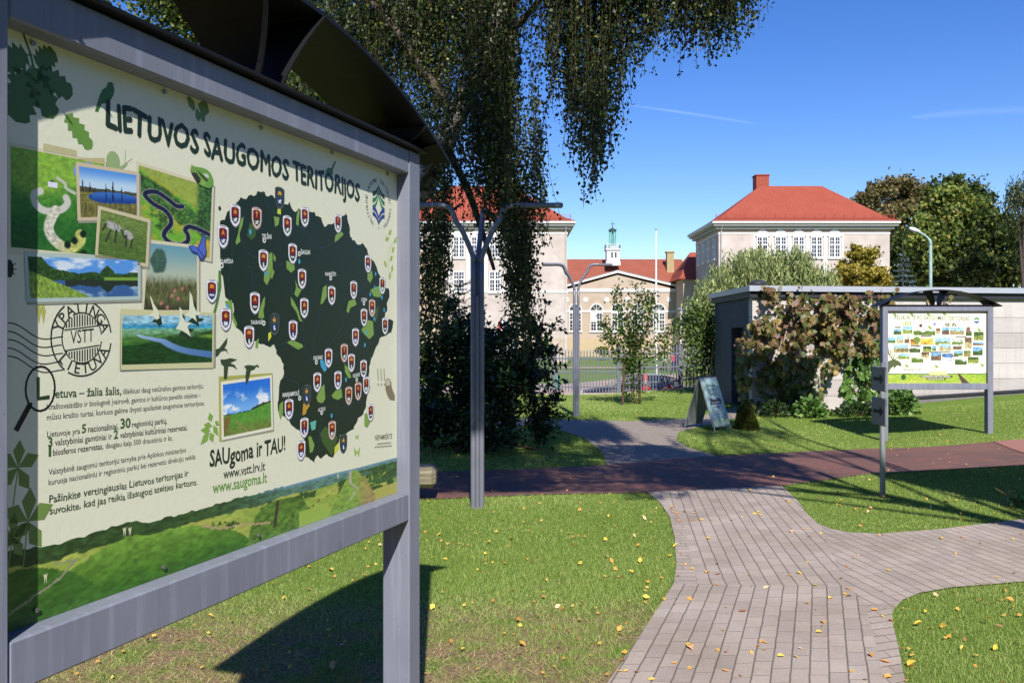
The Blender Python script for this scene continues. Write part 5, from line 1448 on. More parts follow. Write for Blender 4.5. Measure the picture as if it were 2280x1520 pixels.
def wl(x, y, z): return WC + wd * x + Vector((-wd.y, wd.x, 0)) * y + Vector((0, 0, z))
q = MB(); q.bx(0, 16, 0, .3, -.6, 2.66); q.bx(15.7, 16, .301, 3.3, -.6, 2.66)
q.build('front_wall', M_conc, pav)
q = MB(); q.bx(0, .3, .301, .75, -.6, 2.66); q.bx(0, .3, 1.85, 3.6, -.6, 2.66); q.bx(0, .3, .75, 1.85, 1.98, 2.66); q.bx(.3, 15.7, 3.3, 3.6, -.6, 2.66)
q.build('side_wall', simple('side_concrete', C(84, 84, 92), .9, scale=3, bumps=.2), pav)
dr = MB().bx(.2, .25, .752, 1.848, -.2, 1.978).build('door', simple('dark_door', C(34, 34, 40), .5), pav)
MB().bx(.13, .16, .9, .94, .95, 1.1).bx(.16, .2, .91, .93, 1.0, 1.05).build('handle', M_screw, dr)
MB().bx(-.14, 16.2, -.16, 3.76, 2.80, 2.93).build('fascia', M_fascia, pav)
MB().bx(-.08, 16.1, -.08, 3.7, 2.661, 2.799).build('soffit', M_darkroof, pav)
q = MB()
q.prism([(3.2, -.06, -.6), (16, -.06, -.6), (16, -.06, .62), (7.0, -.06, .42), (3.2, -.06, .24)], (0, .058, 0)); q.build('plinth', M_plinth, pav)
q = MB(); q.prism([(3.2, -.10, .245), (7.0, -.10, .425), (16, -.10, .625), (16, -.10, .68), (7.0, -.10, .48), (3.2, -.10, .30)], (0, .098, 0)); q.build('plinth_cap', M_darkroof, pav)
q = MB(); q.lathe([(.13, 2.9), (.13, 3.0), (.22, 3.0), (.22, 3.04), (.17, 3.10), (.05, 3.13), (0, 3.13)], (.42, .9, 0), 14); q.build('roof_vent', M_darkroof, pav)

for o in children(pav) + [c for q_ in children(pav) for c in children(q_)]:
    for v_ in o.data.vertices: v_.co.x += .156 * max(v_.co.y, 0)      # the flank runs straight back, not square to the front

# building outside the picture whose eaves shade the lawn on the right
cor = Vector((4.83, 7.35, 0))
e1 = Vector((2.43, .69, 0)).normalized(); off = empty('kiosk', cor, math.atan2(e1.y, e1.x), 'small flat-roofed kiosk beside the path, just beyond the frame edge', 'building')
hk = 3.2
MB().bx(.35, 6, -4.6, -.35, -.1, hk - .2).build('wall', M_conc, off)
MB().bx(0, 6.3, -4.9, 0, hk - .2, hk).build('roof', M_darkroof, off)
# ------------------------------------------------------------------ lamps
M_lamp = simple('lamp_grey_metal', C(116, 118, 130), .42, .2, .12, 3, spec=.5)
M_white_paint = simple('white_paint', C(225, 225, 225), .5, var=.02)
def path_lamp(loc, h, arms, label, bend_h):
    root = empty('path_lamp', loc, 0, label, 'street lamp', 'grey branching path lamps')
    n = len(arms); r = .0285
    for az, reach in arms:
        a = math.radians(az); dx, dy = math.cos(a), math.sin(a); o = Vector((dx * .042, dy * .042, 0))
        zb = bend_h
        pts = [o + Vector((0, 0, -.15)), o + Vector((0, 0, zb - .25)), o + Vector((0, 0, zb - .06))]
        k = Vector((dx, dy, 0)); hd = .215
        top = o + k * hd + Vector((0, 0, h - .06))
        pts += [o + k * .012 + Vector((0, 0, zb + .03)), o + k * (hd * .5) + Vector((0, 0, (zb + h) / 2 - .01)), o + k * (hd - .035) + Vector((0, 0, h - .16)), o + k * hd + Vector((0, 0, h - .07)), o + k * (hd + .045) + Vector((0, 0, h - .02)), o + k * (hd + .12) + Vector((0, 0, h)), o + k * (hd + .26) + Vector((0, 0, h))]
        MB().tube(smoothline(pts, 4), r, 10).build('arm', M_lamp, root)
        e0 = o + k * (hd + .22); e1 = o + k * (hd + reach)
        q = MB(); c = (e0 + e1) / 2; q.box((c.x, c.y, h - .002), ((e1 - e0).length, .075, .05), a, 0, .012); q.build('lamp_head', M_lamp, root)
    q = MB(); q.tube([(0, -.02, -.15), (0, -.02, bend_h - .4)], .022, 10); q.build('pole', M_lamp, root)
    q = MB()
    for z in (bend_h * .36, bend_h * .68):
        for az, _ in arms:
            a = math.radians(az); q.box((math.cos(a) * .02, math.sin(a) * .02, z), (.05, .03, .02), a)
        q.lathe([(.045, z - .006), (.045, z + .006)], (0, 0, 0), 10)
    q.build('clamp', M_lamp, root)
    return root
g = G(1063, 1130)
path_lamp(g, P(0, 457, g.y).z, ((0, .62), (180, .62), (80, .62)), 'grey path lamp of thin bent tubes standing in front of the big dark shrub', P(0, 572, g.y).z)
g = G(1283, 926)
path_lamp(g, P(0, 599, g.y).z, ((-6, .50), (178, .46), (198, .50)), 'grey branching path lamp on the small lawn before the fence', P(0, 650, g.y).z)

# old lantern on a pole, flagpole, tall street lamp
g = on_ground(P(1516, 0, 60).x, 60); z = lambda py, Y: P(0, py, Y).z
t = empty('lantern_post', g, 0, 'white lamp post with a small glass lantern beside the willow', 'street lamp')
MB().tube([(0, 0, 0), (0, 0, z(700, 60) - g.z)], [.09, .05], 8).build('pole', M_white_paint, t)
zz0 = z(700, 60) - g.z
MB().lathe([(.05, zz0), (.20, zz0 + .30), (.20, zz0 + .33)], (0, 0, 0), 10).build('lantern_glass', simple('milky_glass', C(190, 196, 200), .2), t)
MB().lathe([(.28, zz0 + .33), (.24, zz0 + .42), (.08, zz0 + .50), (0, zz0 + .52)], (0, 0, 0), 10).build('lantern_roof', M_lamp, t)
Yf = 62.0; g = on_ground(P(1461, 0, Yf).x, Yf)
t = empty('flagpole', g, 0, 'tall bare white flagpole in front of the assembly hall', 'flagpole')
zt = z(513, Yf) - g.z
MB().tube([(0, 0, 0), (0, 0, zt)], [.085, .05], 10).build('pole', M_white_paint, t)
MB().lathe([(0, zt), (.07, zt + .03), (.07, zt + .1), (0, zt + .14)], (0, 0, 0), 8).build('finial', M_lamp, t)
Yl = 40.0; g = on_ground(P(2072, 0, Yl).x, Yl)
t = empty('street_lamp', g, 0, 'pale green street lamp with a white curved head rising behind the pavilion', 'street lamp')
zt = z(516, Yl) - g.z; M_pgreen = simple('pale_green_paint', C(150, 176, 166), .5)
pth = smoothline([(0, 0, 0), (0, 0, zt - 1.2), (.0, 0, zt - .62), (-.06, 0, zt - .38), (-.28, 0, zt - .16), (-.55, 0, zt - .02)], 4)
MB().tube(pth, [.075] * (len(pth) - 8) + [.05] * 8, 8).build('pole', M_pgreen, t)
q = MB(); n = 10
for i in range(n): pass
hp = [(-.50, .02), (-.60, .06), (-.78, .085), (-.92, .06), (-1.0, .02)]
path = [(x, 0, zt + .02 + (-.55 - x) * .35) for x, r_ in hp]
q.tube(path, [r_ + .02 for x, r_ in hp], 10); q.build('lamp_head', M_white_paint, t)

# ------------------------------------------------------------------ direction sign on a pole
g = G(1965, 1105); t = empty('direction_sign', g, 0, 'thin grey pole with two small dark arrow plates seen nearly edge-on', 'signpost')
M_pole = simple('galvanised_pole', C(146, 152, 152), .45, .3, .1, 5)
zt = z(812, g.y) - g.z
MB().tube([(0, 0, -.1), (0, 0, zt + .02)], .030, 12).lathe([(.033, zt + .02), (.0, zt + .03)], (0, 0, 0), 12).build('pole', M_pole, t)
M_plate = simple('weathered_plate', C(120, 122, 122), .5, var=.08); M_arrow = simple('arrow_black', C(28, 28, 30), .6)
sa = -math.pi / 2 + .02; cs, sn = math.cos(sa), math.sin(sa)
for z0, z1 in ((z(952, g.y) - g.z + .03, z(884, g.y) - g.z), (z(872, g.y) - g.z + .01, z(816, g.y) - g.z)):
    q = MB(); q.box((-.045, -.02, (z0 + z1) / 2), (.34, .022, z1 - z0), sa, 0, .008); pl = q.build('sign_plate', M_plate, t)
    zc = (z0 + z1) / 2
    ar = [(-.12, -.02), (.04, -.02), (.04, -.055), (.12, 0), (.04, .055), (.04, .02), (-.12, .02)]
    nrm = Vector((sn, -cs, 0)); nrm = nrm if nrm.x < 0 else -nrm
    MB().prism([Vector((-.045 + u * cs, -.02 + u * sn, zc + v)) + nrm * .0125 for u, v in ar], nrm * .002).build('arrow', M_arrow, pl)

# ------------------------------------------------------------------ folding pavement board
base = G(1575, 955); rd = Vector((.69, .73, 0)).normalized(); nr = Vector((.73, -.69, 0)).normalized()
ang = math.atan2(rd.y, rd.x)
t = empty('folding_sign', base, ang, 'folding pavement board with pale poster and black arrow by the pavilion corner', 'pavement sign')
# local x along the ridge, y to the back (-nr), z up
M_alu = simple('aluminium_edge', C(150, 156, 160), .4, .4)
M_poster = simple('pale_blue_poster', C(146, 172, 170), .5, var=.04)
H_, Wd_, sp_ = .98, .62, .30
def face(u, v, off=0.): return Vector((u, -(sp_ * (1 - v)) - off * .95, .07 + (H_ - .07) * v + off * .3))
def back(u, v, off=0.): return Vector((u, (sp_ * (1 - v)) + off * .95, .07 + (H_ - .07) * v + off * .3))
def slab(fn, u0, u1, v0, v1, a, b_):
    P8 = [fn(u0, v0, a), fn(u1, v0, a), fn(u1, v1, a), fn(u0, v1, a), fn(u0, v0, b_), fn(u1, v0, b_), fn(u1, v1, b_), fn(u0, v1, b_)]
    return P8, [(0, 1, 2, 3), (7, 6, 5, 4), (0, 4, 5, 1), (1, 5, 6, 2), (2, 6, 7, 3), (3, 7, 4, 0)]
for nm, fn in (('front_panel', face), ('back_panel', back)):
    q = MB(); q.add(*slab(fn, -.31, .31, 0, 1, 0, .02)); o = q.build(nm, M_alu, t)
    if fn is face:
        q = MB(); q.add(*slab(fn, -.285, .285, .03, .97, .0205, .023)); po = q.build('poster', M_poster, o)
        k = Ink()
        def sgn(s, v, w, c=(40, 46, 44), bold=.015): k.text(s, (-w / 2, v), (w / 2, v), c, 1, bold, 1.25, local=True)
        sgn('NACIONALINIS', .81, .34); sgn('LANKYTOJŲ', .72, .30); sgn('CENTRAS', .63, .24)
        k.poly([(-.20, .49), (-.17, .51), (-.17, .57), (.17, .57), (.22, .54), (.21, .45), (-.15, .45), (-.21, .44)], (34, 34, 38), 1)
        k.poly([(.0, .385), (.05, .385), (.05, .365), (.10, .395), (.05, .425), (.05, .405), (.0, .405)], (40, 46, 44), 1)
        for i in range(4): k.poly([(-.10 + i * .024, .385), (-.082 + i * .024, .385), (-.082 + i * .024, .405), (-.10 + i * .024, .405)], (60, 66, 64), 1)
        for vv in (.30, .255):
            for i in range(8): k.poly([(-.18 + i * .045, vv), (-.145 + i * .045, vv), (-.145 + i * .045, vv + .012), (-.18 + i * .045, vv + .012)], (84, 96, 92), 1)
        for i in range(6): k.poly([(-.11 + i * .032, .545), (-.088 + i * .032, .545), (-.088 + i * .032, .56), (-.11 + i * .032, .56)], (190, 180, 190), 2)
        for i in range(9): k.poly([(-.14 + i * .034, .475), (-.116 + i * .034, .475), (-.116 + i * .034, .50), (-.14 + i * .034, .50)], (196, 186, 196), 2)
        k.poly([(-.285, .03), (.285, .03), (.285, .20), (.1, .19), (-.1, .13), (-.285, .12)], (176, 196, 160), 1)
        k.stroke([(-.25, .06), (-.05, .05), (.12, .10), (.24, .19)], .006, (110, 132, 110), 2)
        k.poly([(-.19, .05), (-.15, .05), (-.16, .15), (-.18, .17)], (96, 116, 104), 2); k.poly([(.2, .14), (.23, .14), (.235, .22), (.21, .23)], (110, 120, 110), 2)
        # lay the lettering onto the leaning face
        k.v = [tuple(face(x, z_, .0232 - y)) for x, y, z_ in k.v]
        k.build('lettering', po)
q = MB(); q.tube([(-.32, 0, H_ + .012), (.32, 0, H_ + .012)], .022, 8); q.build('hinge_bar', M_darkroof, t)
for fn in (face, back):
    for u in (-.29, .29):
        a = fn(u, 0, .01); q = MB(); q.tube([a, a + Vector((0, -.02 if fn is face else .02, -.09))], .012, 6); q.build('foot', M_alu, t)

# ------------------------------------------------------------------ timber bench
m, nt, b = newmat('weathered_timber')
oc = obj_coord(nt); mp = nd(nt, 'ShaderNodeMapping'); mp.inputs['Scale'].default_value = (1.2, 22, 26); nt.links.new(oc, mp.inputs[0])
n1 = noise(nt, mp.outputs[0], 1.6, 6, .65)
r = ramp(nt, n1, [(.3, C(74, 68, 54)), (.5, C(120, 112, 92)), (.72, C(144, 136, 114))]); nt.links.new(r.outputs[0], b.inputs['Base Color'])
b.inputs['Roughness'].default_value = .85; bump(nt, b, n1, .5, .01); M_timber = m
bx_ = P(970, 0, 9.0).x
t = empty('timber_bench', (bx_, 9.0, 0), .03, 'thick weathered timber beam bench beside the brick path, mostly behind the big board', 'bench')
MB().bx(-2.2, 0, 0, .42, .155, .36, 0, .045).build('seat', M_timber, t)
for x in (-1.85, -.55): MB().bx(x - .08, x + .08, .1, .34, -.05, .154).build('leg', M_darkmetal, t)

# ------------------------------------------------------------------ fence along the street
M_fence = simple('fence_grey_paint', C(104, 108, 120), .5, .1, .08, 3)
def metal_fence(label, xa, xb, Y, za, zb, rails, top, base, n, gate=False):
    t = empty('metal_fence', (xa, Y, za), 0, label, 'fence', 'metal picket fence sections')
    L = xb - xa; sl = (zb - za) / L
    q = MB()
    for i in range(n):
        x = L * (i + .7) / (n + .4); zz_ = sl * x
        q.bx(x - .016, x + .016, -.016, .016, base + zz_, top + zz_ - .08)
        q.add([(x - .016, -.016, top + zz_ - .08), (x + .016, -.016, top + zz_ - .08), (x + .016, .016, top + zz_ - .08), (x - .016, .016, top + zz_ - .08), (x, 0, top + zz_)], [(0, 1, 4), (1, 2, 4), (2, 3, 4), (3, 0, 4)])
    q.build('picket', M_fence, t)
    for r_ in rails:
        q = MB(); q.prism([(0, -.03, r_ - .022), (L, -.03, r_ - .022 + sl * L), (L, -.03, r_ + .022 + sl * L), (0, -.03, r_ + .022)], (0, .013, 0)); q.build('rail', M_fence, t)
    for x in ((0, L) if gate else (0,)):
        q = MB(); q.bx(x - .05, x + .05, -.05, .05, -.3 + sl * x, top + .05 + sl * x).bx(x - .06, x + .06, -.06, .06, top + .05 + sl * x, top + .07 + sl * x); q.build('post', M_fence, t)
    return t
zq = lambda py: P(0, py, 26.0).z
xq = lambda px: P(px, 0, 26.0).x
metal_fence('long dark picket fence section behind the branching lamp', xq(1120), xq(1232), 26, .0, .0, (zq(800), zq(862)), zq(778), .08, 13)
metal_fence('picket fence section between the thuja post and the young tree', xq(1234), xq(1374), 26, .0, .0, (zq(798), zq(828), zq(861)), zq(776), .08, 20)
metal_fence('raised picket fence section in front of the dark blue car', xq(1377), xq(1511), 26, .03, .10, (zq(791) - .03, zq(821) - .03, zq(853) - .03), zq(772) - .03, .06, 20)
metal_fence('picket fence section ending at the pavilion corner', xq(1514), xq(1640), 26, .12, .24, (zq(813) - .14, zq(844) - .14), zq(768) - .14, .06, 15, True)
q = MB(); q.prism([(xq(1100), 25.85, -.4), (xq(1374), 25.85, -.4), (xq(1374), 25.85, .05), (xq(1100), 25.85, .03)], (0, .3, 0)); q.prism([(xq(1374), 25.87, -.4), (xq(1512), 25.87, -.4), (xq(1512), 25.87, .17), (xq(1374), 25.87, .05)], (0, .26, 0)); q.prism([(xq(1512), 25.85, -.3), (xq(1700), 25.85, -.3), (xq(1700), 25.85, .34), (xq(1512), 25.85, .2)], (0, .3, 0))
tag(q.build('kerb', M_curb), kind='structure')

# ------------------------------------------------------------------ things in the street
M_cred = simple('signal_red_plastic', C(214, 40, 26), .5); M_cwhite = simple('white_band', C(226, 222, 220), .5)
def cone(loc, h, label):
    t = empty('traffic_post', loc, 0, label, 'traffic post'); r_ = .075
    MB().lathe([(.20, 0), (.20, .05), (.10, .08), (r_, .14), (r_, h - .02), (r_ * .6, h)], (0, 0, 0), 12).build('body', M_cred, t)
    q = MB(); q.lathe([(r_ + .004, h * .42), (r_ + .004, h * .58)], (0, 0, 0), 12); q.lathe([(r_ + .004, h * .25), (r_ + .004, h * .32)], (0, 0, 0), 12); q.build('band', M_cwhite, t)
cone((P(1437, 0, 27.2).x, 27.2, P(0, 868, 27.2).z), .5, 'red and white plastic traffic post behind the fence')
cone((P(1490, 0, 27.4).x, 27.4, P(0, 868, 27.4).z), .2, 'short red traffic post low behind the fence by the car rear')
t = empty('folded_parasol', (P(1237, 0, 27).x, 27.0, P(0, 886, 27).z), 0, 'turquoise folded cloth hanging behind the dark fence', 'folded parasol')
MB().lathe([(.10, .28), (.13, .34), (.09, .6), (.03, .86), (.01, .92)], (0, 0, 0), 10).build('cover', simple('turquoise_cloth', C(70, 190, 140), .8), t)
MB().tube([(0, 0, -.3), (0, 0, .9)], .015, 6).build('pole', M_lamp, t)

def car(loc, rz):
    t = empty('parked_car', loc, rz, 'dark blue estate car parked in the street behind the fence', 'car')
    L, Wc = 4.3, 1.74
    body = [(0, .35), (.02, .62), (.12, .74), (1.15, .93), (1.30, .96), (4.1, .98), (4.28, .92), (4.3, .45), (4.2, .28), (.1, .26)]
    q = MB(); n = len(body); rows = []
    for y, s_, dz in ((-Wc / 2, .985, .0), (-Wc / 2 + .07, 1, .02), (0, 1.0, .045), (Wc / 2 - .07, 1, .02), (Wc / 2, .985, 0)):
        rows.append([((x - 2.15) * s_ + 2.15, y, z_ + (dz if z_ > .6 else 0)) for x, z_ in body])
    v = [p for r_ in rows for p in r_]; f = []
    for i in range(4):
        for j in range(n): f.append((i * n + j, i * n + (j + 1) % n, (i + 1) * n + (j + 1) % n, (i + 1) * n + j))
    f += [tuple(range(n))[::-1], tuple(range(4 * n, 5 * n))]
    q.add(v, f, 0, True); M_car = simple('dark_blue_car_paint', C(12, 15, 34), .4, 0, .05, spec=.25); bo = q.build('body', M_car, t)
    cab = [(1.10, .94), (1.95, 1.40), (2.3, 1.47), (3.6, 1.45), (3.95, 1.36), (4.2, .98)]
    q = MB(); c2 = [[(x, y, z_) for x, z_ in cab] for y in (-Wc / 2 + .1, Wc / 2 - .1)]
    for r_, sg in ((c2[0], 1), (c2[1], -1)):
        for i, p in enumerate(r_):
            if 0 < i < 5: r_[i] = (p[0], p[1] + sg * .13, p[2])
    n = len(cab); v = c2[0] + c2[1]; f = [(j, j + 1, n + j + 1, n + j) for j in range(n - 1)] + [tuple(range(n))[::-1], tuple(range(n, 2 * n))]
    q.add(v, f); q.build('cabin', M_car, t)
    M_cg = simple('car_glass', C(24, 28, 36), .05, spec=.8)
    for sg in (-1, 1):
        y0 = sg * (Wc / 2 - .088); y1 = sg * (Wc / 2 - .225)
        for a, b_ in (((1.42, .99, 2.05, 1.36), (2.72, .99, 2.70, 1.40)), ((2.80, .99, 2.78, 1.40), (3.92, .99, 3.66, 1.38))):
            pts = [(a[0], y0, a[1]), (b_[0], y0, b_[1]), (b_[2], y1, b_[3]), (a[2], y1, a[3])]
            q = MB(); q.prism(pts, (0, sg * .004, .002)); q.build('side_window', M_cg, t)
    q = MB(); q.prism([(1.16, -.68, .975), (1.16, .68, .975), (1.92, .55, 1.385), (1.92, -.55, 1.385)], (-.012, 0, .02)); q.build('windscreen', M_cg, t)
    q = MB(); q.prism([(4.17, -.66, 1.03), (4.17, .66, 1.03), (3.99, .56, 1.33), (3.99, -.56, 1.33)], (.02, 0, .01)); q.build('rear_window', M_cg, t)
    for x in (.82, 3.48):
        for sg in (-1, 1):
            y = sg * (Wc / 2 - .08); w_ = MB(); w_.tube([(x, y - .11, .31), (x, y + .11, .31)], .31, 20); wo_ = w_.build('wheel', simple('tyre_rubber', C(24, 24, 24), .9) if 'tyre_rubber' not in bpy.data.materials else bpy.data.materials['tyre_rubber'], t)
            MB().tube([(x, y + sg * .105, .31), (x, y + sg * .12, .31)], .20, 14).build('rim', M_alu, wo_)
    for sg in (-1, 1):
        MB().box((.06, sg * .62, .68), (.10, .34, .14), 0, 0, .02).build('headlight', simple('lamp_glass', C(210, 214, 220), .1) if 'lamp_glass' not in bpy.data.materials else bpy.data.materials['lamp_glass'], t)
        MB().box((4.27, sg * .70, .84), (.06, .22, .3), 0, 0, .02).build('tail_light', M_cred, t)
        MB().box((1.55, sg * (Wc / 2 + .08), 1.0), (.12, .2, .13), 0, 0, .03).build('wing_mirror', M_car, t)
        MB().tube([(2.2, sg * .5, 1.50), (3.6, sg * .5, 1.48)], .018, 6).build('roof_rail', M_alu, t)
    return t
Yc = 37.0
car((P(1296, 0, Yc).x, Yc, -1.37), .06)

# ------------------------------------------------------------------ people on the school lawn
M_skin = simple('skin', C(206, 160, 136), .6); M_hair = simple('brown_hair', C(70, 50, 36), .7)
def person(loc, rz, h, top, legs, label, pose=0, group=None):
    s = h / 1.7
    t = empty('person', loc, rz, label, 'person'); st = .16 if pose else .05
    J = [(0, 0, .95, .13), (0, .01, 1.15, .12), (0, .01, 1.36, .15), (0, 0, 1.47, .06), (0, -.01, 1.56, .085), (0, -.01, 1.64, .095),
         (.10, 0, .88, .085), (.11, st, .48, .058), (.11, st - .02 - st * .4, .08, .042), (.11, st - .16 - st * .4, .03, .035),
         (-.10, 0, .88, .085), (-.11, -st * .8, .48, .058), (-.11, -st + .06, .08, .042), (-.11, -st - .08, .03, .035),
         (.19, .01, 1.38, .055), (.24, .04, 1.12, .042), (.25, -.06, .88, .032), (.25, -.08, .80, .035),
         (-.19, .01, 1.38, .055), (-.24, .02, 1.12, .042), (-.24, -.10, .90, .032), (-.24, -.13, .83, .035)]
    E = [(0, 1), (1, 2), (2, 3), (3, 4), (4, 5), (0, 6), (6, 7), (7, 8), (8, 9), (0, 10), (10, 11), (11, 12), (12, 13), (2, 14), (14, 15), (15, 16), (16, 17), (2, 18), (18, 19), (19, 20), (20, 21)]
    me = bpy.data.meshes.new('body'); me.from_pydata([(x * s, y * s, z_ * s) for x, y, z_, _ in J], E, [])
    ob = bpy.data.objects.new('body', me); col.objects.link(ob)
    ob.modifiers.new('skin', 'SKIN'); sd = ob.modifiers.new('sub', 'SUBSURF'); sd.levels = 2; sd.render_levels = 2
    for i, d in enumerate(me.skin_vertices[0].data): d.radius = (J[i][3] * s,) * 2; d.use_root = i == 0
    dg = bpy.context.evaluated_depsgraph_get(); m2 = bpy.data.meshes.new_from_object(ob.evaluated_get(dg)); bpy.data.objects.remove(ob)
    o = bpy.data.objects.new('body', m2); col.objects.link(o); o.parent = t
    m2.materials.clear()
    for m_ in (M_skin, top, legs): m2.materials.append(m_)
    for p in m2.polygons:
        z_ = p.center.z / s; x = abs(p.center.x / s); p.use_smooth = True
        p.material_index = 1 if (.93 < z_ < 1.47 and (x < .3 and not (x > .215 and z_ < 1.15))) else (2 if (z_ <= .93 and x < .22) else 0)
    MB().lathe([(.02, 1.55), (.10, 1.60), (.108, 1.68), (.08, 1.745), (0, 1.76)], (0, .025, 0), 10).build('hair', M_hair, t).scale = (s,) * 3
    return t
cm = lambda n, *c: simple(n, C(*c), .85)
Yp = 70.5
for px, hpx, top, legs, rz, pose, lab in ((1480, 43, cm('white_shirt', 226, 226, 226), cm('black_trousers', 34, 32, 40), 1.5, 1, 'person in white shirt and black trousers walking on the school lawn'),
                                    (1499, 44, cm('red_jumper', 190, 60, 76), cm('navy_trousers', 36, 42, 78), .3, 0, 'person in red top and navy trousers standing by the fence post'),
                                    (1507, 46, cm('navy_jacket', 40, 46, 96), cm('dark_trousers', 40, 40, 56), 2.4, 0, 'person in navy jacket and dark trousers beside one in red'),
                                    (1540, 44, cm('grey_jacket', 90, 90, 106), cm('blue_jeans', 60, 72, 120), 1.2, 1, 'person in grey jacket and jeans behind the small tree')):
    g = on_ground(P(px, 0, Yp).x, Yp); person(g, rz, hpx / F * Yp, top, legs, lab, pose)

# thin trail high in the sky
m = bpy.data.materials.new('vapour'); m.use_nodes = True; nt = m.node_tree
for n_ in list(nt.nodes): nt.nodes.remove(n_)
em = nd(nt, 'ShaderNodeBsdfDiffuse'); em.inputs[0].default_value = (.95, .95, .95, 1); tr = nd(nt, 'ShaderNodeBsdfTransparent'); mx = nd(nt, 'ShaderNodeMixShader')
lw = nd(nt, 'ShaderNodeLayerWeight'); lw.inputs[0].default_value = .5
oc = nd(nt, 'ShaderNodeTexCoord').outputs['Object']; nn_ = noise(nt, oc, .0018, 3)
fac = math_n(nt, 'MULTIPLY', math_n(nt, 'POWER', math_n(nt, 'SUBTRACT', 1.0, lw.outputs['Facing']), 2.0), ramp(nt, nn_, [(.3, (.01, .01, .01, 1)), (.7, (.05, .05, .05, 1))]).outputs[0])
nt.links.new(fac, mx.inputs[0]); nt.links.new(tr.outputs[0], mx.inputs[1]); nt.links.new(em.outputs[0], mx.inputs[2])
oo = nd(nt, 'ShaderNodeOutputMaterial'); nt.links.new(mx.outputs[0], oo.inputs[0]); M_vapour = m
a, b_, c_ = P(1300, 222, 5000), P(1480, 245, 5000), P(1680, 275, 5100)
q = MB(); q.tube(smoothline([a, b_, c_], 8), [3, 5, 6, 7, 8, 8, 9, 9, 10, 10, 11, 11, 12, 12, 10, 6, 2], 12, cap=False)
tag(q.build('vapour_trail', M_vapour), 'faint white vapour trail crossing the blue sky beside the birch', 'vapour trail')

a, b_, c_ = P(2030, 262, 5200), P(2160, 250, 5200), P(2330, 243, 5300)
q = MB(); q.tube(smoothline([a, b_, c_], 8), [8, 14, 20, 24, 22, 26, 30, 28, 30, 26, 30, 32, 28, 30, 26, 20, 12], 12, cap=False)
tag(q.build('vapour_trail', M_vapour), 'faint broad wisp of white vapour low in the sky above the trees', 'vapour trail')
# ------------------------------------------------------------------ leaf colours
M_birchleaf = leafmat('birch_leaves', [(0, C(24, 36, 16)), (.45, C(46, 62, 26)), (.75, C(80, 96, 44)), (.97, C(116, 126, 64)), (1, C(150, 136, 60))], .24, .5, .35)
M_darkleaf = leafmat('linden_leaves', [(0, C(34, 48, 20)), (.5, C(58, 76, 30)), (.85, C(92, 106, 44)), (1, C(126, 124, 58))], .2, .55)
M_shrubleaf = leafmat('shrub_leaves', [(0, C(28, 44, 24)), (.6, C(46, 70, 34)), (1, C(78, 102, 52))], .15, .4, .45)
M_oakleaf = leafmat('street_tree_leaves', [(0, C(54, 72, 30)), (.5, C(94, 114, 48)), (.85, C(138, 146, 66)), (1, C(150, 122, 70))], .2, .6)
M_russet = leafmat('russet_tree_leaves', [(0, C(64, 66, 36)), (.5, C(102, 100, 58)), (1, C(140, 116, 82))], .2, .6)
M_willowleaf = leafmat('willow_leaves', [(0, C(96, 112, 64)), (.5, C(142, 156, 98)), (1, C(182, 184, 126))], .3, .55)
M_yellowleaf = leafmat('yellowing_leaves', [(0, C(104, 104, 42)), (.5, C(152, 144, 58)), (1, C(190, 166, 80))], .3, .6)
M_needle = leafmat('blue_spruce_needles', [(0, C(58, 76, 76)), (.6, C(92, 112, 112)), (1, C(132, 150, 146))], .05, .6)
M_thuja = leafmat('thuja_leaves', [(0, C(54, 84, 24)), (1, C(104, 136, 44))], .1, .6)
M_youngleaf = leafmat('young_tree_leaves', [(0, C(34, 52, 18)), (.6, C(62, 86, 30)), (1, C(112, 136, 54))], .25, .5)
M_vineleaf = leafmat('vine_leaves', [(0, C(50, 70, 30)), (.25, C(84, 102, 46)), (.45, C(116, 104, 60)), (.7, C(124, 94, 68)), (.88, C(98, 62, 52)), (1, C(160, 134, 72))], .2, .5, .4)
M_greenvine = leafmat('green_vine_leaves', [(0, C(52, 84, 36)), (.6, C(92, 128, 58)), (1, C(128, 156, 84))], .25, .45, .45)
M_dome = leafmat('box_leaves', [(0, C(56, 68, 26)), (1, C(104, 108, 48))], .1, .6)
M_bark = simple('dark_bark', C(58, 50, 44), .95, scale=9, c2=C(92, 82, 72), bumps=.6)
M_twig = simple('brown_twig', C(72, 58, 46), .9, scale=12, c2=C(100, 84, 68))
m, nt, b = newmat('birch_bark')
oc = obj_coord(nt); mp = nd(nt, 'ShaderNodeMapping'); mp.inputs['Scale'].default_value = (3, 3, 12); nt.links.new(oc, mp.inputs[0])
n1 = noise(nt, mp.outputs[0], 1.0, 5, .6); n2 = noise(nt, oc, 2.0, 4)
r = ramp(nt, n1, [(.40, C(44, 40, 38)), (.50, C(150, 144, 138)), (.7, C(196, 190, 182))]); nt.links.new(r.outputs[0], b.inputs['Base Color']); b.inputs['Roughness'].default_value = .8
bump(nt, b, n1, .4, .02); M_birch = m

def strand_points(p0, length, n, sway, rng):
    """points down a hanging shoot"""
    t = np.linspace(0, 1, n)[:, None]
    d = rng.normal(0, sway, 2)
    x = p0[0] + d[0] * t ** 1.5 * length + rng.normal(0, .012, (n, 1)); y = p0[1] + d[1] * t ** 1.5 * length + rng.normal(0, .012, (n, 1))
    return np.concatenate([x, y, p0[2] - t * length], 1)

def shoots(mb, p0, pts, r=.003):
    mb.tube([tuple(pts[i]) for i in np.linspace(0, len(pts) - 1, 5).astype(int)], r, 3, cap=False)

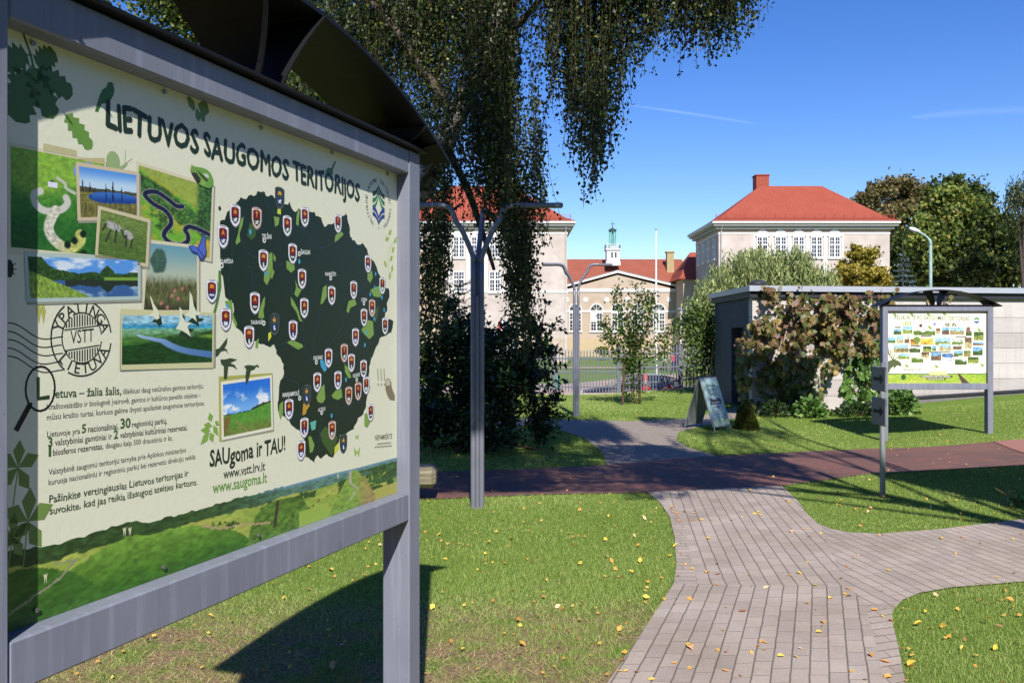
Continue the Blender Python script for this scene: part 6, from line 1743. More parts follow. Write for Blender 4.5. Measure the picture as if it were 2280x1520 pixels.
# ------------------------------------------------------------------ the big weeping birch
rg = np.random.default_rng(21)
birch_loc = on_ground(-1.75, 10.6)
birch = empty('birch_tree', birch_loc, 0, 'big weeping birch with pale leaning trunk and long hanging leafy shoots', 'tree')
bo = np.array(birch_loc)
tr_px = [((760, 1060), 10.6), ((800, 760), 10.5), ((865, 520), 10.4), ((950, 400), 10.2), ((1012, 262), 10.0), ((1068, 160), 9.9), ((1100, 80), 9.8), ((1128, -60), 9.7), ((1150, -330), 9.6), ((1180, -700), 9.5)]
tp = [P(*p, Y) - Vector(bo) for p, Y in tr_px]
tp[0] = Vector((0, 0, -.2))
tps = smoothline(tp, 4)
MB().tube(tps, np.interp(np.linspace(0, 1, len(tps)), [0, .25, .5, .8, 1], [.20, .165, .115, .075, .04]), 12).build('trunk', M_birch, birch)
q = MB()
def limb(pts, r0, r1):
    s = smoothline([Vector(p) - Vector(bo) for p in pts], 5); q.tube(s, list(np.linspace(r0, r1, len(s))), 8)
limb([P(1085, 128, 9.85), P(1130, 80, 9.6), P(1185, 20, 9.3), P(1300, -120, 8.9), P(1450, -200, 8.6)], .05, .02)
limb([P(985, 310, 10.1), P(1040, 420, 9.7), P(1075, 520, 9.5), P(1100, 600, 9.3)], .055, .018)
limb([P(930, 425, 10.2), P(985, 330, 9.5), P(1010, 300, 9.2), P(1040, 360, 9.1)], .04, .012)
limb([P(1130, -60, 9.7), P(1260, -260, 9.3), P(1420, -330, 9.0), P(1560, -260, 8.8), P(1650, -120, 8.7)], .06, .015)
limb([P(1012, 262, 10.0), P(920, 120, 10.2), P(820, 0, 10.4), P(700, -60, 10.5)], .06, .02)
limb([P(1100, 80, 9.8), P(1010, -60, 9.4), P(900, -160, 9.2)], .05, .02)
limb([P(1140, -200, 9.6), P(1250, -420, 9.9), P(1400, -480, 10.2)], .05, .02)
q.build('limb', M_bark, birch)
# hanging shoots in tresses: photo x of the tress, where its tips end, distance, width (m), number
TR = [(1655, 95, 8.7, .07, 9), (1640, 40, 8.8, .10, 9), (1612, 150, 8.6, .06, 9), (1600, 110, 8.9, .08, 9), (1575, 70, 8.8, .10, 8), (1545, 138, 8.5, .07, 10), (1528, 120, 9.0, .09, 9), (1495, 95, 8.7, .09, 10), (1470, 60, 9.2, .10, 9),
      (1440, 172, 8.4, .055, 11), (1425, 120, 8.8, .08, 10), (1398, 215, 8.6, .05, 11), (1380, 180, 9.1, .07, 10), (1365, 375, 8.4, .05, 12), (1350, 300, 8.8, .07, 12), (1372, 120, 8.5, .10, 10), (1325, 455, 8.5, .05, 14), (1308, 420, 8.9, .07, 14), (1332, 330, 9.3, .08, 12), (1290, 390, 8.6, .05, 12),
      (1275, 300, 9.0, .07, 12), (1255, 260, 9.2, .08, 12), (1240, 215, 8.7, .08, 10), (1215, 200, 9.2, .09, 10), (1190, 110, 9.0, .06, 6), (1165, 90, 10.2, .08, 6), (1300, 120, 9.6, .15, 10), (1230, 60, 9.8, .12, 8), (1400, 40, 9.5, .25, 12), (1500, 10, 9.3, .25, 10), (1580, -10, 9.2, .2, 8),
      (1125, 430, 9.4, .07, 12), (1105, 520, 9.1, .07, 14), (1085, 560, 9.3, .08, 12), (1068, 480, 9.6, .08, 9), (1130, 330, 9.8, .09, 12), (1100, 280, 10.2, .14, 12), (1075, 300, 9.2, .10, 8), (1045, 420, 9.5, .08, 7), (1020, 470, 9.3, .08, 7), (990, 700, 9.6, .06, 9), (965, 760, 9.4, .07, 12), (945, 800, 9.8, .07, 12), (978, 540, 10.1, .10, 10), (950, 420, 10.3, .12, 12),
      (1172, 760, 9.3, .06, 14), (1152, 720, 9.5, .07, 16), (1190, 560, 9.2, .05, 8), (1140, 640, 9.0, .07, 14), (1120, 600, 9.7, .07, 12), (1162, 820, 9.8, .08, 12), (1210, 560, 9.5, .05, 5),
      (1000, 180, 10.3, .2, 12), (1030, 260, 9.9, .18, 10), (960, 220, 10.6, .2, 14), (900, 150, 10.8, .25, 14), (860, 230, 11.0, .25, 14), (830, 280, 10.8, .2, 12), (800, 120, 10.6, .25, 12), (760, 260, 11.2, .3, 14), (1250, 20, 9.0, .3, 16), (1340, -20, 8.8, .3, 14), (1440, -30, 9.0, .3, 14), (1540, -30, 8.9, .25, 12), (1180, 0, 10.2, .2, 10), (1100, -20, 10.4, .3, 10), (1455, 100, 8.9, .06, 8), (1510, 120, 8.7, .06, 9), (1560, 110, 8.8, .06, 8), (1590, 140, 8.7, .06, 8), (1625, 90, 8.7, .06, 8), (1650, 80, 8.6, .05, 8), (700, 250, 11.0, .3, 14), (920, 290, 10.7, .2, 14), (870, 200, 10.5, .25, 14), (970, 330, 10.8, .15, 12), (800, 230, 11.3, .3, 14), (940, 150, 10.3, .25, 14), (1010, 120, 10.6, .2, 12), (660, 200, 10.8, .25, 12), (1060, 150, 10.4, .2, 14), (1150, 40, 10.3, .2, 10), (1020, 330, 10.3, .15, 10), (1060, 230, 10.3, .12, 12), (1120, 230, 10.3, .09, 12), (1080, 400, 10.2, .10, 12), (1125, 400, 10.3, .06, 12), (620, 80, 11.2, .3, 12)]
cen, axs, tint = [], [], []
q = MB()
for px, tipy, Y, wd_, n in TR:
    n = int(n * (3.4 if px > 1410 else 2.3 if px > 1200 else 2.9))
    for i in range(n):
        bx0 = (px - CX) / F * Y + rg.normal(0, wd_); by0 = Y + rg.normal(0, wd_ * 1.8 + .1)
        ztip = P(px, tipy, Y).z + abs(rg.normal(0, .22)) + (rg.random() ** 2) * .5
        ztop = ztip + rg.uniform(.9, 2.6) + (.6 if tipy > 400 else 0)
        if tipy > 420: ztop = ztip + rg.uniform(.7, 1.5)
        if tipy < 320: ztop = max(ztop, P(px, -120, Y).z * rg.uniform(.93, 1.08))
        L = ztop - ztip; m_ = int(L * 44)
        pts = strand_points((bx0, by0, ztop), L, m_, .05, rg)
        keep = rg.random(m_) < np.linspace(1, .75, m_)
        pp = pts[keep] + rg.normal(0, .028, (keep.sum(), 3))
        cen.append(pp); tint.append(np.clip(rg.normal(.42 + .12 * rg.normal(), .22, len(pp)), 0, 1))
        if i % 2 == 0: shoots(q, None, pts - bo, .0028)
cen = np.concatenate(cen); tint = np.concatenate(tint)
q.build('hanging_twig', M_twig, birch)
ax = np.tile([0, 0, -1.0], (len(cen), 1)) + rg.normal(0, .5, (len(cen), 3))
leaves('foliage', cen - bo, .042, M_birchleaf, birch, aspect=.72, axis=ax, tint=tint, rng=rg)

# crown of a second birch standing out of the frame; it shades the shrub and the crossing of the paths
rg = np.random.default_rng(5)
o2 = on_ground(6.2, 1.4); sb = empty('birch_tree', o2, 0, 'tall birch standing beyond the frame, whose crown shades the brick path', 'tree')
cl = []
def ok_shade(x, y, z):
    Y = y + 1.127 * z; X = x - .085 * z
    far = np.where(X > 2.6, 18.2, np.where(X > .9, 13.7, 15.2)); nearl = 9.6 + .05 * X - .5 * (X > 1.2) * (fbm(X * 1.3, Y * 0 + 3., 6, 2) > .5)
    a = (Y > nearl) & (Y < far) & (X > -3.2) & (X < np.where(Y > 12.4, 5.3, 4.3 - .25 * (Y - 10)))
    hid = (z - 1.75 > .43 * y) | (np.abs(x) > .66 * y)                # keep it out of the picture
    return (a | ((Y > 19.6) & (Y < 21.0) & (X > 4.6) & (X < 6.9))) & hid
N = 900
while len(cl) < N:
    z = rg.uniform(5.6, 11.5); Yg, Xg = (rg.uniform(19.6, 21.), rg.uniform(4.6, 6.9)) if rg.random() < .2 else (rg.uniform(9.1, 18.2), rg.uniform(-3.2, 5.3)); x, y = Xg + .085 * z, Yg - 1.127 * z
    if ok_shade(x, y, z) and fbm(np.array([Xg * .55]), np.array([Yg * .75]), 12, 3)[0] > (.46 if Yg < 19 else .3): cl.append((x, y, z))
cl = np.array(cl)
cen = np.repeat(cl, 95, 0) + rg.normal(0, 1, (len(cl) * 95, 3)) * np.array([.16, .16, .34])
okm = ok_shade(cen[:, 0], cen[:, 1], cen[:, 2]); cen = cen[okm]
leaves('foliage', cen - np.array(o2), .085, M_birchleaf, sb, aspect=.7, droop=.8, rng=rg)
q = MB(); tt = [Vector((0, 0, -.1)), Vector((-.3, .1, 3)), Vector((-1.2, .3, 6)), Vector((-2.4, .6, 8.5)), Vector((-3.2, .8, 10.5))]
q.tube(smoothline(tt, 4), list(np.linspace(.2, .05, 17)), 10); q.build('trunk', M_birch, sb)
q = MB()
for i in range(14):
    t_ = cl[rg.integers(len(cl))] - np.array(o2); s_ = Vector((-.6 - .15 * i, .2, 4.5 + .35 * i)); m_ = (s_ + Vector(t_)) / 2 + Vector((0, 0, .5)); q.tube(smoothline([s_, m_, Vector(t_)], 4), list(np.linspace(.05, .012, 9)), 6)
q.build('limb', M_birch, sb)

# ------------------------------------------------------------------ generic crowns
def crown(blobs, clumps, per, lsize, rng, shell=(.55, 1.05), cs=.2, lumps=15, spray=.16):
    """leaf centres: blobs = (centre, radii); uneven leafy lumps over each blob, with sprays of twigs standing out"""
    out = []; wts = np.array([b_[1][0] * b_[1][2] for b_ in blobs]); wts = wts / wts.sum(); total = clumps * per
    for (c, r), w in zip(blobs, wts):
        r = np.array(r); n = int(total * w); k = lumps
        d = unit(rng.normal(size=(k, 3))); lc = np.array(c) + d * r * rng.uniform(shell[0], shell[1] * .92, (k, 1)); lr = rng.uniform(.20, .46, k) * cs / .16
        share = lr ** 2 / (lr ** 2).sum()
        for j in range(k):
            m_ = int(n * share[j] * (1 - spray)); e = unit(rng.normal(size=(m_, 3))); e[:, 2] = np.where(rng.random(m_) < .35, np.abs(e[:, 2]), e[:, 2])
            rad = rng.random((m_, 1)) ** .45 * (1 + .35 * rng.normal(size=(m_, 1)))
            out.append(lc[j] + e * rad * r * lr[j])
            ns = max(2, int(n * share[j] * spray / 9)); q = unit(d[j] + rng.normal(size=(ns, 3)) * .7)
            t_ = rng.random((ns, 9, 1)) * rng.uniform(.5, 1.0, (ns, 1, 1)); out.append((lc[j] + q[:, None] * t_ * r * lr[j] * 1.9 + rng.normal(0, lsize * .25, (ns, 9, 3))).reshape(-1, 3))
    return np.concatenate(out)

def leafy(name, loc, label, cat, blobs, clumps, per, lsize, mat, rng, trunk_r=.2, group=None, limbs=6, cs=.2, bark=None, aspect=.65, droop=.3, shell=(.55, 1.05)):
    t = empty(name, loc, 0, label, cat, group)
    L = np.array(loc); cen = crown(blobs, clumps, per, lsize, rng, shell, cs)
    leaves('crown', cen - L, lsize, mat, t, aspect=aspect, droop=droop, rng=rng)
    big = max(blobs, key=lambda b_: b_[1][0]); top = Vector(big[0]) - Vector(loc)
    q = MB(); pts = smoothline([(0, 0, -.2), (top.x * .2, top.y * .2, top.z * .45), tuple(top)], 4); q.tube(pts, list(np.linspace(trunk_r, trunk_r * .35, len(pts))), 9)
    for (c, r) in blobs[:limbs]:
        e = Vector(c) - Vector(loc); s_ = pts[len(pts) // 2]; mid = (s_ + e) / 2 + Vector((0, 0, -.1 * (e - s_).length)); q.tube(smoothline([s_, mid, e], 3), list(np.linspace(trunk_r * .45, trunk_r * .1, 7)), 6)
    q.build('trunk', bark or M_bark, t)
    return t

# unseen wood added behind the viewer to block low sky and darken ambient light
rgw = np.random.default_rng(4); wood = []
for i in range(30):
    a = math.radians(-205 + 230 * i / 29); R = rgw.uniform(15, 19); hh_ = rgw.uniform(6.5, 9.0)
    if math.sin(a) > .25: continue
    wood.append(((R * math.cos(a), R * math.sin(a) + 2, hh_ * .5), (2.6, 2.6, hh_ * .52)))
wc = crown(wood, 900, 30, .5, rgw, (.4, 1.05), .18)
tag(leaves('sky_blocking_woodland', wc, .6, M_darkleaf, None, aspect=.7, rng=rgw), kind='stuff')

far_ = []
for i in range(34):                                          # woods closing the view behind the school
    x = (-150 + i * 8.5) if i < 17 else (58 + (i - 17) * 8.5)
    hh_ = rgw.uniform(9, 15); far_.append(((x, rgw.uniform(122, 140), hh_ * .45), (7.5, 7.5, hh_ * .55)))
wc = crown(far_, 900, 26, 1.0, rgw, (.4, 1.05), .18)
tag(leaves('far_woodland', wc, 1.3, M_darkleaf, None, aspect=.7, rng=rgw), kind='stuff')

def bl(px, py, Y, rx, rz, ry=None):
    return (tuple(P(px, py, Y)), (rx / F * Y, (ry or rx) / F * Y, rz / F * Y))

rg = np.random.default_rng(31)
# trees behind the big board
leafy('linden_tree', on_ground(P(560, 0, 19).x, 19), 'dense dark green tree seen above the roof of the big board', 'tree',
      [bl(600, 60, 19, 230, 200), bl(430, 120, 18, 170, 160), bl(760, 160, 20, 170, 170), bl(860, 60, 19, 160, 160), bl(700, -120, 19, 260, 200), bl(450, -100, 19, 220, 200), bl(300, 10, 18, 140, 120), bl(540, 150, 17.5, 120, 100), bl(760, 330, 19, 180, 160), bl(560, 330, 18, 220, 180)], 1500, 26, .12, M_darkleaf, rg, .28, cs=.16)
# the wood behind the pavilion
W_ = 'trees behind the pavilion'
leafy('oak_tree', on_ground(P(2060, 0, 108).x, 108), 'large spreading russet-tinged tree behind the red-roofed wing', 'tree', [bl(1985, 455, 108, 72, 52), bl(2050, 440, 108, 70, 44), bl(1945, 440, 108, 40, 30), bl(2030, 520, 108, 90, 80), bl(1990, 560, 108, 50, 80)], 1000, 26, .5, M_russet, rg, .5, W_, cs=.15)
leafy('maple_tree', on_ground(P(2110, 0, 58).x, 58), 'big bright green broad tree behind the white-headed street lamp', 'tree', [bl(2115, 475, 58, 70, 58), bl(2090, 540, 57, 74, 66), bl(2150, 520, 57, 70, 80), bl(2075, 600, 56, 60, 50), bl(2130, 600, 56, 70, 50)], 1100, 26, .32, M_oakleaf, rg, .5, W_, cs=.15)
leafy('ash_tree', on_ground(P(2150, 0, 62).x, 62), 'airy tree with feathery twigs against the sky behind the pavilion', 'tree', [bl(2150, 440, 62, 50, 30), bl(2190, 452, 62, 22, 20), bl(2100, 415, 62, 36, 22), bl(2160, 480, 62, 50, 40)], 260, 16, .28, M_darkleaf, rg, .3, W_, cs=.22)
leafy('lime_tree', on_ground(P(2220, 0, 52).x, 52), 'dark rounded tree rising over the pavilion eaves at the frame edge', 'tree', [bl(2215, 560, 52, 62, 80), bl(2265, 570, 53, 60, 80), bl(2180, 600, 51, 50, 60), bl(2290, 540, 55, 50, 60), bl(2230, 510, 54, 34, 30), bl(2200, 520, 53, 40, 36)], 900, 26, .28, M_darkleaf, rg, .4, W_, cs=.16)
leafy('hazel_tree', on_ground(P(2020, 0, 100).x, 100), 'low dark green tree between the blue spruce and the street lamp', 'tree', [bl(2010, 600, 100, 40, 70), bl(2050, 620, 98, 50, 50), bl(2010, 540, 104, 26, 50)], 500, 24, .46, M_darkleaf, rg, .3, W_, cs=.18)
leafy('yellowing_tree', on_ground(P(1925, 0, 48).x, 48), 'rounded tree with yellowing leaves in front of the red-roofed wing', 'tree', [bl(1915, 590, 48, 44, 36), bl(1890, 620, 47.5, 40, 34), bl(1940, 625, 47.5, 44, 36), bl(1905, 565, 48, 20, 16), bl(1965, 640, 48, 30, 24)], 700, 22, .20, M_yellowleaf, rg, .16, W_, cs=.17)

def weeping(name, loc, label, domes, n, lsize, mat, rng, group=None, trunk_r=.3, drop=(1.5, 4), step=.11, sway=.1):
    t = empty(name, loc, 0, label, 'tree', group); L = np.array(loc); cen = []; ax_ = []; tn = []
    w = np.array([d_[1][0] for d_ in domes]); w = w / w.sum()
    for (c, r), ww in zip(domes, w):
        for i in range(int(n * ww)):
            d = unit(rng.normal(size=3)); d[2] = abs(d[2]) * .9 + .05; d = unit(d)
            p = np.array(c) + d * np.array(r) * rng.uniform(.5, 1.0) * (1 + .28 * math.sin(d[0] * 7 + c[0]) * math.cos(d[1] * 5))
            ln = rng.uniform(*drop); k = int(ln / step); pts = strand_points(p, ln, k, sway, rng); pts[:, :2] += (d[:2] * np.linspace(0, 1, k)[:, None] ** .6) * .25
            cen.append(pts + rng.normal(0, .05, (k, 3))); tn.append(np.clip(np.full(k, rng.normal(.5, .32)) + rng.normal(0, .15, k), 0, 1))
    cen = np.concatenate(cen); tn = np.concatenate(tn)
    leaves('crown', cen - L, lsize, mat, t, aspect=.26, axis=np.tile([0, 0, -1.], (len(cen), 1)), tint=tn, rng=rng)
    q = MB(); c0 = Vector(domes[0][0]) - Vector(loc); pts = smoothline([(0, 0, -.2), tuple(c0 * .5 + Vector((0, 0, .2))), tuple(c0)], 4); q.tube(pts, list(np.linspace(trunk_r, trunk_r * .4, len(pts))), 9)
    for (c, r) in domes: e = Vector(c) - Vector(loc); q.tube(smoothline([pts[4], (pts[4] + e) / 2 + Vector((0, 0, .4)), e + Vector((0, 0, r[2] * .6))], 3), list(np.linspace(trunk_r * .4, .03, 7)), 6)
    q.build('trunk', M_bark, t); return t
weeping('willow_tree', on_ground(P(1720, 0, 40).x, 40), 'broad grey-green weeping willow rising behind the concrete pavilion', [bl(1700, 600, 40, 80, 50), bl(1640, 610, 39, 60, 48), bl(1770, 580, 40, 40, 34), bl(1600, 650, 38, 52, 46), bl(1800, 620, 40, 50, 44), bl(1840, 640, 40, 30, 40), bl(1572, 690, 37, 40, 60), bl(1580, 740, 36, 36, 60), bl(1680, 580, 41, 40, 30)], 1500, .25, M_willowleaf, rg, None, .4, (1.6, 4.6), .12)
weeping('birch_tree', on_ground(P(2275, 0, 46).x, 46), 'distant drooping birch above the dark tree at the frame edge', [bl(2282, 440, 46, 36, 50), bl(2300, 420, 46, 50, 50), bl(2262, 430, 46, 16, 30), bl(2300, 500, 47, 40, 40)], 330, .2, M_birchleaf, rg, None, .2, (1., 3.), .13, .12)

# blue spruce
def spruce(loc, h, rbase, label, rng):
    t = empty('spruce_tree', loc, 0, label, 'tree', None); cen, ax_ = [], []
    q = MB().tube([(0, 0, -.2), (0, 0, h)], [.14, .02], 7); q.build('trunk', M_bark, t); q = MB()
    for i in range(26):
        z = h * (.06 + .92 * i / 26); R = rbase * (1 - z / h) ** .85
        for k in range(9):
            a = rng.uniform(0, 6.28); d = np.array([math.cos(a), math.sin(a), -.12]); ln = R * rng.uniform(.75, 1.1); m_ = max(5, int(ln * 34))
            tt_ = np.linspace(.05, 1, m_)[:, None]; p = np.array([0, 0, z]) + d * tt_ * ln + np.array([0, 0, .10]) * tt_ ** 2 * ln
            q.tube([(0, 0, z), tuple(p[-1])], [.02, .006], 3, cap=False)
            cen.append(p + rng.normal(0, .05, p.shape) * np.array([1, 1, .8])); ax_.append(np.tile(d, (m_, 1)) + rng.normal(0, .6, (m_, 3)))
    leaves('crown', np.concatenate(cen), .15, M_needle, t, aspect=.3, axis=np.concatenate(ax_), rng=rng); q.build('branch', M_bark, t)
g = on_ground(P(2010, 0, 45).x, 45)
spruce(g, P(0, 548, 45).z - g.z, 2.3, 'blue-grey spruce beside the yellowing tree behind the pavilion', rg)
# two narrow thujas on the school lawn
for px, top in ((1199, 742), (1216, 738)):
    Yt = 60; g = on_ground(P(px, 0, Yt).x, Yt); h = P(0, top, Yt).z - g.z
    t = empty('thuja', g, 0, 'narrow green thuja ' + ('half hidden by the big shrub' if px == 1199 else 'standing just before the dark fence post'), 'conifer', None)
    n = 3500; zz_ = rg.random(n) ** .8; a = rg.uniform(0, 6.28, n); r_ = .55 * (1 - zz_) ** .7 * np.sqrt(rg.uniform(.5, 1, n))
    leaves('crown', np.stack([r_ * np.cos(a), r_ * np.sin(a), zz_ * h], 1), .16, M_thuja, t, aspect=.5, axis=np.tile([0, 0, 1.], (n, 1)), rng=rg)
    MB().tube([(0, 0, -.1), (0, 0, h * .8)], [.06, .02], 6).build('trunk', M_bark, t)
# clipped shrub before the hall
leafy('lawn_bush', on_ground(P(1342, 0, 92).x, 92), 'small round green bush at the foot of the hall', 'bush', [bl(1342, 782, 92, 13, 9)], 60, 20, .25, M_oakleaf, rg, .05)

# ------------------------------------------------------------------ young trees by the fence
def young(loc, label, spec, stakes, mat, lsize, dens, rng, bamboo):
    t = empty('young_tree', loc, 0, label, 'tree'); L = np.array(loc); q = MB(); cen, axx = [], []
    def br(pts, r0, r1, lv=True, side=.13):
        s_ = smoothline([Vector(p) - Vector(loc) for p in pts], 5); q.tube(s_, list(np.linspace(r0, r1, len(s_))), 5)
        if lv:
            ln = sum((s_[i + 1] - s_[i]).length for i in range(len(s_) - 1)); n = int(ln * dens)
            idx = rng.uniform(0, len(s_) - 1.001, n); i0 = idx.astype(int); f_ = (idx - i0)[:, None]; A_ = np.array([tuple(v) for v in s_])
            p = A_[i0] * (1 - f_) + A_[i0 + 1] * f_; d = unit(A_[i0 + 1] - A_[i0]); off_ = rng.normal(size=(n, 3)) * side * .5
            cen.append(p + off_); axx.append(d * .6 + unit(off_) + np.array([0, 0, -.25]))
    for b_ in spec: br(*b_)
    q.build('trunk', M_twig, t)
    leaves('crown', np.concatenate(cen), lsize, mat, t, aspect=.62, axis=np.concatenate(axx), rng=rng)
    for p0, p1 in stakes:
        MB().tube([Vector(p0) - Vector(loc), Vector(p1) - Vector(loc)], .035 if not bamboo else .03, 8).build('stake', M_stake, t)
    return t
M_stake = simple('wooden_stake', C(136, 118, 84), .85, scale=7, c2=C(164, 146, 108))
M_dstake = simple('dark_stake', C(84, 66, 52), .9)
Yt = 21.5; g = G(1408, 880); g = on_ground(P(1408, 0, Yt).x, Yt)
yp = lambda x, y, dY=0.: P(x, y, Yt + dY)
sp_ = [(([yp(1408, 885), yp(1408, 800), yp(1412, 720), yp(1422, 640)]), .03, .006, True, .30)]
for pts in ([(1408, 800), (1390, 740), (1375, 690), (1372, 640)], [(1410, 790), (1440, 720), (1452, 680), (1448, 655)], [(1408, 820), (1380, 770), (1355, 740), (1342, 712)], [(1408, 830), (1380, 800), (1362, 772), (1345, 742)], [(1410, 800), (1450, 770), (1480, 745), (1500, 725)], [(1410, 820), (1450, 800), (1478, 780), (1488, 762)],
            [(1412, 760), (1400, 720), (1398, 680)], [(1414, 740), (1430, 700), (1432, 660)], [(1410, 770), (1430, 750), (1462, 700)], [(1408, 780), (1400, 760), (1382, 735)]):
    dY = rg.uniform(-.5, .5); sp_.append(([yp(x, y, dY * i / (len(pts) - 1)) for i, (x, y) in enumerate(pts)], .014, .004, True, .17))
yt = young(g, 'young broadleaf tree tied between three stakes on the lawn by the fence', sp_, [((P(1386, 0, 21.4).x, 21.4, -.1), (P(1390, 0, 21.4).x, 21.4, P(0, 800, 21.4).z)), ((P(1424, 0, 21.7).x, 21.7, -.1), (P(1424, 0, 21.7).x, 21.7, P(0, 800, 21.7).z)), ((P(1410, 0, 22).x, 22.0, -.1), (P(1408, 0, 22.).x, 22.0, P(0, 810, 22.).z))], M_youngleaf, .088, 200, rg, False)
for o in children(yt):
    if o.name.startswith('stake'): o.data.materials[0] = M_dstake
Yt = 23.8; g = on_ground(P(1590, 0, Yt).x, Yt)
sp_ = [([P(1590, 860, Yt), P(1588, 790, Yt), P(1575, 730, Yt), P(1560, 690, Yt)], .028, .006, True, .3)]
for pts in ([(1588, 800), (1560, 770), (1540, 745), (1508, 735)], [(1585, 780), (1550, 740), (1530, 712), (1514, 720)], [(1588, 800), (1600, 750), (1602, 700)], [(1586, 790), (1560, 780), (1530, 775)], [(1585, 770), (1570, 720), (1548, 690)], [(1588, 810), (1560, 805), (1536, 800)], [(1588, 760), (1590, 720), (1586, 680)], [(1588, 820), (1566, 825), (1550, 815)]):
    dY = rg.uniform(-.6, .6); sp_.append(([P(x, y, Yt + dY * i / (len(pts) - 1)) for i, (x, y) in enumerate(pts)], .014, .004, True, .34))
young(g, 'small staked tree with pale wooden props at the pavilion corner', sp_, [(P(1580, 862, 23.5), P(1588, 770, 23.6)), (P(1582, 858, 23.7), P(1598, 790, 23.7)), (P(1601, 850, 23.6), P(1592, 790, 23.6))], M_youngleaf, .10, 230, rg, True)

# ------------------------------------------------------------------ big dark shrub behind the lamp
rg = np.random.default_rng(77)
Ys = 13.3; g = on_ground(P(1080, 0, Ys).x, Ys)
shrub = empty('evergreen_shrub', g, 0, 'big dark large-leaved shrub behind the lamp with shoots sticking out on top', 'shrub'); L = np.array(g)
blobs = [bl(1000, 860, 13.2, 85, 120), bl(1100, 850, 13.4, 95, 125), bl(1180, 900, 13.2, 80, 90), bl(1060, 780, 13.6, 80, 90), bl(1140, 760, 13.7, 70, 70), bl(960, 930, 12.9, 70, 80), bl(1080, 950, 12.8, 90, 60), bl(1000, 740, 13.8, 60, 70), bl(1190, 820, 13.5, 50, 60), bl(930, 840, 13.4, 70, 90), bl(860, 880, 13.6, 80, 100)]
cen = crown(blobs, 2400, 14, .1, rg, (.35, 1.06), .16)
cen = cen[cen[:, 2] > gh(cen[:, 0], cen[:, 1]) + .02]
q = MB(); ec, ea = [], []
for pts in ([(1190, 800), (1205, 730), (1215, 680), (1218, 668)], [(1190, 800), (1225, 740), (1240, 715), (1254, 712)], [(1180, 800), (1215, 745), (1243, 735), (1262, 738)], [(1020, 760), (1008, 700), (1010, 650)], [(1000, 780), (985, 720), (980, 700)], [(1190, 850), (1225, 800), (1245, 770)], [(1200, 880), (1235, 850), (1262, 845)], [(1200, 930), (1240, 920), (1275, 930)], [(1150, 760), (1165, 700), (1170, 670)], [(1060, 740), (1075, 690), (1072, 660)], [(1210, 840), (1240, 815), (1268, 812)], [(1195, 960), (1225, 950), (1250, 958)]):
    Yq = 13.2 + rg.uniform(-.3, .3); s_ = smoothline([P(x, y, Yq) for x, y in pts], 6); q.tube([v - Vector(g) for v in s_], list(np.linspace(.012, .004, len(s_))), 5)
    A_ = np.array([tuple(v) for v in s_]); n = 26; i0 = rg.integers(2, len(s_) - 1, n); d = unit(A_[i0] - A_[i0 - 1]); off_ = unit(rg.normal(size=(n, 3))) * .05
    ec.append(A_[i0] + off_); ea.append(off_ / .05 + d * .6)
for i in range(26):
    a = rg.uniform(0, 6.28); bl_ = blobs[rg.integers(len(blobs))]; e = np.array(bl_[0]); q.tube(smoothline([Vector((rg.normal(0, .3), rg.normal(0, .2), 0)), Vector((e - L) * .6), Vector(e - L)], 3), list(np.linspace(.03, .008, 7)), 5)
q.build('stem', M_twig, shrub)
allc = np.concatenate([cen] + ec); axx = np.concatenate([rg.normal(size=cen.shape)] + ea)
leaves('foliage', allc - L, .085, M_shrubleaf, shrub, aspect=.5, axis=axx, rng=rg)
# thin spiky conifer sapling in it
Yq = 14.2; g = on_ground(P(1022, 0, Yq).x, Yq); h = P(0, 610, Yq).z
t = empty('conifer_sapling', g, 0, 'thin bare-branched conifer sapling rising out of the dark shrub', 'conifer'); q = MB(); q.tube([(0, 0, -.1), (0, 0, h)], [.035, .006], 6)
cen, axx = [], []
for i in range(14):
    z_ = h * (.3 + .66 * i / 14)
    for k in range(5):
        a = rg.uniform(0, 6.28); ln = .62 * (1 - .8 * (z_ / h - .3)); e = np.array([math.cos(a) * ln, math.sin(a) * ln, ln * .35]); q.tube([(0, 0, z_), tuple(np.array([0, 0, z_]) + e)], [.009, .003], 4, cap=False)
        tt_ = rg.random((16, 1)); cen.append(np.array([0, 0, z_]) + e * tt_ + rg.normal(0, .02, (16, 3))); axx.append(np.tile(e / ln, (16, 1)) + rg.normal(0, .7, (16, 3)))
q.build('trunk', M_twig, t); leaves('crown', np.concatenate(cen), .07, M_darkleaf, t, aspect=.18, axis=np.concatenate(axx), rng=rg)

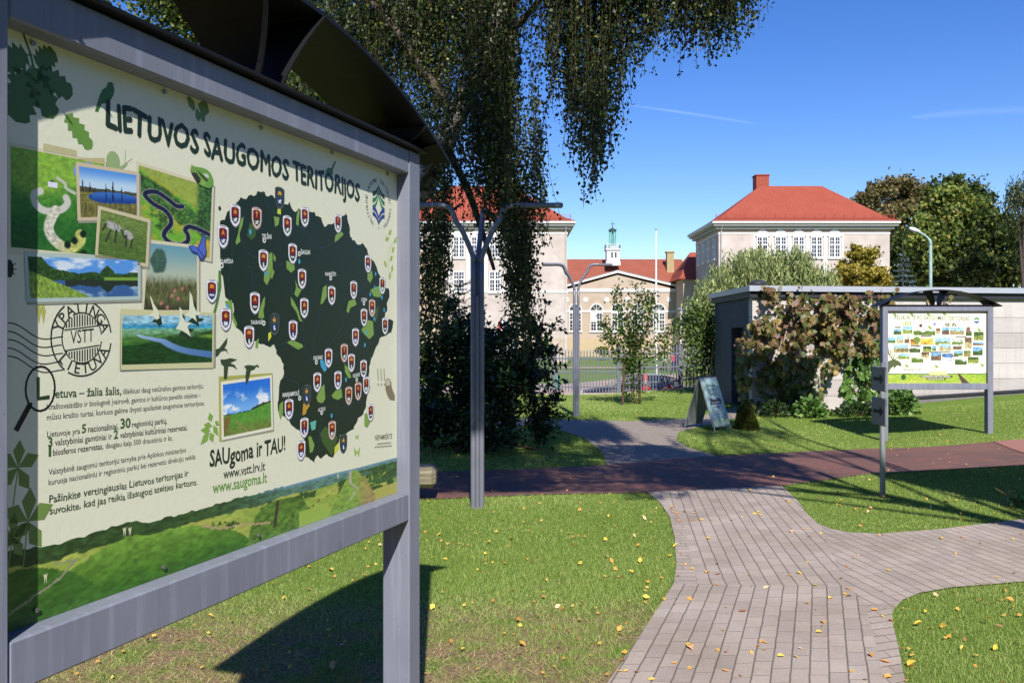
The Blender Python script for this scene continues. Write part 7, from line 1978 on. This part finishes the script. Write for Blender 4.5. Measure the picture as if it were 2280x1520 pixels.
# ------------------------------------------------------------------ vine on the pavilion
def wall_pt(px, py, off_):
    """point on the pavilion's front wall seen at px, py, lifted off it"""
    a = (px - CX) / F; nx_, ny_ = wd.y, -wd.x                     # outward normal
    base_ = WC + Vector((nx_, ny_, 0)) * off_
    s_ = (a * base_.y - base_.x) / (wd.x - a * wd.y); Y = base_.y + wd.y * s_
    return np.array([base_.x + wd.x * s_, Y, CH + (HY - py) / F * Y])
rg = np.random.default_rng(9)
LOBE = np.array([(0, -.5), (.20, -.46), (.46, -.28), (.30, -.10), (.50, .12), (.22, .14), (.0, .55), (-.22, .14), (-.50, .12), (-.30, -.10), (-.46, -.28), (-.20, -.46)])
def lobed(name, cen, size, mat, parent, axis, nrm, tint, rng):
    """broad lobed leaves, slightly cupped"""
    n = len(cen); ax = unit(axis); nn = unit(nrm + rng.normal(size=(n, 3)) * .55); side = unit(np.cross(ax, nn)); up = np.cross(side, ax)
    L = (size * rng.uniform(.55, 1.3, n))[:, None, None]; k = len(LOBE); r2 = (LOBE ** 2).sum(1)[None, :, None]
    v = cen[:, None] + L * (side[:, None] * LOBE[None, :, :1] + ax[:, None] * LOBE[None, :, 1:] - up[:, None] * r2 * rng.uniform(-.3, .7, (n, 1, 1)))
    return np_mesh(name, v.reshape(-1, 3), np.arange(n * k).reshape(n, k), mat, parent, tint=np.repeat(tint, k))
def vine(name, label, polys, n, mat, lsize, stems, offr, tintf=None):
    g = on_ground(*wall_pt(stems[0][0][0], stems[0][0][1], .1)[:2]); t = empty(name, g, 0, label, 'climbing plant'); L = np.array(g); pts, tn = [], []
    xs_ = [p[0] for pl_, _ in polys for p in pl_]; ys_ = [p[1] for pl_, _ in polys for p in pl_]
    while len(pts) < n:
        x, y = rg.uniform(min(xs_), max(xs_)), rg.uniform(min(ys_), max(ys_)); dn = max([w_ for pl_, w_ in polys if inpoly(np.array([x]), np.array([y]), pl_)[0]], default=0)
        cl_ = fbm(np.array([x / 26.]), np.array([y / 26.]), 4, 3)[0]
        if rg.random() < dn * (1.0 if cl_ > .52 else .12):
            pts.append(wall_pt(x, y, rg.uniform(*offr) * (.2 + 1.6 * max(cl_ - .2, 0)))); tn.append(tintf(x, y) if tintf else rg.random())
    pts = np.array(pts); nn_ = np.array([wd.y * 1., -wd.x * 1., .45])
    lobed('foliage', pts - L, lsize, mat, t, np.tile([0, 0, -1.], (n, 1)) + rg.normal(0, .4, (n, 3)), np.tile(nn_, (n, 1)), np.clip(np.array(tn), 0, 1), rg)
    q = MB()
    for st in stems:
        q.tube(smoothline([Vector(wall_pt(x, y, .06 + .05 * (i % 2))) - Vector(g) for i, (x, y) in enumerate(st)], 4), list(np.linspace(.022, .006, 4 * (len(st) - 1) + 1)), 5)
    q.build('stem', M_twig, t)
def vt(x, y):
    gpart = .75 * np.clip((y - 740) / 130, 0, 1); base_ = rg.uniform(.16, .92) * (1 - gpart) + rg.uniform(0, .35) * gpart
    return base_ if rg.random() > .06 else 1.0
vine('climbing_vine', 'large grape vine with browning leaves covering the pavilion wall', [([(1700, 640), (1735, 650), (1740, 690), (1790, 670), (1860, 655), (1920, 660), (1950, 700), (1955, 790), (1930, 800), (1890, 790), (1870, 820), (1840, 860), (1820, 900), (1770, 915), (1690, 918), (1655, 880), (1650, 800), (1660, 740), (1690, 690)], 1.),
      ([(1700, 640), (1800, 640), (1830, 660), (1760, 690), (1700, 680)], .35), ([(1750, 830), (1830, 800), (1845, 850), (1820, 915), (1770, 915)], .35), ([(1640, 760), (1680, 740), (1700, 900), (1650, 930), (1640, 850)], .8), ([(1930, 650), (2000, 645), (1985, 700), (1945, 790), (1925, 760)], .5), ([(2050, 640), (2140, 650), (2150, 680), (2060, 680)], .10)], 4000, M_vineleaf, .122,
     [[(1755, 915), (1745, 860), (1740, 780), (1760, 700)], [(1752, 915), (1720, 840), (1700, 760), (1715, 690)], [(1757, 915), (1800, 820), (1850, 740), (1940, 690)]], (.05, .6), vt)
vine('climbing_vine', 'small fresh green vine on the wall beside the collage board', [([(1880, 840), (1900, 800), (1940, 780), (1990, 800), (2000, 870), (1970, 905), (1900, 905), (1875, 870)], .7), ([(1940, 700), (1990, 700), (1990, 800), (1945, 790)], .3)], 620, M_greenvine, .17, [[(1935, 905), (1930, 860), (1950, 800)], [(1940, 905), (1900, 870), (1890, 840)]], (.06, .3))

def low_plant(label, px0, px1, py0, py1, Y, n, lsize, mat):
    c = P((px0 + px1) / 2, py1, Y); g = on_ground(c.x, c.y); t = empty('low_shrub', g, 0, label, 'shrub'); rx = (px1 - px0) / 2 / F * Y; h = (py1 - py0) / F * Y
    d = unit(rg.normal(size=(n, 3))); d[:, 2] = np.abs(d[:, 2]); p = d * rg.uniform(.5, 1.05, (n, 1)) * np.array([rx, .35, h]); p[:, 2] += .02
    leaves('foliage', p, lsize, mat, t, aspect=.6, axis=d + np.array([0, 0, -.3]), rng=rg)
    q = MB()
    for i in range(9): e = p[rg.integers(n)]; q.tube([(0, 0, 0), tuple(e * .6 + np.array([0, 0, .05])), tuple(e)], [.008, .006, .003], 4)
    q.build('stem', M_twig, t)
low_plant('low green leafy plant at the foot of the brown vine', 1762, 1845, 893, 938, 18.9, 420, .13, M_greenvine)
low_plant('low green shrub beneath the collage board against the plinth', 1975, 2045, 868, 922, 18.8, 420, .13, M_greenvine)
low_plant('dark low plants in the bed under the small green vine', 1850, 1975, 900, 930, 18.9, 520, .10, M_shrubleaf)
low_plant('dark ground plants under the vine by the domed bush', 1690, 1760, 905, 940, 19.0, 360, .09, M_shrubleaf)
# clipped dome
Yd = 16.6; g = on_ground(P(1661, 0, Yd).x, Yd); t = empty('domed_bush', g, 0, 'small clipped dome-shaped evergreen beside the folding sign', 'shrub')
n = 9000; d = unit(rg.normal(size=(n, 3))); d[:, 2] = np.abs(d[:, 2]); h = (948 - 886) / F * Yd; r_ = 27 / F * Yd
p = d * np.array([r_, r_, h]) * (rg.uniform(.80, 1.03, (n, 1))) * (1 + .10 * np.sin(d[:, :1] * 9 + 2) * np.cos(d[:, 1:2] * 8)); p[:, 0] *= 1 - .3 * p[:, 2] / h; p[:, 1] *= 1 - .3 * p[:, 2] / h
leaves('foliage', p, .045, M_dome, t, aspect=.4, axis=d + np.array([0, 0, .4]), rng=rg); MB().tube([(0, 0, -.1), (0, 0, h * .7)], .03, 6).build('stem', M_twig, t)
# weedy tuft at the frame edge
g = G(2268, 1130); t = empty('weed_tuft', g, 0, 'wiry tuft with small green leaves and dry stalks at the lawn edge', 'plant')
q = MB(); cc_, aa_ = [], []
for i in range(16):
    a = rg.uniform(0, 6.28); ln = rg.uniform(.14, .34); e = Vector((math.cos(a) * ln * .7, math.sin(a) * ln * .5, ln * rg.uniform(.25, .9))); q.tube([(0, 0, 0), tuple(e * .5 + Vector((0, 0, .03))), tuple(e)], [.004, .003, .0015], 4)
    for j in range(5): cc_.append(np.array(e) * rg.uniform(.2, .6) + rg.normal(0, .03, 3)); aa_.append(rg.normal(size=3))
q.build('stalk', simple('dry_stalk', C(150, 120, 84), .8), t); leaves('foliage', np.array(cc_), .05, M_greenvine, t, aspect=.6, axis=np.array(aa_), rng=rg)

# ------------------------------------------------------------------ fallen leaves
def leafmesh(name, sgn, curl):
    v = [(0, -.5, .02), (-.24, -.28, .04 + curl), (-.36, -.02, .06 + curl), (-.2, .28, .05 + curl * .7), (0, .58, .01), (.2, .28, .06 + curl * .8), (.36, -.02, .05 + curl), (.24, -.28, .05 + curl), (0, 0, 0), (0, -.78, .03)]
    f = [(0, 8, 2, 1), (8, 4, 3, 2), (0, 7, 6, 8), (8, 6, 5, 4)]
    me = bpy.data.meshes.new(name); me.from_pydata([(x, y, z_) for x, y, z_ in v[:9]], [], f); return me
M_ly = simple('yellow_leaf', C(226, 186, 76), .6, var=.18, scale=20); M_lo = simple('orange_leaf', C(218, 148, 66), .65, var=.2, scale=20); M_lp = simple('pale_pink_leaf', C(222, 178, 142), .7, var=.2, scale=20); M_lb = simple('brown_leaf', C(140, 96, 64), .8, var=.25, scale=20)
lm = {}
for nm, mt in (('yellow', M_ly), ('orange', M_lo), ('pale', M_lp), ('brown', M_lb)):
    for c_ in (.03, .22):
        me = leafmesh('fallen_leaf', 1, c_); me.materials.append(mt); lm[(nm, c_)] = me
AREAS = {'on the lawn by the big board': [gxy(900, 1120), gxy(1440, 1100), gxy(1485, 1140), gxy(1498, 1300), gxy(1350, 1520), (-1.4, 2.6), (-3, 4.2), (-3.2, 8.6)],
         'on the grey block path': None, 'on the red brick path': redfar + rednear,
         'on the lawn round the sign pole': [gxy(1745, 1088), gxy(1931, 1060), gxy(2280, 1040), gxy(2280, 1155), gxy(1960, 1188), gxy(1850, 1172)],
         'on the corner of lawn by the frame edge': [gxy(2020, 1345), gxy(2120, 1312), gxy(2280, 1300), gxy(2280, 1520), gxy(2020, 1520), gxy(1990, 1390)],
         'on the lawn before the collage board': [gxy(1530, 960), gxy(1640, 1010), gxy(2280, 976), gxy(2280, 890), gxy(1900, 930), gxy(1700, 950)]}
COUNT = {'on the lawn by the big board': 118, 'on the grey block path': 70, 'on the red brick path': 36, 'on the lawn round the sign pole': 34, 'on the corner of lawn by the frame edge': 18, 'on the lawn before the collage board': 22}
pathpolys = [pL, pU, pB1, pR, pB2]
for where, poly in AREAS.items():
    k = 0
    while k < COUNT[where]:
        if poly is None:
            pl_ = pathpolys[rg.integers(len(pathpolys))]; vis = [p for p in pl_ if p[1] > 3.9] or pl_
        else: pl_ = poly; vis = pl_
        xs_ = [p[0] for p in vis]; ys_ = [p[1] for p in vis]
        x, y = rg.uniform(min(xs_), max(xs_)), rg.uniform(max(3.9, min(ys_)), max(ys_))
        if not inpoly(np.array([x]), np.array([y]), pl_)[0] or abs(x) > .62 * y: continue
        lawn = 'lawn' in where
        if lawn and not free_of_paving(np.array([x]), np.array([y]))[0]: continue
        kind_ = rg.choice(['yellow', 'orange', 'pale', 'brown'], p=[.46, .28, .16, .10] if lawn else [.62, .28, .07, .03])
        o = bpy.data.objects.new('fallen_leaf', lm[(kind_, .22 if rg.random() < .4 else .03)]); col.objects.link(o)
        s_ = rg.uniform(.028, .052); o.scale = (s_, s_ * rg.uniform(.9, 1.2), s_); o.location = on_ground(x, y, .024 if lawn else .016)
        o.rotation_euler = (rg.normal(0, .5) if lawn else rg.normal(0, .15), rg.normal(0, .5) if lawn else rg.normal(0, .15), rg.uniform(0, 6.28))
        word = {'yellow': 'yellow', 'orange': 'orange', 'pale': 'pale pinkish', 'brown': 'curled brown'}[kind_]
        tag(o, '%s fallen birch leaf lying %s' % (word, where), 'leaf', '%s birch leaves %s' % (word, where)); k += 1
n = 1500; y = 4 + 15 * rg.random(n) ** 1.2; x = (rg.random(n) * 1.24 - .60) * y
okl = ~((y > 19.2) & (x > 5.2)); x, y = x[okl], y[okl]; n = len(x); fp = free_of_paving(x, y)
okl = fp | (rg.random(n) < .35); x, y, fp = x[okl], y[okl], fp[okl]; n = len(x)
p = np.stack([x, y, gh(x, y) + np.where(fp, .02, .018)], 1)
M_litter = leafmat('leaf_litter', [(0, C(150, 104, 66)), (.3, C(214, 156, 76)), (1, C(230, 196, 96))], .2, .7)
v, qd, tn = leaf_arrays(p, .03, .75, axis=np.stack([rg.normal(size=n), rg.normal(size=n), rg.normal(0, .1, n)], 1), nrm=np.tile([0, 0, 1.], (n, 1)), rng=rg)
tag(np_mesh('fallen_leaves', v, qd, M_litter, tint=tn), kind='stuff')
